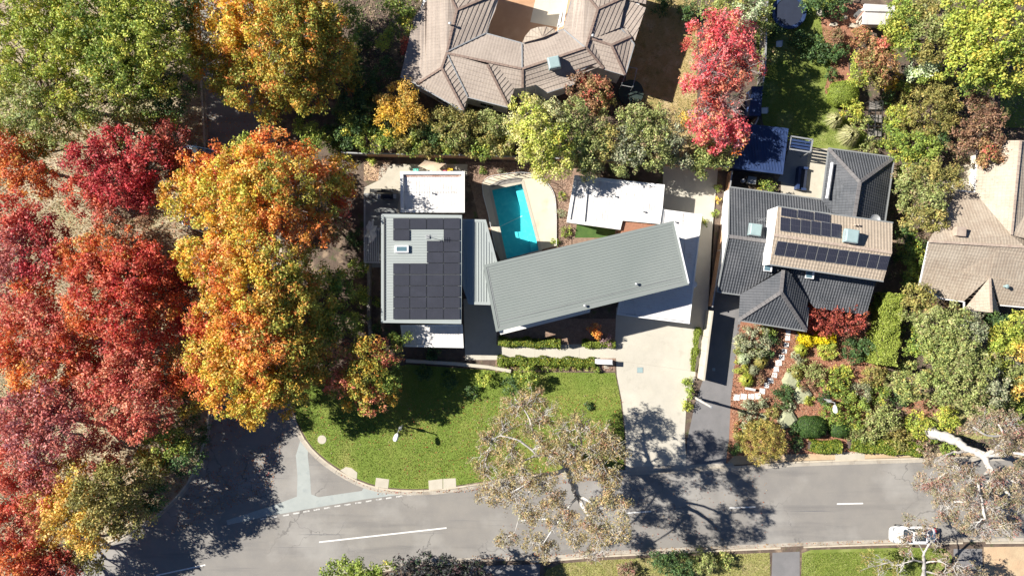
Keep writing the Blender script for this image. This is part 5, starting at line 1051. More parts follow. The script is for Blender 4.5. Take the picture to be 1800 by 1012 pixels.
tree('maple_tree', 'small peach and green maple leaning over the front lawn', base=(655, 640), lobes=[(605, 630, 26, 5.8, 'peach'), (645, 620, 30, 6, 'ogreen'), (680, 620, 26, 5.2, 'peach'), (600, 675, 28, 5.5, 'peach'), (640, 665, 32, 6, 'ogreen'), (680, 660, 26, 5, 'green'), (625, 700, 24, 4.8, 'ogreen'), (655, 705, 24, 4.6, 'peach'), (700, 600, 18, 4, 'green'), (685, 690, 18, 4, 'ogreen')], trunk=.16, rb=.5, bcov=1.1, cat='tree', leaf=.24)
# gums
def gum(label, base, forks, lobes, trunk, leaf=.19, cover=2.0, bcov=1.75, seed=3, pal=None, ground=.1, name='gum_tree', twigpx=1.0):
    """white barked eucalypt: thick forks traced as (px, py, z, radius) paths, limbs run out past the foliage"""
    random.seed(seed); b = W(base[0], base[1]); b.z = ground; r_ = empty(name, b, label, 'tree'); tk_ = MB(); br = MB(); blobs = []; nodes_ = []
    for k, path in enumerate(forks):
        P = [W(x, y, z) for x, y, z, _ in path]; rr = [t[3] for t in path]
        P2 = [Vector(p) for p in catmull([p.to_tuple() for p in P], 5)]; r2 = [r*random.uniform(.86, 1.13) for r in np.interp(np.linspace(0, len(rr)-1, len(P2)), range(len(rr)), rr)]; P2 = [p+Vector((random.uniform(-.3, .3), random.uniform(-.3, .3), 0))*r for p, r in zip(P2, r2)]
        (tk_ if k == 0 else br).tube(P2, r2, 9 if k == 0 else 7, cap=True); nodes_ += [(p, r) for p, r in zip(P2, r2) if p.z > 3.2]
    for px, py, r, z, pal_ in lobes:
        c = W(px, py, z); Rr = r*(CH-z)/1200; near = min(nodes_, key=lambda t: (t[0]-c).length+ (2 if t[0].z > c.z+1 else 0)); s, sr = near
        path = rand_curve(s, c+Vector((0, 0, -.2)), 5, .10, .02); r0 = min(sr*.6, .16); br.tube(path, [r0*(1-i/5)+.035*(i/5) for i in range(6)], 6); nodes_.append((path[3], .08))
        bl = lobeblobs(c, Rr, Rr*.55, pal_, .46, bcov, zmin=-.5, inner=.4); blobs += bl
        for x, y, z_, rb_, p in bl:
            if random.random() < .8:
                s2 = path[random.choice((2, 3, 4, 5))]; e = Vector((x, y, z_+.15)); tip = s2.lerp(e, random.uniform(.9, 1.12)); mid = rand_curve(s2, tip, 4, .14, .05); br.tube(mid, [.045, .034, .028, .02, .01], 4)
                for t in range(2):
                    a_ = mid[random.choice((2, 3))]; e2 = a_+Vector((random.uniform(-1, 1), random.uniform(-1, 1), random.uniform(-.1, .6)))*.7; br.tube([a_, a_.lerp(e2, .5)+Vector((0, 0, .08)), e2], [.02, .015, .007], 3)
    tk_.build('trunk', M['bark_white'], r_, True); br.build('branches', M['bark_white'], r_, True)
    q, K = leafcloud(blobs, leaf, cover, flat_=.75, droop=.5, asp=.42, up=.3, jit=.6); NQ[0] += len(q); link('crown', quadmesh('crown', q, K, M['leaf']), r_)
    return r_
G_, H_ = 'gum', 'gumred'
gum('large white limbed gum tree between the front lawn and the road', (986, 792), [
  [(986, 792, .1, .55), (992, 806, 3, .45), (998, 822, 6, .38), (1008, 850, 7.5, .32), (1016, 872, 8.5, .27), (1030, 898, 10, .2), (1042, 925, 11, .12)],
  [(995, 818, 4.8, .3), (985, 812, 7, .24), (965, 800, 8.5, .18), (945, 800, 9.5, .12), (915, 812, 10, .08)],
  [(996, 818, 5, .3), (1005, 812, 8, .22), (1025, 795, 10, .17), (1050, 780, 11.5, .12), (1085, 775, 12, .07)],
  [(985, 812, 7, .2), (962, 790, 8.5, .15), (940, 765, 9, .12), (934, 745, 9.3, .1), (925, 725, 9.5, .07), (905, 700, 9.8, .04)],
  [(998, 822, 6, .25), (975, 832, 8.5, .18), (950, 835, 10, .13), (925, 850, 10.5, .1), (890, 870, 10, .05)],
  [(945, 800, 9.5, .12), (915, 775, 10, .09), (880, 765, 10, .05)],
  [(1016, 872, 8.5, .16), (1035, 880, 10, .12), (1060, 905, 11, .1), (1065, 940, 11, .06), (1070, 965, 10.5, .03)],
  [(1016, 872, 8.5, .14), (1000, 890, 10, .11), (975, 925, 10, .08), (955, 955, 9, .04)],
  [(1025, 795, 10, .12), (1020, 770, 11, .09), (1010, 745, 11, .04)],
  [(950, 835, 10, .1), (925, 875, 10, .07), (905, 935, 8.5, .03)]],
  [(905, 715, 24, 9, G_), (935, 700, 26, 9.5, G_), (960, 730, 26, 9.5, G_), (890, 750, 26, 9, G_), (930, 750, 22, 9, G_), (860, 775, 26, 9.5, G_), (895, 795, 26, 10, G_), (850, 815, 26, 9.5, G_), (875, 840, 30, 10, G_), (920, 830, 28, 10.5, G_), (905, 870, 26, 10, G_), (860, 870, 22, 9, G_), (950, 780, 22, 10, G_), (975, 800, 26, 10.5, G_), (960, 850, 26, 10.5, G_), (985, 760, 24, 10.5, G_), (1025, 750, 28, 11, G_), (1060, 765, 28, 11.5, G_), (1000, 785, 24, 11, G_), (1045, 795, 26, 12, G_), (1080, 790, 24, 12, G_), (1015, 825, 24, 11, G_), (1055, 825, 24, 12, G_), (1080, 840, 20, 12, G_), (940, 900, 26, 9.5, G_), (975, 880, 24, 10, G_), (985, 915, 26, 10, G_), (1040, 905, 26, 11.5, G_), (1075, 880, 22, 12.5, G_), (1100, 900, 18, 13, G_), (1050, 940, 26, 11, G_), (1085, 935, 22, 12, G_), (1010, 945, 22, 10, G_), (890, 945, 20, 8, G_), (940, 950, 22, 8.5, G_), (1045, 975, 20, 9.5, H_), (965, 970, 18, 8, G_)],
  .5, seed=11, bcov=1.65)
gum('leaning white trunked gum tree at the right edge above the road', (1628, 750), [
  [(1628, 750, .1, .56), (1646, 763, 1.6, .50), (1672, 770, 3.2, .47), (1700, 788, 4.8, .38), (1725, 800, 6.5, .32), (1742, 825, 8, .26), (1757, 850, 9.5, .18), (1775, 870, 10, .1)],
  [(1712, 792, 5.6, .3), (1745, 800, 7.5, .24), (1770, 795, 9, .17), (1810, 800, 10, .1)],
  [(1730, 802, 6.8, .26), (1755, 785, 8.5, .2), (1765, 765, 9.5, .14), (1755, 745, 10, .07)],
  [(1742, 825, 8, .2), (1720, 845, 9, .14), (1725, 880, 10, .12), (1732, 912, 10.5, .1)],
  [(1742, 825, 8, .2), (1775, 840, 9, .15), (1800, 870, 9.5, .1)],
  [(1765, 765, 9.5, .12), (1735, 765, 10, .08), (1710, 750, 10, .04)]],
  [(1705, 745, 20, 8.5, H_), (1740, 738, 24, 9, H_), (1775, 745, 28, 9.5, H_), (1640, 806, 16, 5, H_), (1760, 780, 24, 9.5, H_), (1665, 820, 22, 8, H_), (1630, 850, 22, 8.5, H_), (1660, 860, 24, 9, H_), (1700, 840, 24, 9, H_), (1740, 850, 26, 9.5, H_), (1780, 835, 24, 9.5, H_), (1790, 880, 26, 9.5, H_), (1700, 880, 26, 10, H_), (1660, 895, 24, 9.5, H_), (1745, 895, 24, 10, H_), (1705, 920, 22, 9.5, H_), (1735, 930, 20, 9, H_), (1770, 925, 22, 9, H_), (1800, 790, 24, 9, H_)],
  .6, seed=5, bcov=1.7)
gum('slender white gum rising at the bottom edge beside the parked white car', (1622, 1020), [
  [(1622, 1030, .1, .22), (1623, 1012, 2.5, .2), (1625, 990, 4.2, .16), (1624, 973, 5.2, .12), (1634, 955, 6, .08)],
  [(1625, 988, 4.3, .1), (1608, 984, 5, .07), (1596, 985, 5.5, .04)], [(1625, 988, 4.3, .1), (1650, 986, 5, .06), (1665, 992, 5.5, .03)], [(1624, 973, 5.2, .07), (1612, 950, 5.8, .05), (1592, 925, 6.2, .02)]],
  [(1600, 915, 13, 5.8, H_), (1612, 940, 16, 6, H_), (1630, 925, 14, 6, H_), (1640, 950, 16, 6, H_), (1585, 950, 11, 5.5, H_), (1600, 970, 14, 5, H_), (1570, 995, 20, 4, 'golive'), (1525, 985, 20, 4, 'golive'), (1545, 1005, 18, 4, 'golive'), (1650, 985, 18, 5, H_), (1690, 1000, 26, 5, H_), (1660, 1010, 20, 5, H_), (1725, 1015, 18, 4, H_)],
  .2, seed=9, bcov=.8)
# the belt of trees behind the pool
B_ = lambda *a, **k: tree(*a, **{**dict(cat='tree', leaf=.22, rb=.48, trunk=.14), **k})
B_('garden_tree', 'bright golden yellow tree at the corner of the brown tiled house', base=(712, 215), lobes=[(690, 175, 26, 4.5, 'gold'), (715, 165, 22, 5, 'gold'), (725, 195, 26, 4.5, 'gold'), (690, 210, 28, 4.5, 'yellow'), (715, 220, 18, 3.5, 'yellow'), (745, 205, 18, 3.5, 'golive')], asp=.4)
B_('garden_tree', 'olive green bushy tree between the yellow tree and the brown house wall', base=(800, 220), lobes=[(785, 215, 26, 3.8, 'golive'), (815, 210, 24, 3.5, 'golive'), (800, 240, 26, 3.5, 'olive'), (765, 235, 18, 3, 'dgreen')])
B_('garden_tree', 'dark olive shrub tree just left of the big lemon coloured tree', base=(865, 225), lobes=[(870, 215, 24, 3.5, 'olive'), (850, 235, 24, 3.2, 'golive'), (880, 245, 22, 3, 'olive')])
B_('garden_tree', 'largest lemon yellow tree spilling over the fence towards the pool', base=(945, 235), lobes=[(925, 205, 36, 7.0, 'lime'), (960, 210, 34, 7.0, 'cream'), (940, 240, 36, 7.5, 'lime'), (975, 245, 31, 7.0, 'ygreen'), (945, 275, 31, 6.5, 'lime'), (980, 285, 27, 6.0, 'lime'), (1010, 200, 29, 6.5, 'olive'), (1000, 250, 29, 6.0, 'pgreen'), (960, 300, 20, 5.3, 'lime'), (905, 225, 22, 6.0, 'cream')], bare=((930, 180, 26, 6, 8), (975, 215, 26, 6.5, 8)), bcov=1.1)
B_('garden_tree', 'bronze red shrub tree against the shaded end of the brown house', base=(1030, 165), lobes=[(1020, 150, 24, 4, 'bronze'), (1045, 165, 28, 4.5, 'rust'), (1030, 185, 26, 4, 'bronze'), (1060, 185, 20, 3.5, 'golive'), (1025, 140, 14, 3.8, 'crimson')])
B_('garden_tree', 'grey olive bushy tree in the middle of the fence belt', base=(1045, 240), lobes=[(1040, 225, 32, 5.4, 'olive'), (1035, 265, 32, 5.2, 'olive'), (1065, 250, 30, 5.2, 'golive'), (1030, 295, 23, 4.4, 'olive')], bare=((1050, 270, 24, 4.5, 8),))
B_('garden_tree', 'twiggy grey green tree left of the crimson tree', base=(1130, 240), lobes=[(1115, 220, 33, 5.4, 'olive'), (1150, 215, 31, 5.4, 'olive'), (1105, 255, 33, 5.2, 'grey'), (1145, 255, 33, 5.2, 'olive'), (1175, 240, 29, 4.8, 'grey'), (1100, 285, 26, 4.3, 'olive'), (1160, 280, 24, 4.2, 'olive')], bare=((1130, 240, 40, 5, 14), (1100, 270, 26, 4.5, 8)))
B_('pistachio_tree', 'tall crimson pink tree with bare twigs at the middle of the top', base=(1245, 175), lobes=[(1245, 55, 31, 7.5, 'pinkred'), (1280, 45, 28, 7.5, 'pinkred'), (1235, 80, 31, 7.5, 'coral'), (1270, 85, 33, 8.0, 'pinkred'), (1310, 60, 19, 6.5, 'pinkred'), (1300, 90, 28, 7.5, 'pinkred'), (1325, 115, 21, 6.5, 'pinkred'), (1245, 120, 33, 7.5, 'pinkred'), (1285, 130, 31, 7.5, 'coral'), (1225, 140, 24, 6.5, 'pinkred'), (1245, 165, 28, 6.5, 'coral'), (1280, 170, 28, 6.5, 'mauve'), (1240, 205, 26, 6.0, 'pinkred'), (1265, 215, 31, 6.0, 'pinkred'), (1225, 230, 24, 5.5, 'pinkred'), (1255, 240, 26, 5.0, 'pinkred'), (1290, 230, 26, 5.5, 'pinkred'), (1295, 250, 19, 4.5, 'orange'), (1215, 210, 14, 4.0, 'gold')], bcov=.85, trunk=.25, bare=((1255, 110, 40, 9, 12), (1315, 115, 30, 8, 10), (1290, 175, 36, 7.5, 14), (1240, 165, 30, 7.5, 8)))
B_('garden_tree', 'soft sage green shrub tree below the crimson tree', base=(1235, 275), lobes=[(1205, 275, 22, 3.6, 'grey'), (1235, 265, 26, 4, 'pgreen'), (1265, 272, 24, 3.6, 'pgreen'), (1235, 288, 20, 3, 'pgreen')])
B_('garden_tree', 'pale feathery green tree at the top edge right of the dry yard', base=(1285, 15), lobes=[(1250, 15, 22, 5, 'pgreen'), (1285, 5, 28, 5.5, 'pgreen'), (1315, 15, 26, 5.5, 'silver'), (1335, 45, 20, 4, 'pgreen'), (1340, 10, 20, 5, 'pgreen')])
B_('garden_tree', 'dark green glossy tree in the gap left of the brown house', base=(700, 35), lobes=[(705, 10, 26, 4.6, 'green'), (715, 40, 18, 4, 'green'), (690, 55, 14, 3, 'green'), (670, 75, 12, 3, 'ygreen')])
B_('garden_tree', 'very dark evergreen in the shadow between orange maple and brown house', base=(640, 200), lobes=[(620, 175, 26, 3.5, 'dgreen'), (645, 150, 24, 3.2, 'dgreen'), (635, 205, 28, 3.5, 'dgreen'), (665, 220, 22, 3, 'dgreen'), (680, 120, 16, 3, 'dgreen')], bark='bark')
B_('garden_tree', 'glossy green tree at the paling fence left end', base=(640, 235), lobes=[(620, 215, 20, 3.6, 'green'), (610, 245, 18, 3, 'dgreen'), (645, 245, 22, 3.3, 'green'), (675, 250, 22, 3.2, 'green'), (700, 250, 20, 3, 'golive')])
B_('garden_tree', 'low mixed green shrub run along the fence, under the golden tree', base=(745, 255), lobes=[(725, 250, 20, 2.8, 'green'), (750, 255, 20, 2.8, 'golive'), (775, 260, 18, 2.6, 'green'), (735, 235, 16, 3, 'olive')])
B_('garden_tree', 'low olive shrub run along the fence left of the lemon tree', base=(845, 262), lobes=[(820, 260, 20, 2.6, 'golive'), (850, 260, 20, 2.8, 'green'), (880, 265, 18, 2.8, 'golive'), (900, 250, 14, 3, 'ygreen')])
B_('garden_tree', 'bright green shrub beside the shaded street north of the orange maple', base=(548, 240), lobes=[(540, 232, 20, 2.8, 'bgreen'), (560, 245, 16, 2.5, 'green'), (535, 215, 14, 2.4, 'dgreen')])
B_('garden_tree', 'small red foliage shrub at the shaded west wall of the brown house', base=(718, 80), lobes=[(715, 75, 9, 2.2, 'coral'), (718, 92, 8, 2, 'coral')])
B_('garden_tree', 'orange leaved sapling in the shaded front bed of the main house', base=(1046, 583), lobes=[(1040, 578, 9, 2.0, 'orange'), (1052, 586, 9, 1.8, 'orange'), (1047, 576, 7, 2.2, 'orange')], trunk=.05, leaf=.2, rb=.3)
# trees and shrubs of the upper right gardens
B_('garden_tree', 'rust and green tree with a red tip in the upper right garden', base=(1540, 110), lobes=[(1545, 90, 24, 4.4, 'rust'), (1525, 110, 24, 4.2, 'rust'), (1555, 120, 22, 4, 'rust'), (1510, 130, 20, 3.6, 'ygreen'), (1535, 138, 18, 3.4, 'golive'), (1552, 78, 5, 4.9, 'coral'), (1505, 100, 14, 3.4, 'ygreen')])
B_('garden_tree', 'bright green tree just right of the white garden shed', base=(1575, 60), lobes=[(1570, 50, 26, 5, 'ygreen'), (1600, 40, 26, 5.4, 'green'), (1590, 80, 24, 4.8, 'green'), (1560, 75, 18, 4, 'green'), (1620, 20, 24, 5.5, 'golive'), (1585, 12, 22, 5, 'green')])
B_('garden_tree', 'straw olive tree between the shed tree and the big yellow green tree', base=(1640, 70), lobes=[(1635, 50, 24, 6, 'olive'), (1665, 45, 26, 6.2, 'pgreen'), (1645, 85, 22, 5.6, 'golive'), (1625, 100, 16, 5, 'golive')])
B_('evergreen_tree', 'very large yellow green tree in the top right corner', base=(1720, 100), lobes=[(1690, 20, 32, 8, 'ygreen'), (1730, 10, 36, 8.5, 'ygreen'), (1775, 25, 36, 8.5, 'ygreen'), (1700, 65, 32, 8, 'ygreen'), (1745, 60, 36, 9, 'ygreen'), (1790, 70, 30, 8, 'green'), (1690, 110, 30, 7, 'ygreen'), (1730, 105, 34, 8, 'ygreen'), (1770, 115, 32, 7.5, 'ygreen'), (1715, 140, 24, 6, 'green'), (1755, 148, 26, 6, 'ygreen'), (1795, 150, 18, 5.5, 'ygreen')], leaf=.28, rb=.6, trunk=.35, bcov=1.15)
B_('garden_tree', 'silvery white leaved shrub between the round bush and the yellow flowers', base=(1612, 130), lobes=[(1610, 115, 16, 3.6, 'silver'), (1600, 135, 14, 3.2, 'silver'), (1632, 115, 14, 4, 'silver'), (1640, 130, 16, 3.6, 'ygreen'), (1620, 130, 14, 3.3, 'bgreen')])
B_('garden_tree', 'dark bronze leaved tree overhanging the beige roof corner', base=(1715, 225), lobes=[(1720, 195, 24, 4.6, 'bronze'), (1745, 210, 20, 4.6, 'bronze'), (1715, 230, 26, 4.6, 'bronze'), (1745, 245, 20, 4.4, 'bronze'), (1690, 255, 24, 4.2, 'bronze'), (1735, 270, 22, 4.4, 'rust'), (1765, 270, 16, 4.2, 'bronze'), (1705, 175, 14, 4, 'bronze')])
B_('garden_tree', 'leafy green tree below the round bush, left of the bronze one', base=(1605, 265), lobes=[(1600, 255, 22, 3.6, 'green'), (1630, 262, 22, 3.6, 'bgreen'), (1585, 275, 18, 3, 'green'), (1610, 285, 20, 3.2, 'green'), (1570, 245, 16, 3, 'green'), (1650, 255, 16, 3, 'dgreen')])
B_('garden_tree', 'wide olive tree spreading between the charcoal and beige houses', base=(1625, 335), lobes=[(1600, 310, 24, 4.6, 'olive'), (1635, 305, 26, 5, 'golive'), (1665, 315, 22, 4.8, 'golive'), (1600, 345, 26, 4.6, 'olive'), (1640, 345, 26, 5, 'olive'), (1610, 380, 24, 4.4, 'golive'), (1645, 385, 22, 4.6, 'golive'), (1590, 330, 16, 4, 'olive')], up=.6)
B_('garden_tree', 'glossy green shrub in the dark gap beside the beige roof corner', base=(1600, 440), lobes=[(1600, 430, 20, 2.8, 'green'), (1610, 455, 18, 2.6, 'green'), (1625, 440, 14, 2.6, 'dgreen'), (1590, 415, 14, 2.6, 'dgreen')])
B_('garden_tree', 'small light green shrub below the dark gap, beside the beige eave', base=(1605, 485), lobes=[(1605, 475, 15, 2.4, 'ygreen'), (1598, 495, 15, 2.2, 'green'), (1618, 490, 10, 2.2, 'olive')])
B_('garden_tree', 'bronze olive tree right of the tall clipped hedge', base=(1605, 535), lobes=[(1606, 520, 19, 4.4, 'golive'), (1620, 525, 22, 4.4, 'golive'), (1610, 550, 22, 4.2, 'olive'), (1635, 540, 16, 4, 'rust')])
B_('evergreen_tree', 'big soft olive tree in front of the beige house, northern crown', base=(1680, 590), lobes=[(1640, 570, 28, 5.2, 'olive'), (1675, 565, 30, 5.6, 'olive'), (1705, 580, 26, 5.4, 'grey'), (1650, 605, 30, 5.4, 'pgreen'), (1690, 605, 30, 5.6, 'olive'), (1615, 605, 22, 4.2, 'green'), (1604, 615, 14, 3.6, 'bgreen')], bcov=1.25, trunk=.3)
B_('evergreen_tree', 'big soft olive tree above the small east lawn, southern crown', base=(1695, 660), lobes=[(1640, 650, 30, 5.4, 'pgreen'), (1685, 645, 32, 5.8, 'olive'), (1725, 640, 28, 5.4, 'olive'), (1650, 680, 30, 4.8, 'olive'), (1700, 685, 32, 5.2, 'olive'), (1740, 680, 30, 5, 'grey'), (1720, 705, 26, 4.4, 'olive'), (1600, 680, 24, 3.8, 'pgreen'), (1760, 700, 18, 4, 'olive')], bcov=1.25, trunk=.3)
B_('garden_tree', 'yellow green tree at the right edge below the beige roof', base=(1775, 595), lobes=[(1760, 590, 26, 4.6, 'ygreen'), (1790, 575, 26, 4.8, 'ygreen'), (1755, 620, 24, 4.4, 'ygreen'), (1790, 615, 24, 4.4, 'gold'), (1750, 560, 16, 3.6, 'dgreen')])
B_('garden_tree', 'pale olive twiggy tree at the right edge above the leaning gum', base=(1785, 665), lobes=[(1785, 650, 24, 4.4, 'olive'), (1795, 680, 22, 4.2, 'gold'), (1770, 640, 16, 4, 'grey')], bare=((1785, 625, 24, 4.6, 10),))
B_('garden_tree', 'bright green shrub under the pale olive tree at the right edge', base=(1795, 718), lobes=[(1792, 715, 18, 2.4, 'bgreen'), (1780, 722, 10, 2, 'green')])
def shrub(name, label, px, py, r, h, pal, leaf=.17, rb=.34, cat='shrub', bcov=1.8, cover=1.7, group=None, stems=5, **kw):
    """low plant: stems from the ground into one or more leafy mounds; px and py give where it is seen"""
    rad = r*(CH-h*.5)/1200; c = W(px, py, h*.55); b = Vector((c.x, c.y, .1)); r_ = empty(name, b, label, cat, group); st = MB()
    bl = lobeblobs(Vector((c.x, c.y, .1+h*.42)), rad*.86, h*.5, pal, min(rb, rad*.5), bcov, zmin=-.6)
    for x, y, z, _, _ in random.sample(bl, min(stems, len(bl))): st.tube(rand_curve(b, Vector((x, y, z)), 3, .08), [.03, .025, .018, .01], 4)
    st.build('stems', M['bark'], r_)
    q, K = leafcloud(bl, leaf, cover, **kw); NQ[0] += len(q); link('foliage', quadmesh('foliage', q, K, M['leaf']), r_); return r_
def topiary(label, px, py, rx, ry, h, pal, leaf=.11, name='topiary_shrub', rough=.06, n=None, rz=0, cat='shrub'):
    """clipped dome: dense leaves on a smooth ellipsoid"""
    rad, rady = rx*(CH-h/2)/1200, ry*(CH-h/2)/1200; c = W(px, py, h*.4); c.z = .1; r_ = empty(name, c, label, cat)
    st = MB(); st.tube([c, c+Vector((0, 0, h*.6))], [.08, .05], 6); st.build('stems', M['bark'], r_)
    n = n or int(2.6*2*math.pi*rad*rady/(leaf*leaf*.32)); d = unit(rng.normal(size=(n, 3))); d[:, 2] = np.abs(d[:, 2]*1.0)
    w = np.array([a for a, _ in PAL[pal]]); cs = np.array([b for _, b in PAL[pal]]); w = w/w.sum(); K = np.clip(cs[rng.choice(len(w), n, p=w)]*(1+rng.normal(0, .15, (n, 1))), .005, .95)
    lump = 1+rough*np.sin(d[:, :1]*9+d[:, 1:2]*5)*np.sin(d[:, 1:2]*8-d[:, 2:]*6+px)
    sup = 1/np.power(np.abs(d[:, :1])**3+np.abs(d[:, 1:2])**3+np.abs(d[:, 2:])**3, 1/3.)
    P = np.array([c.x, c.y, .1])+d*sup*lump*np.array([rad, rady, h])*rng.uniform(.93, 1.0, (n, 1))
    nr = unit(d+rng.normal(0, .35, (n, 3))); t = unit(np.cross(nr, rng.normal(size=(n, 3)))); b = np.cross(nr, t); s = leaf*rng.uniform(.7, 1.3, (n, 1))
    q = np.stack([P+t*s*.55, P+b*s*.35, P-t*s*.55, P-b*s*.35], 1); NQ[0] += n; link('foliage', quadmesh('foliage', q, K, M['leaf']), r_)
    core = MB(); core.lathe(c, [(.95*min(rad, rady), 0), (.9*min(rad, rady), h*.5), (.6*min(rad, rady), h*.82), (0, h*.9)], 12); core.build('stems', M['bark'], r_); return r_
def hedge(label, pts, w, h, pal, leaf=.13, name='hedge', dens=1.0, lump=.12, cat='hedge'):
    """clipped hedge along a line of pixels, leaves on its sides and top"""
    P = [W(p[0], p[1], h*.6) for p in pts]; P = [Vector((p.x, p.y, .1)) for p in P]; r_ = empty(name, P[0], label, cat); Q, D_ = [], []; st = MB()
    for a, b in zip(P[:-1], P[1:]):
        L_ = (b-a).length; d = (b-a).normalized(); s = Vector((-d.y, d.x, 0)); per = w+2*h; n = int(dens*2.4*L_*per/(leaf*leaf*.35))
        u = rng.random(n)*L_; v = rng.random(n)*per; side = np.where(v < h, -1, np.where(v > h+w, 1, 0)); zz = np.where(side == 0, h, np.where(side < 0, v, v-h-w)); ww = np.where(side == 0, v-h-w/2, side*w/2)
        lm = lump*(np.sin(u*2.3+ww*3)+np.sin(u*5.1-zz*4)*.6+rng.normal(0, .5, n)); rnd = np.clip((zz/h-.75)*4, 0, 1)*np.abs(side)
        ww2 = ww+np.sign(ww)*lm*(np.abs(side))-np.sign(ww)*rnd*.12; zz2 = np.clip(zz+lm*(side == 0)*.8, .02, None)
        Q.append(np.array(a)[None]+np.outer(u, d)+np.outer(ww2, s)+np.outer(zz2, [0, 0, 1])); D_.append(np.outer(side, s)+np.outer(side == 0, [0, 0, 1.]))
        k = max(2, int(L_/.8))
        for i in range(k): e = a+d*(i+.5)*L_/k; st.tube([e, e+Vector((0, 0, h*.8))], [.04, .02], 5)
        st.prism([(t.x, t.y, h*.8) for t in (a-s*w*.36, b-s*w*.36, b+s*w*.36, a+s*w*.36)], .15)
    st.build('stems', M['bark'], r_)
    P_ = np.concatenate(Q); D = unit(np.concatenate(D_)+1e-6); n = len(P_); wt = np.array([a for a, _ in PAL[pal]]); cs = np.array([b for _, b in PAL[pal]]); wt = wt/wt.sum(); K = np.clip(cs[rng.choice(len(wt), n, p=wt)]*(1+rng.normal(0, .16, (n, 1))), .005, .95)
    nr = unit(D+rng.normal(0, .5, (n, 3))); t = unit(np.cross(nr, rng.normal(size=(n, 3)))); b = np.cross(nr, t); s_ = leaf*rng.uniform(.7, 1.35, (n, 1))
    q = np.stack([P_+t*s_*.55, P_+b*s_*.36, P_-t*s_*.55, P_-b*s_*.36], 1); NQ[0] += n; link('foliage', quadmesh('foliage', q, K, M['leaf']), r_); return r_
def tuft(label, px, py, r, h, pal, n=500, name='grass_tuft', group=None, wid=.035, cat='grass clump'):
    """spiky clump: arching blades from one root"""
    c = W(px, py, h*.5); rad = r*.06; n = int(n); a = rng.random(n)*2*math.pi; el = rng.uniform(.15, 1.0, n); L_ = rng.uniform(.6, 1.1, n)
    root = np.stack([c.x+np.cos(a)*rad*.12, c.y+np.sin(a)*rad*.12, np.full(n, .1)], 1)
    mid = root+np.stack([np.cos(a)*rad*.5*el*L_, np.sin(a)*rad*.5*el*L_, h*L_*(1.1-.3*el)], 1); tip = root+np.stack([np.cos(a)*rad*el*L_, np.sin(a)*rad*el*L_, h*L_*(1.15-.85*el)], 1)
    s = np.stack([-np.sin(a), np.cos(a), np.zeros(n)], 1)*wid; q = np.concatenate([np.stack([root-s, root+s, mid+s, mid-s], 1), np.stack([mid-s, mid+s, tip+s*.2, tip-s*.2], 1)])
    w = np.array([x for x, _ in PAL[pal]]); cs = np.array([b for _, b in PAL[pal]]); w = w/w.sum(); K = np.clip(cs[rng.choice(len(w), n, p=w)]*(1+rng.normal(0, .15, (n, 1))), .005, .95); K = np.concatenate([K, K])
    NQ[0] += len(q); o = link(name, quadmesh(name, q, K, M['leaf'])); return tag(o, label, cat, group)
topiary('clipped round bright green ball bush on the shaded garden lawn', 1483, 165, 26, 22, 1.7, 'bgreen', .11)
shrub('round_bush', 'huge round olive bush with fine foliage in the upper right garden', 1637, 195, 62, 5.0, 'golive', .17, .42, bcov=2.2)
shrub('shrub', 'bright green shrub at the left foot of the huge round bush', 1580, 205, 26, 2.6, 'ygreen', .18); shrub('shrub', 'green creeping shrub below left of the huge round bush', 1572, 230, 22, 2.2, 'green', .18)
shrub('shrub', 'vivid golden yellow shrub among the dark upper right trees', 1570, 150, 15, 1.8, 'yellow', .17); shrub('shrub', 'small golden shrub tip above the vivid yellow one', 1580, 133, 8, 1.8, 'yellow', .17)
shrub('shrub', 'fresh green shrub beside the clipped ball bush', 1500, 195, 22, 2.4, 'ygreen', .18); shrub('shrub', 'olive shrub left of the netted vegetable beds', 1515, 215, 18, 2.0, 'pgreen', .18)
tuft('cream striped arching grass clump at the lawn edge near the charcoal house', 1492, 240, 21, 1.6, 'cream', 900); tuft('cream arching grass clump nearest the clipped ball bush', 1466, 212, 16, 1.3, 'cream', 700)
shrub('shrub', 'bronze olive shrub left of two near the white shed', 1473, 65, 19, 2.0, 'bronze', .17); shrub('shrub', 'bronze olive shrub right of two near the white shed', 1512, 65, 21, 2.2, 'rust', .17)
shrub('shrub', 'shaded dark shrub on the upper garden lawn', 1430, 85, 24, 1.8, 'dgreen', .18); shrub('shrub', 'shaded dark shrub below the trampoline', 1405, 70, 18, 1.8, 'dgreen', .18); shrub('shrub', 'olive shrub against the grey paling fence by the crimson tree', 1353, 95, 18, 2.6, 'olive', .18)
shrub('shrub', 'low green shrub between the patio and the netted beds', 1530, 258, 20, 1.2, 'olive', .17); shrub('shrub', 'dark green shrub at the top corner of the upper right lawn', 1455, 95, 22, 1.8, 'dgreen', .18); shrub('shrub', 'leafy dark shrub between the navy garage and the charcoal roof', 1350, 328, 16, 2.2, 'green', .18); shrub('shrub', 'shaded dark shrub at the top edge beside the shed', 1470, 5, 30, 3, 'dgreen', .2); shrub('shrub', 'shaded tree top at the top edge right of the trampoline', 1430, -5, 28, 3.5, 'dgreen', .2)
hedge('tall bright green clipped hedge between charcoal house and olive trees', [(1564, 515), (1559, 560), (1551, 640)], 1.65, 2.7, 'hedge', .15, lump=.2)
shrub('shrub', 'wide crimson brown smoke bush against the charcoal roof', 1452, 560, 37, 4.3, 'maroon', .2, .32, up=.2, jit=.7); shrub('shrub', 'crimson brown smoke bush, right half touching the dark gap', 1491, 562, 37, 4.3, 'maroon', .2, .32, up=.2, jit=.7)
hedge('bright yellow flowering low hedge below the crimson bush', [(1400, 592), (1430, 598), (1466, 594)], .8, .8, 'byellow', .14, lump=.26)
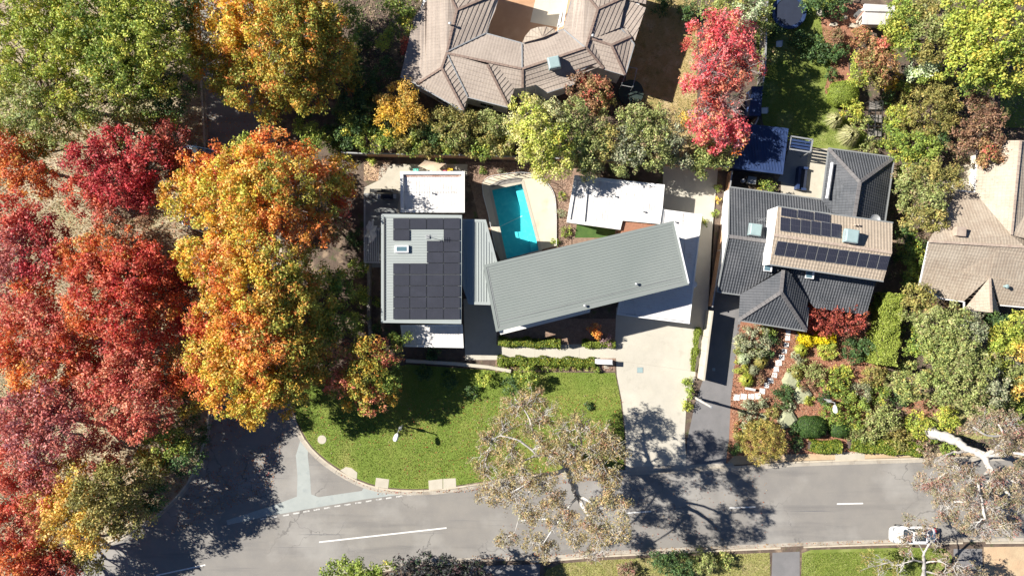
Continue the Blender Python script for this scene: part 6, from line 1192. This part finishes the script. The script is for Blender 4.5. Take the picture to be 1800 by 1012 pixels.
shrub('shrub', 'rounded lime shrub below the yellow flowering hedge', 1457, 615, 21, 1.3, 'ygreen', .14, .25, bcov=2.2)
shrub('shrub', 'dark glossy green rounded shrub right of the lime one', 1498, 617, 26, 1.6, 'dgreen', .16); shrub('shrub', 'large grey green shrub at the corner of the charcoal front hip', 1326, 600, 33, 2.2, 'grey', .16, up=.2)
shrub('shrub', 'bright green shrub tucked under the charcoal eave', 1350, 578, 14, 1.4, 'bgreen', .15); shrub('shrub', 'dark shrub in shade left of the stepping stones', 1355, 600, 14, 1.6, 'dgreen', .17); shrub('shrub', 'deep green shrub touching the upper stepping stones', 1351, 622, 11, 1.3, 'dgreen', .17)
tuft('pale cream grass clump at the asphalt driveway edge, uppermost', 1303, 603, 14, .9, 'cream', 500); tuft('silvery grass clump below the large grey shrub', 1308, 630, 14, .9, 'silver', 500); tuft('olive yellow grass clump left of the stepping stones', 1338, 636, 14, 1.0, 'golive', 700); shrub('shrub', 'light green mound beside the asphalt driveway', 1301, 646, 14, .9, 'ygreen', .13)
tuft('spiky yellow green grass tuft nearest the white post', 1312, 668, 15, .8, 'ygreen', 700); shrub('shrub', 'brown leafless looking shrub beside the stepping stones', 1332, 664, 13, 1.0, 'bronze', .14, up=.1); tuft('pale grey lavender clump between the two driveway mounds', 1325, 650, 12, .8, 'grey', 400)
shrub('shrub', 'grey green clump right of the top stepping stones', 1400, 630, 12, 1.1, 'grey', .15); shrub('shrub', 'dusky green shrub right of the stepping stones bend', 1396, 650, 11, 1.0, 'olive', .15); tuft('green grass clump right of the upper stepping stones', 1408, 615, 14, 1.0, 'ygreen', 500); tuft('golden green grass clump above the flat mossy rock', 1400, 655, 12, .8, 'golive', 400)
shrub('shrub', 'dark green feathery shrub among the mossy rocks', 1377, 696, 23, 1.4, 'dgreen', .16, up=.1); shrub('shrub', 'grey green rounded shrub left of the island bed', 1434, 658, 21, 1.5, 'olive', .16); shrub('shrub', 'bushy green shrub right of the island bed', 1468, 672, 31, 1.7, 'green', .17); shrub('shrub', 'purple brown ground shrub in the island bed', 1423, 675, 18, .7, 'bronze', .13); shrub('shrub', 'small lime clump below the flat mossy rock', 1420, 703, 11, .7, 'ygreen', .13)
shrub('shrub', 'green yellow shrub at the right of the island bed', 1487, 655, 15, 1.3, 'ygreen', .15)
topiary('clipped dark green dome, larger of two by the front kerb', 1427, 750, 26, 19, 1.4, 'dgreen', .10); topiary('clipped dark green dome, smaller of two by the front kerb', 1475, 755, 17, 14, 1.1, 'dgreen', .10)
shrub('shrub', 'grey leaved shrub at the asphalt driveway edge by the large golden bush', 1316, 722, 20, 1.2, 'grey', .15); shrub('shrub', 'pale mound behind the golden bush', 1309, 752, 9, .8, 'silver', .13)
shrub('shrub', 'big golden olive bush at the street corner of the mulch garden', 1343, 776, 46, 3.5, 'goldbush', .19, .30, bcov=2.8, cover=2.2, up=.1, jit=.7, asp=.35); shrub('shrub', 'small dark glossy bush at the asphalt driveway mouth', 1290, 788, 14, 1.2, 'dgreen', .15); tuft('small straw yellow clump above the driveway mouth bush', 1297, 765, 12, .8, 'golive', 400)
hedge('low green hedge behind the pale nature strip, left piece', [(1422, 783), (1476, 786)], 1.1, .8, 'green', .14); hedge('low green hedge behind the pale nature strip, right piece', [(1492, 780), (1620, 788)], 1.3, .9, 'green', .14)
shrub('shrub', 'green shrub by the lamp in the mulch garden', 1465, 728, 22, 1.5, 'green', .16); shrub('shrub', 'grey variegated shrub right of the lamp', 1517, 690, 22, 1.6, 'grey', .16); shrub('shrub', 'yellow bronze shrub below the tall clipped hedge', 1535, 660, 26, 2.0, 'golive', .17); shrub('shrub', 'dark leafy shrub right of the lamp shadow', 1510, 716, 24, 1.5, 'green', .17)
shrub('shrub', 'large twiggy olive shrub above the right hedge', 1550, 740, 36, 2.6, 'olive', .18); shrub('shrub', 'bushy golden olive shrub above the nature strip', 1580, 770, 28, 1.8, 'golive', .18); shrub('shrub', 'leafy yellow green shrub left of the gum trunk', 1617, 748, 28, 2.0, 'ygreen', .18); shrub('shrub', 'green shrub right of the gum trunk base', 1665, 738, 28, 2.0, 'ygreen', .18); shrub('shrub', 'dark low shrub in shadow right of the olive shrubs', 1580, 700, 18, 1.4, 'dgreen', .17); shrub('shrub', 'pale dry shrub at the foot of the leaning gum', 1623, 783, 18, 1.6, 'gumred', .17); shrub('shrub', 'bright green shrub below the leaning gum trunk', 1668, 785, 18, 1.2, 'bgreen', .16)
shrub('shrub', 'dark green foliage in the gap below the beige gable', 1745, 570, 24, 2.0, 'dgreen', .17); shrub('shrub', 'russet shrub against the beige front gable', 1700, 552, 14, 1.8, 'rust', .16); shrub('shrub', 'russet shrub under the beige eave', 1672, 540, 12, 1.8, 'rust', .16)
# main house front
hedge('clipped green hedge on the house side of the front path', [(876, 600), (985, 604)], .75, .6, 'green', .13); hedge('smaller clipped hedge by the front path below the orange sapling', [(1023, 604), (1082, 605)], .55, .5, 'bgreen', .13)
hedge('long clipped green hedge on the lawn side of the front path', [(874, 634), (905, 634), (1046, 637)], .75, .6, 'green', .13)
ORD = 'first second third fourth fifth sixth seventh eighth ninth tenth eleventh twelfth thirteenth'.split()
for i in range(13): shrub('bedding_plant', 'small bedding plant below the front hedge, %s from the left of its row' % ORD[i], 908+i*11.2, 647+random.uniform(-.8, .8), 5.2, .45, 'bgreen' if i % 3 else 'golive', .11, .18, cat='plant', group='bedding plants in a row below the front hedge', stems=2)
shrub('shrub', 'purple grey shrub at the end of the short front hedge', 1068, 598, 13, .9, 'purple', .13); shrub('shrub', 'bright green clump at the end of the front hedge wall', 885, 645, 12, .7, 'bgreen', .13); shrub('shrub', 'green ground shrub beside the letterbox', 1050, 647, 9, .5, 'green', .13)
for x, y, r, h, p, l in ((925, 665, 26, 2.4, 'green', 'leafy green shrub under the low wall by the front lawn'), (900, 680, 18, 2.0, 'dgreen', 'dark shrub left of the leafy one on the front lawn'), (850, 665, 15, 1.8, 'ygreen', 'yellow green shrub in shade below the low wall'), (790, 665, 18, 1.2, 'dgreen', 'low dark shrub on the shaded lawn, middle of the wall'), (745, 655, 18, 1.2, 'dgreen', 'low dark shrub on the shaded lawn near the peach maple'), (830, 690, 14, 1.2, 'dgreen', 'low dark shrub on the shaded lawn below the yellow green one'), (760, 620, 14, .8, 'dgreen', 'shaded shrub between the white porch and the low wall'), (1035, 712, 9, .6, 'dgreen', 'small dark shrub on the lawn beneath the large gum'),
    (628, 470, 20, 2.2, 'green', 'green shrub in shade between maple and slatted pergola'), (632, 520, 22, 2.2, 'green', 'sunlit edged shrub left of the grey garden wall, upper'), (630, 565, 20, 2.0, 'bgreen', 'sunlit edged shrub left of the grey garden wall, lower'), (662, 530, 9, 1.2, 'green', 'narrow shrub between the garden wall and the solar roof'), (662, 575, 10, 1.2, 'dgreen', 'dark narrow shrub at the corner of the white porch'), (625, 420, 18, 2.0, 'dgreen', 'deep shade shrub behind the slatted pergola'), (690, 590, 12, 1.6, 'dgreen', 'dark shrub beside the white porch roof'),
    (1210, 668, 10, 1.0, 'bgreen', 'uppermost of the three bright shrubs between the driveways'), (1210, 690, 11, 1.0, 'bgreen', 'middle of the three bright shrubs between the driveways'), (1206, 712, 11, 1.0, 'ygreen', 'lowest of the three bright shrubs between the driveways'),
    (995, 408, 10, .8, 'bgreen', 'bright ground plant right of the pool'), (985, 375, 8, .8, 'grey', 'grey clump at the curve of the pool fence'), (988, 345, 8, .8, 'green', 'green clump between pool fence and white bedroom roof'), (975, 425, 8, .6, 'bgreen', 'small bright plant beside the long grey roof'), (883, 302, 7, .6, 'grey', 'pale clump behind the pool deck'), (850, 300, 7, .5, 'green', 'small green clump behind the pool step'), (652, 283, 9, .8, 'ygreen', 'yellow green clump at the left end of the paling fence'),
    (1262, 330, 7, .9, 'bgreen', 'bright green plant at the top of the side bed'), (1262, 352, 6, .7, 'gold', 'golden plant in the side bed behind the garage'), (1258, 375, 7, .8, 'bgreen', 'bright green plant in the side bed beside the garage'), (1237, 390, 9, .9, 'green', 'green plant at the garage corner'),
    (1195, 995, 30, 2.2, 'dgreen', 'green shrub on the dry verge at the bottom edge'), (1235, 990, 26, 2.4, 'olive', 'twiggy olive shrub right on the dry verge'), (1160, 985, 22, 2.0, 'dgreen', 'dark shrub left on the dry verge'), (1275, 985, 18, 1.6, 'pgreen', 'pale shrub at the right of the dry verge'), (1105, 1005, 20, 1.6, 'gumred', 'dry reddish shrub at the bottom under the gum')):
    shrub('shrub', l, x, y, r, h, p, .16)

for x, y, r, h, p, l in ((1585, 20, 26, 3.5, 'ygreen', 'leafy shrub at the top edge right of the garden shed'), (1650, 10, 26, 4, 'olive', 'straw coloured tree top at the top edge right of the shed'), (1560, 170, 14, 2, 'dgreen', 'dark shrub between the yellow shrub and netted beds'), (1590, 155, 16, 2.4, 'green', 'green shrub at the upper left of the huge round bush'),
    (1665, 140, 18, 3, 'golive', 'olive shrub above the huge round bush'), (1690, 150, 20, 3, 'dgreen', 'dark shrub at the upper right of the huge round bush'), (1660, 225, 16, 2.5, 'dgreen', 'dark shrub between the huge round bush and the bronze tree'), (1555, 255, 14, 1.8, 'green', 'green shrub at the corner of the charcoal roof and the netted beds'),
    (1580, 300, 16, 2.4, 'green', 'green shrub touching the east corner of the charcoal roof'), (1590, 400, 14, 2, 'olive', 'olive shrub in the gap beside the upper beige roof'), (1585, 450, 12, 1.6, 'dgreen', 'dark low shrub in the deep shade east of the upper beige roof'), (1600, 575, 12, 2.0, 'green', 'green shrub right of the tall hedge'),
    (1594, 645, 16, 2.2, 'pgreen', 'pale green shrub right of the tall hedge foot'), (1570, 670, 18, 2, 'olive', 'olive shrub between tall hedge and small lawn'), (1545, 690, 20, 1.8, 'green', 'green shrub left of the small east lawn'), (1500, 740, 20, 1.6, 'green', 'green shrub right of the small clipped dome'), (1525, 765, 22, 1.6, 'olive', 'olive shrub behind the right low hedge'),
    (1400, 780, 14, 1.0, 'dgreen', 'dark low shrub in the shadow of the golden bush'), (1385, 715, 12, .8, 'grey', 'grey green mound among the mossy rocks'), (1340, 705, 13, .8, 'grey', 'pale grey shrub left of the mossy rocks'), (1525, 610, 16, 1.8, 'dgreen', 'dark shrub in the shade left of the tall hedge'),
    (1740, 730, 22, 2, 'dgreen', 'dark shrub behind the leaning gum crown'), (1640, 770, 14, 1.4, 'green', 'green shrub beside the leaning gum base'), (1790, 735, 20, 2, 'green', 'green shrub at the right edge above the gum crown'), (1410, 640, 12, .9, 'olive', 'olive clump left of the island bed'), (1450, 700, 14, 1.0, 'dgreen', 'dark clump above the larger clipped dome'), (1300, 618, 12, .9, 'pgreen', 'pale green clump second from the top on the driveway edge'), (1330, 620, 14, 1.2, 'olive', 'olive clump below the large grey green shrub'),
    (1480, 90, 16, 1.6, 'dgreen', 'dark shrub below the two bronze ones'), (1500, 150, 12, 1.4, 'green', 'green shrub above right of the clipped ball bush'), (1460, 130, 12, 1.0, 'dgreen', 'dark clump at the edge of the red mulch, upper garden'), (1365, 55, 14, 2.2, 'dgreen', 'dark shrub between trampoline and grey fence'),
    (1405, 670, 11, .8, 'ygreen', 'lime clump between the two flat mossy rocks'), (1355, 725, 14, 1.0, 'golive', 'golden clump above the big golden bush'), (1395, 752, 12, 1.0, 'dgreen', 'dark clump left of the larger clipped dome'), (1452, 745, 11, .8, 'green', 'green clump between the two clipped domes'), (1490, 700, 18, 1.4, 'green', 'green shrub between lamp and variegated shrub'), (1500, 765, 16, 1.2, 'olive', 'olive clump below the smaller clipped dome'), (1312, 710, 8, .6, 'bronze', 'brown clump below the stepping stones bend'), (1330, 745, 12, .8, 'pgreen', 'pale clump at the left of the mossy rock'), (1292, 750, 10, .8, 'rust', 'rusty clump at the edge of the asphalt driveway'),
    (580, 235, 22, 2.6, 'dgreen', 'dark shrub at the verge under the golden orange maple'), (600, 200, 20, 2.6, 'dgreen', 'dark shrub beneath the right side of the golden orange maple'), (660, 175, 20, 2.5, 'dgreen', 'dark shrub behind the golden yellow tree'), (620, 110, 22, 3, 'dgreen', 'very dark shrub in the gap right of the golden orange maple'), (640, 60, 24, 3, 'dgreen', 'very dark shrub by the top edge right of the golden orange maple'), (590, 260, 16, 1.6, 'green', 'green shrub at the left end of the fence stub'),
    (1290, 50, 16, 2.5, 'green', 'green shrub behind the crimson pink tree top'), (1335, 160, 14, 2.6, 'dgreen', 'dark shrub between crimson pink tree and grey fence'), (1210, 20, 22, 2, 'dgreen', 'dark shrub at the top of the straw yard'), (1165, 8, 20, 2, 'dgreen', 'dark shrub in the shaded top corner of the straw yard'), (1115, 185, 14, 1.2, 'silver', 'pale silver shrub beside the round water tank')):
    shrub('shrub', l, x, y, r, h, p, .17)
hedge('narrow green strip hedge along the driveway wall', [(1227, 575), (1222, 610), (1217, 652)], .4, .35, 'bgreen', .12)
B_('garden_tree', 'leafy green tree reaching in at the bottom edge left of centre', base=(640, 1040), lobes=[(585, 1005, 18, 5.5, 'green'), (615, 1000, 22, 6, 'bgreen'), (645, 1008, 26, 6.3, 'bgreen'), (680, 1010, 22, 6, 'green'), (640, 1040, 40, 6, 'green')])
B_('plum_tree', 'near black purple leaved tree reaching in at the bottom edge', base=(770, 1042), lobes=[(710, 1000, 20, 6.3, 'plum'), (745, 995, 22, 6.5, 'plum'), (785, 1005, 24, 6.3, 'plum'), (825, 1003, 20, 6, 'plum'), (850, 1010, 14, 5.6, 'plum'), (770, 1035, 40, 6, 'plum')], leaf=.26)

# ---------------------------------------------------------------- grass blades, fallen leaves, bark chips
def inpoly(x, y, poly):
    ins = np.zeros(len(x), bool); n = len(poly); j = n-1
    for i in range(n):
        xi, yi = poly[i]; xj, yj = poly[j]; c = ((yi > y) != (yj > y)) & (x < (xj-xi)*(y-yi)/(yj-yi+1e-12)+xi); ins ^= c; j = i
    return ins
SLABS = [[(657, 837), (686, 840), (684, 860), (657, 857)], [(751, 841), (803, 838), (804, 859), (752, 864)], [(596, 828), (608, 818), (620, 820), (630, 830), (629, 844), (612, 838)], [(558, 764), (574, 764), (574, 780), (558, 780)]]
def scatter(poly, n):
    xs_ = [p[0] for p in poly]; ys_ = [p[1] for p in poly]; x = rng.uniform(min(xs_), max(xs_), n*3); y = rng.uniform(min(ys_), max(ys_), n*3); k = inpoly(x, y, poly)
    for s_ in SLABS: k &= ~inpoly(x, y, s_)
    x, y = x[k][:n], y[k][:n]
    return (x-900)*.06, (506-y)*.06
def blades(name, polys, cols, h=.06, w=.03, z=.104):
    Q, K = [], []; cs = np.array(cols)
    for poly, n in polys:
        x, y = scatter(poly, n); n = len(x); a = rng.random(n)*6.283; hh = h*rng.uniform(.5, 1.4, n); lean = rng.normal(0, .55, (n, 2))*hh[:, None]
        p = np.stack([x, y, np.full(n, z)], 1); s = np.stack([np.cos(a), np.sin(a), np.zeros(n)], 1)*w; t = p+np.stack([lean[:, 0], lean[:, 1], hh], 1)
        Q.append(np.stack([p-s, p+s, t+s*.35, t-s*.35], 1)); K.append(cs[rng.integers(0, len(cs), n)]*(1+rng.normal(0, .12, (n, 1))))
    q = np.concatenate(Q); K = np.clip(np.concatenate(K), .01, .9); NQ[0] += len(q); return tag(link(name, quadmesh(name, q, K, M['leaf'])), None, None, None, 'stuff')
g = [(.20, .285, .04), (.26, .32, .055), (.155, .235, .03), (.36, .37, .13)]
tag(blades('grass', [(lawn_px, 60000), ([(1345, 0), (1470, 60), (1475, 200), (1530, 245), (1530, 262), (1395, 250), (1345, 215)], 15000), ([(1409, 971), (1660, 963), (1672, 1015), (1407, 1015)], 15000)], g), 'short green grass of the lawns', 'grass')
tag(blades('dry_grass', [([(960, 1001), (985, 989), (1060, 983), (1200, 976), (1352, 970), (1354, 1020), (945, 1020)], 16000), ([(1110, 0), (1225, 0), (1225, 280), (1100, 200)], 14000)], [(.38, .34, .13), (.46, .38, .2), (.24, .26, .06)]), 'dry straw coloured grass of the verge and the shaded yard', 'grass')
tag(blades('park_grass', [([(-40, 0), (360, 0), (362, 300), (370, 640), (330, 850), (240, 920), (0, 1015), (-40, 1015)], 45000)], [(.44, .38, .19), (.5, .44, .26), (.30, .28, .11), (.36, .28, .17)], .12, .045, .0), 'dry pale grass tufts of the park floor', 'grass')
def litter(name, polys, pal, size, z, label):
    Q, K = [], []; w = np.array([a for a, _ in pal]); cs = np.array([b for _, b in pal]); w = w/w.sum()
    for poly, n in polys:
        x, y = scatter(poly, n); n = len(x); P = np.stack([x, y, z+rng.uniform(.004, .03, n)], 1); nr = unit(np.array([0, 0, 1.])+rng.normal(0, .35, (n, 3))); t = unit(np.cross(nr, rng.normal(size=(n, 3)))); b = np.cross(nr, t); s = size*rng.uniform(.6, 1.4, (n, 1))
        P[:, 2:] += s*.25
        Q.append(np.stack([P+t*s*.5, P+b*s*.35, P-t*s*.5, P-b*s*.35], 1)); K.append(cs[rng.choice(len(w), n, p=w)]*(1+rng.normal(0, .15, (n, 1))))
    q = np.concatenate(Q); NQ[0] += len(q); o = link(name, quadmesh(name, q, np.clip(np.concatenate(K), .01, .9), M['leaf'])); return tag(o, label, 'leaves', None, 'stuff')
LP = [(3, (.45, .15, .06)), (3, (.5, .28, .1)), (2, (.3, .13, .08)), (2, (.42, .33, .2)), (1, (.4, .05, .04))]
litter('fallen_leaves', [([(-40, 200), (370, 200), (372, 640), (330, 850), (240, 920), (0, 1015), (-40, 1015)], 26000), ([(486, 200), (640, 200), (640, 640), (505, 650)], 6000), ([(330, 200), (486, 200), (510, 700), (350, 830)], 4000)], LP, .13, .0, 'fallen autumn leaves under the maples and on the shaded street')
litter('lawn_leaves', [([(520, 700), (720, 690), (760, 760), (600, 815), (540, 770)], 350), ([(830, 700), (1095, 690), (1095, 825), (840, 845)], 1400), ([(715, 700), (840, 690), (850, 840), (700, 845)], 450)], LP, .11, .106, 'fallen leaves on the front lawn')
litter('kerb_leaves', [([(520, 745), (548, 790), (600, 836), (664, 864), (664, 858), (600, 826), (548, 783), (522, 738)], 500), ([(664, 860), (830, 856), (1098, 832), (1098, 839), (830, 864), (664, 868)], 700), ([(330, 850), (500, 760), (480, 860), (300, 940)], 1300), ([(830, 975), (1200, 960), (1600, 946), (1600, 954), (1200, 969), (830, 985)], 800), ([(880, 840), (1350, 830), (1350, 950), (880, 960)], 500)], LP, .11, .012, 'fallen leaves drifted along the kerbs')
litter('bark_chips', [([(1296, 570), (1530, 570), (1545, 650), (1520, 795), (1290, 800), (1283, 700)], 14000)], [(3, (.45, .22, .13)), (2, (.3, .13, .08)), (2, (.55, .38, .26)), (1, (.14, .08, .05))], .12, .108, 'red bark chips of the mulch garden')
litter('bed_litter', [([(820, 285), (1005, 285), (1000, 440), (978, 440), (978, 320), (850, 310), (820, 330)], 3500), ([(874, 640), (1080, 640), (1080, 652), (874, 652)], 900), ([(640, 283), (690, 283), (668, 318), (640, 318)], 500)], [(3, (.36, .24, .18)), (2, (.5, .36, .27)), (2, (.2, .14, .1))], .11, .107, 'bark litter in the beds round the pool')
litter('soil_litter', [([(590, -20), (750, -20), (720, 200), (640, 270), (590, 250)], 5000), ([(1560, 150), (1800, 150), (1800, 250), (1650, 420), (1560, 500)], 5000), ([(1525, 560), (1800, 560), (1800, 795), (1525, 795)], 9000), ([(715, 190), (1290, 190), (1290, 290), (715, 270)], 7000)], [(2, (.36, .26, .18)), (2, (.14, .2, .05)), (2, (.2, .14, .1)), (1, (.5, .4, .26))], .14, .102, 'leaf litter on the garden soil between the shrubs')
print('quads', NQ[0])
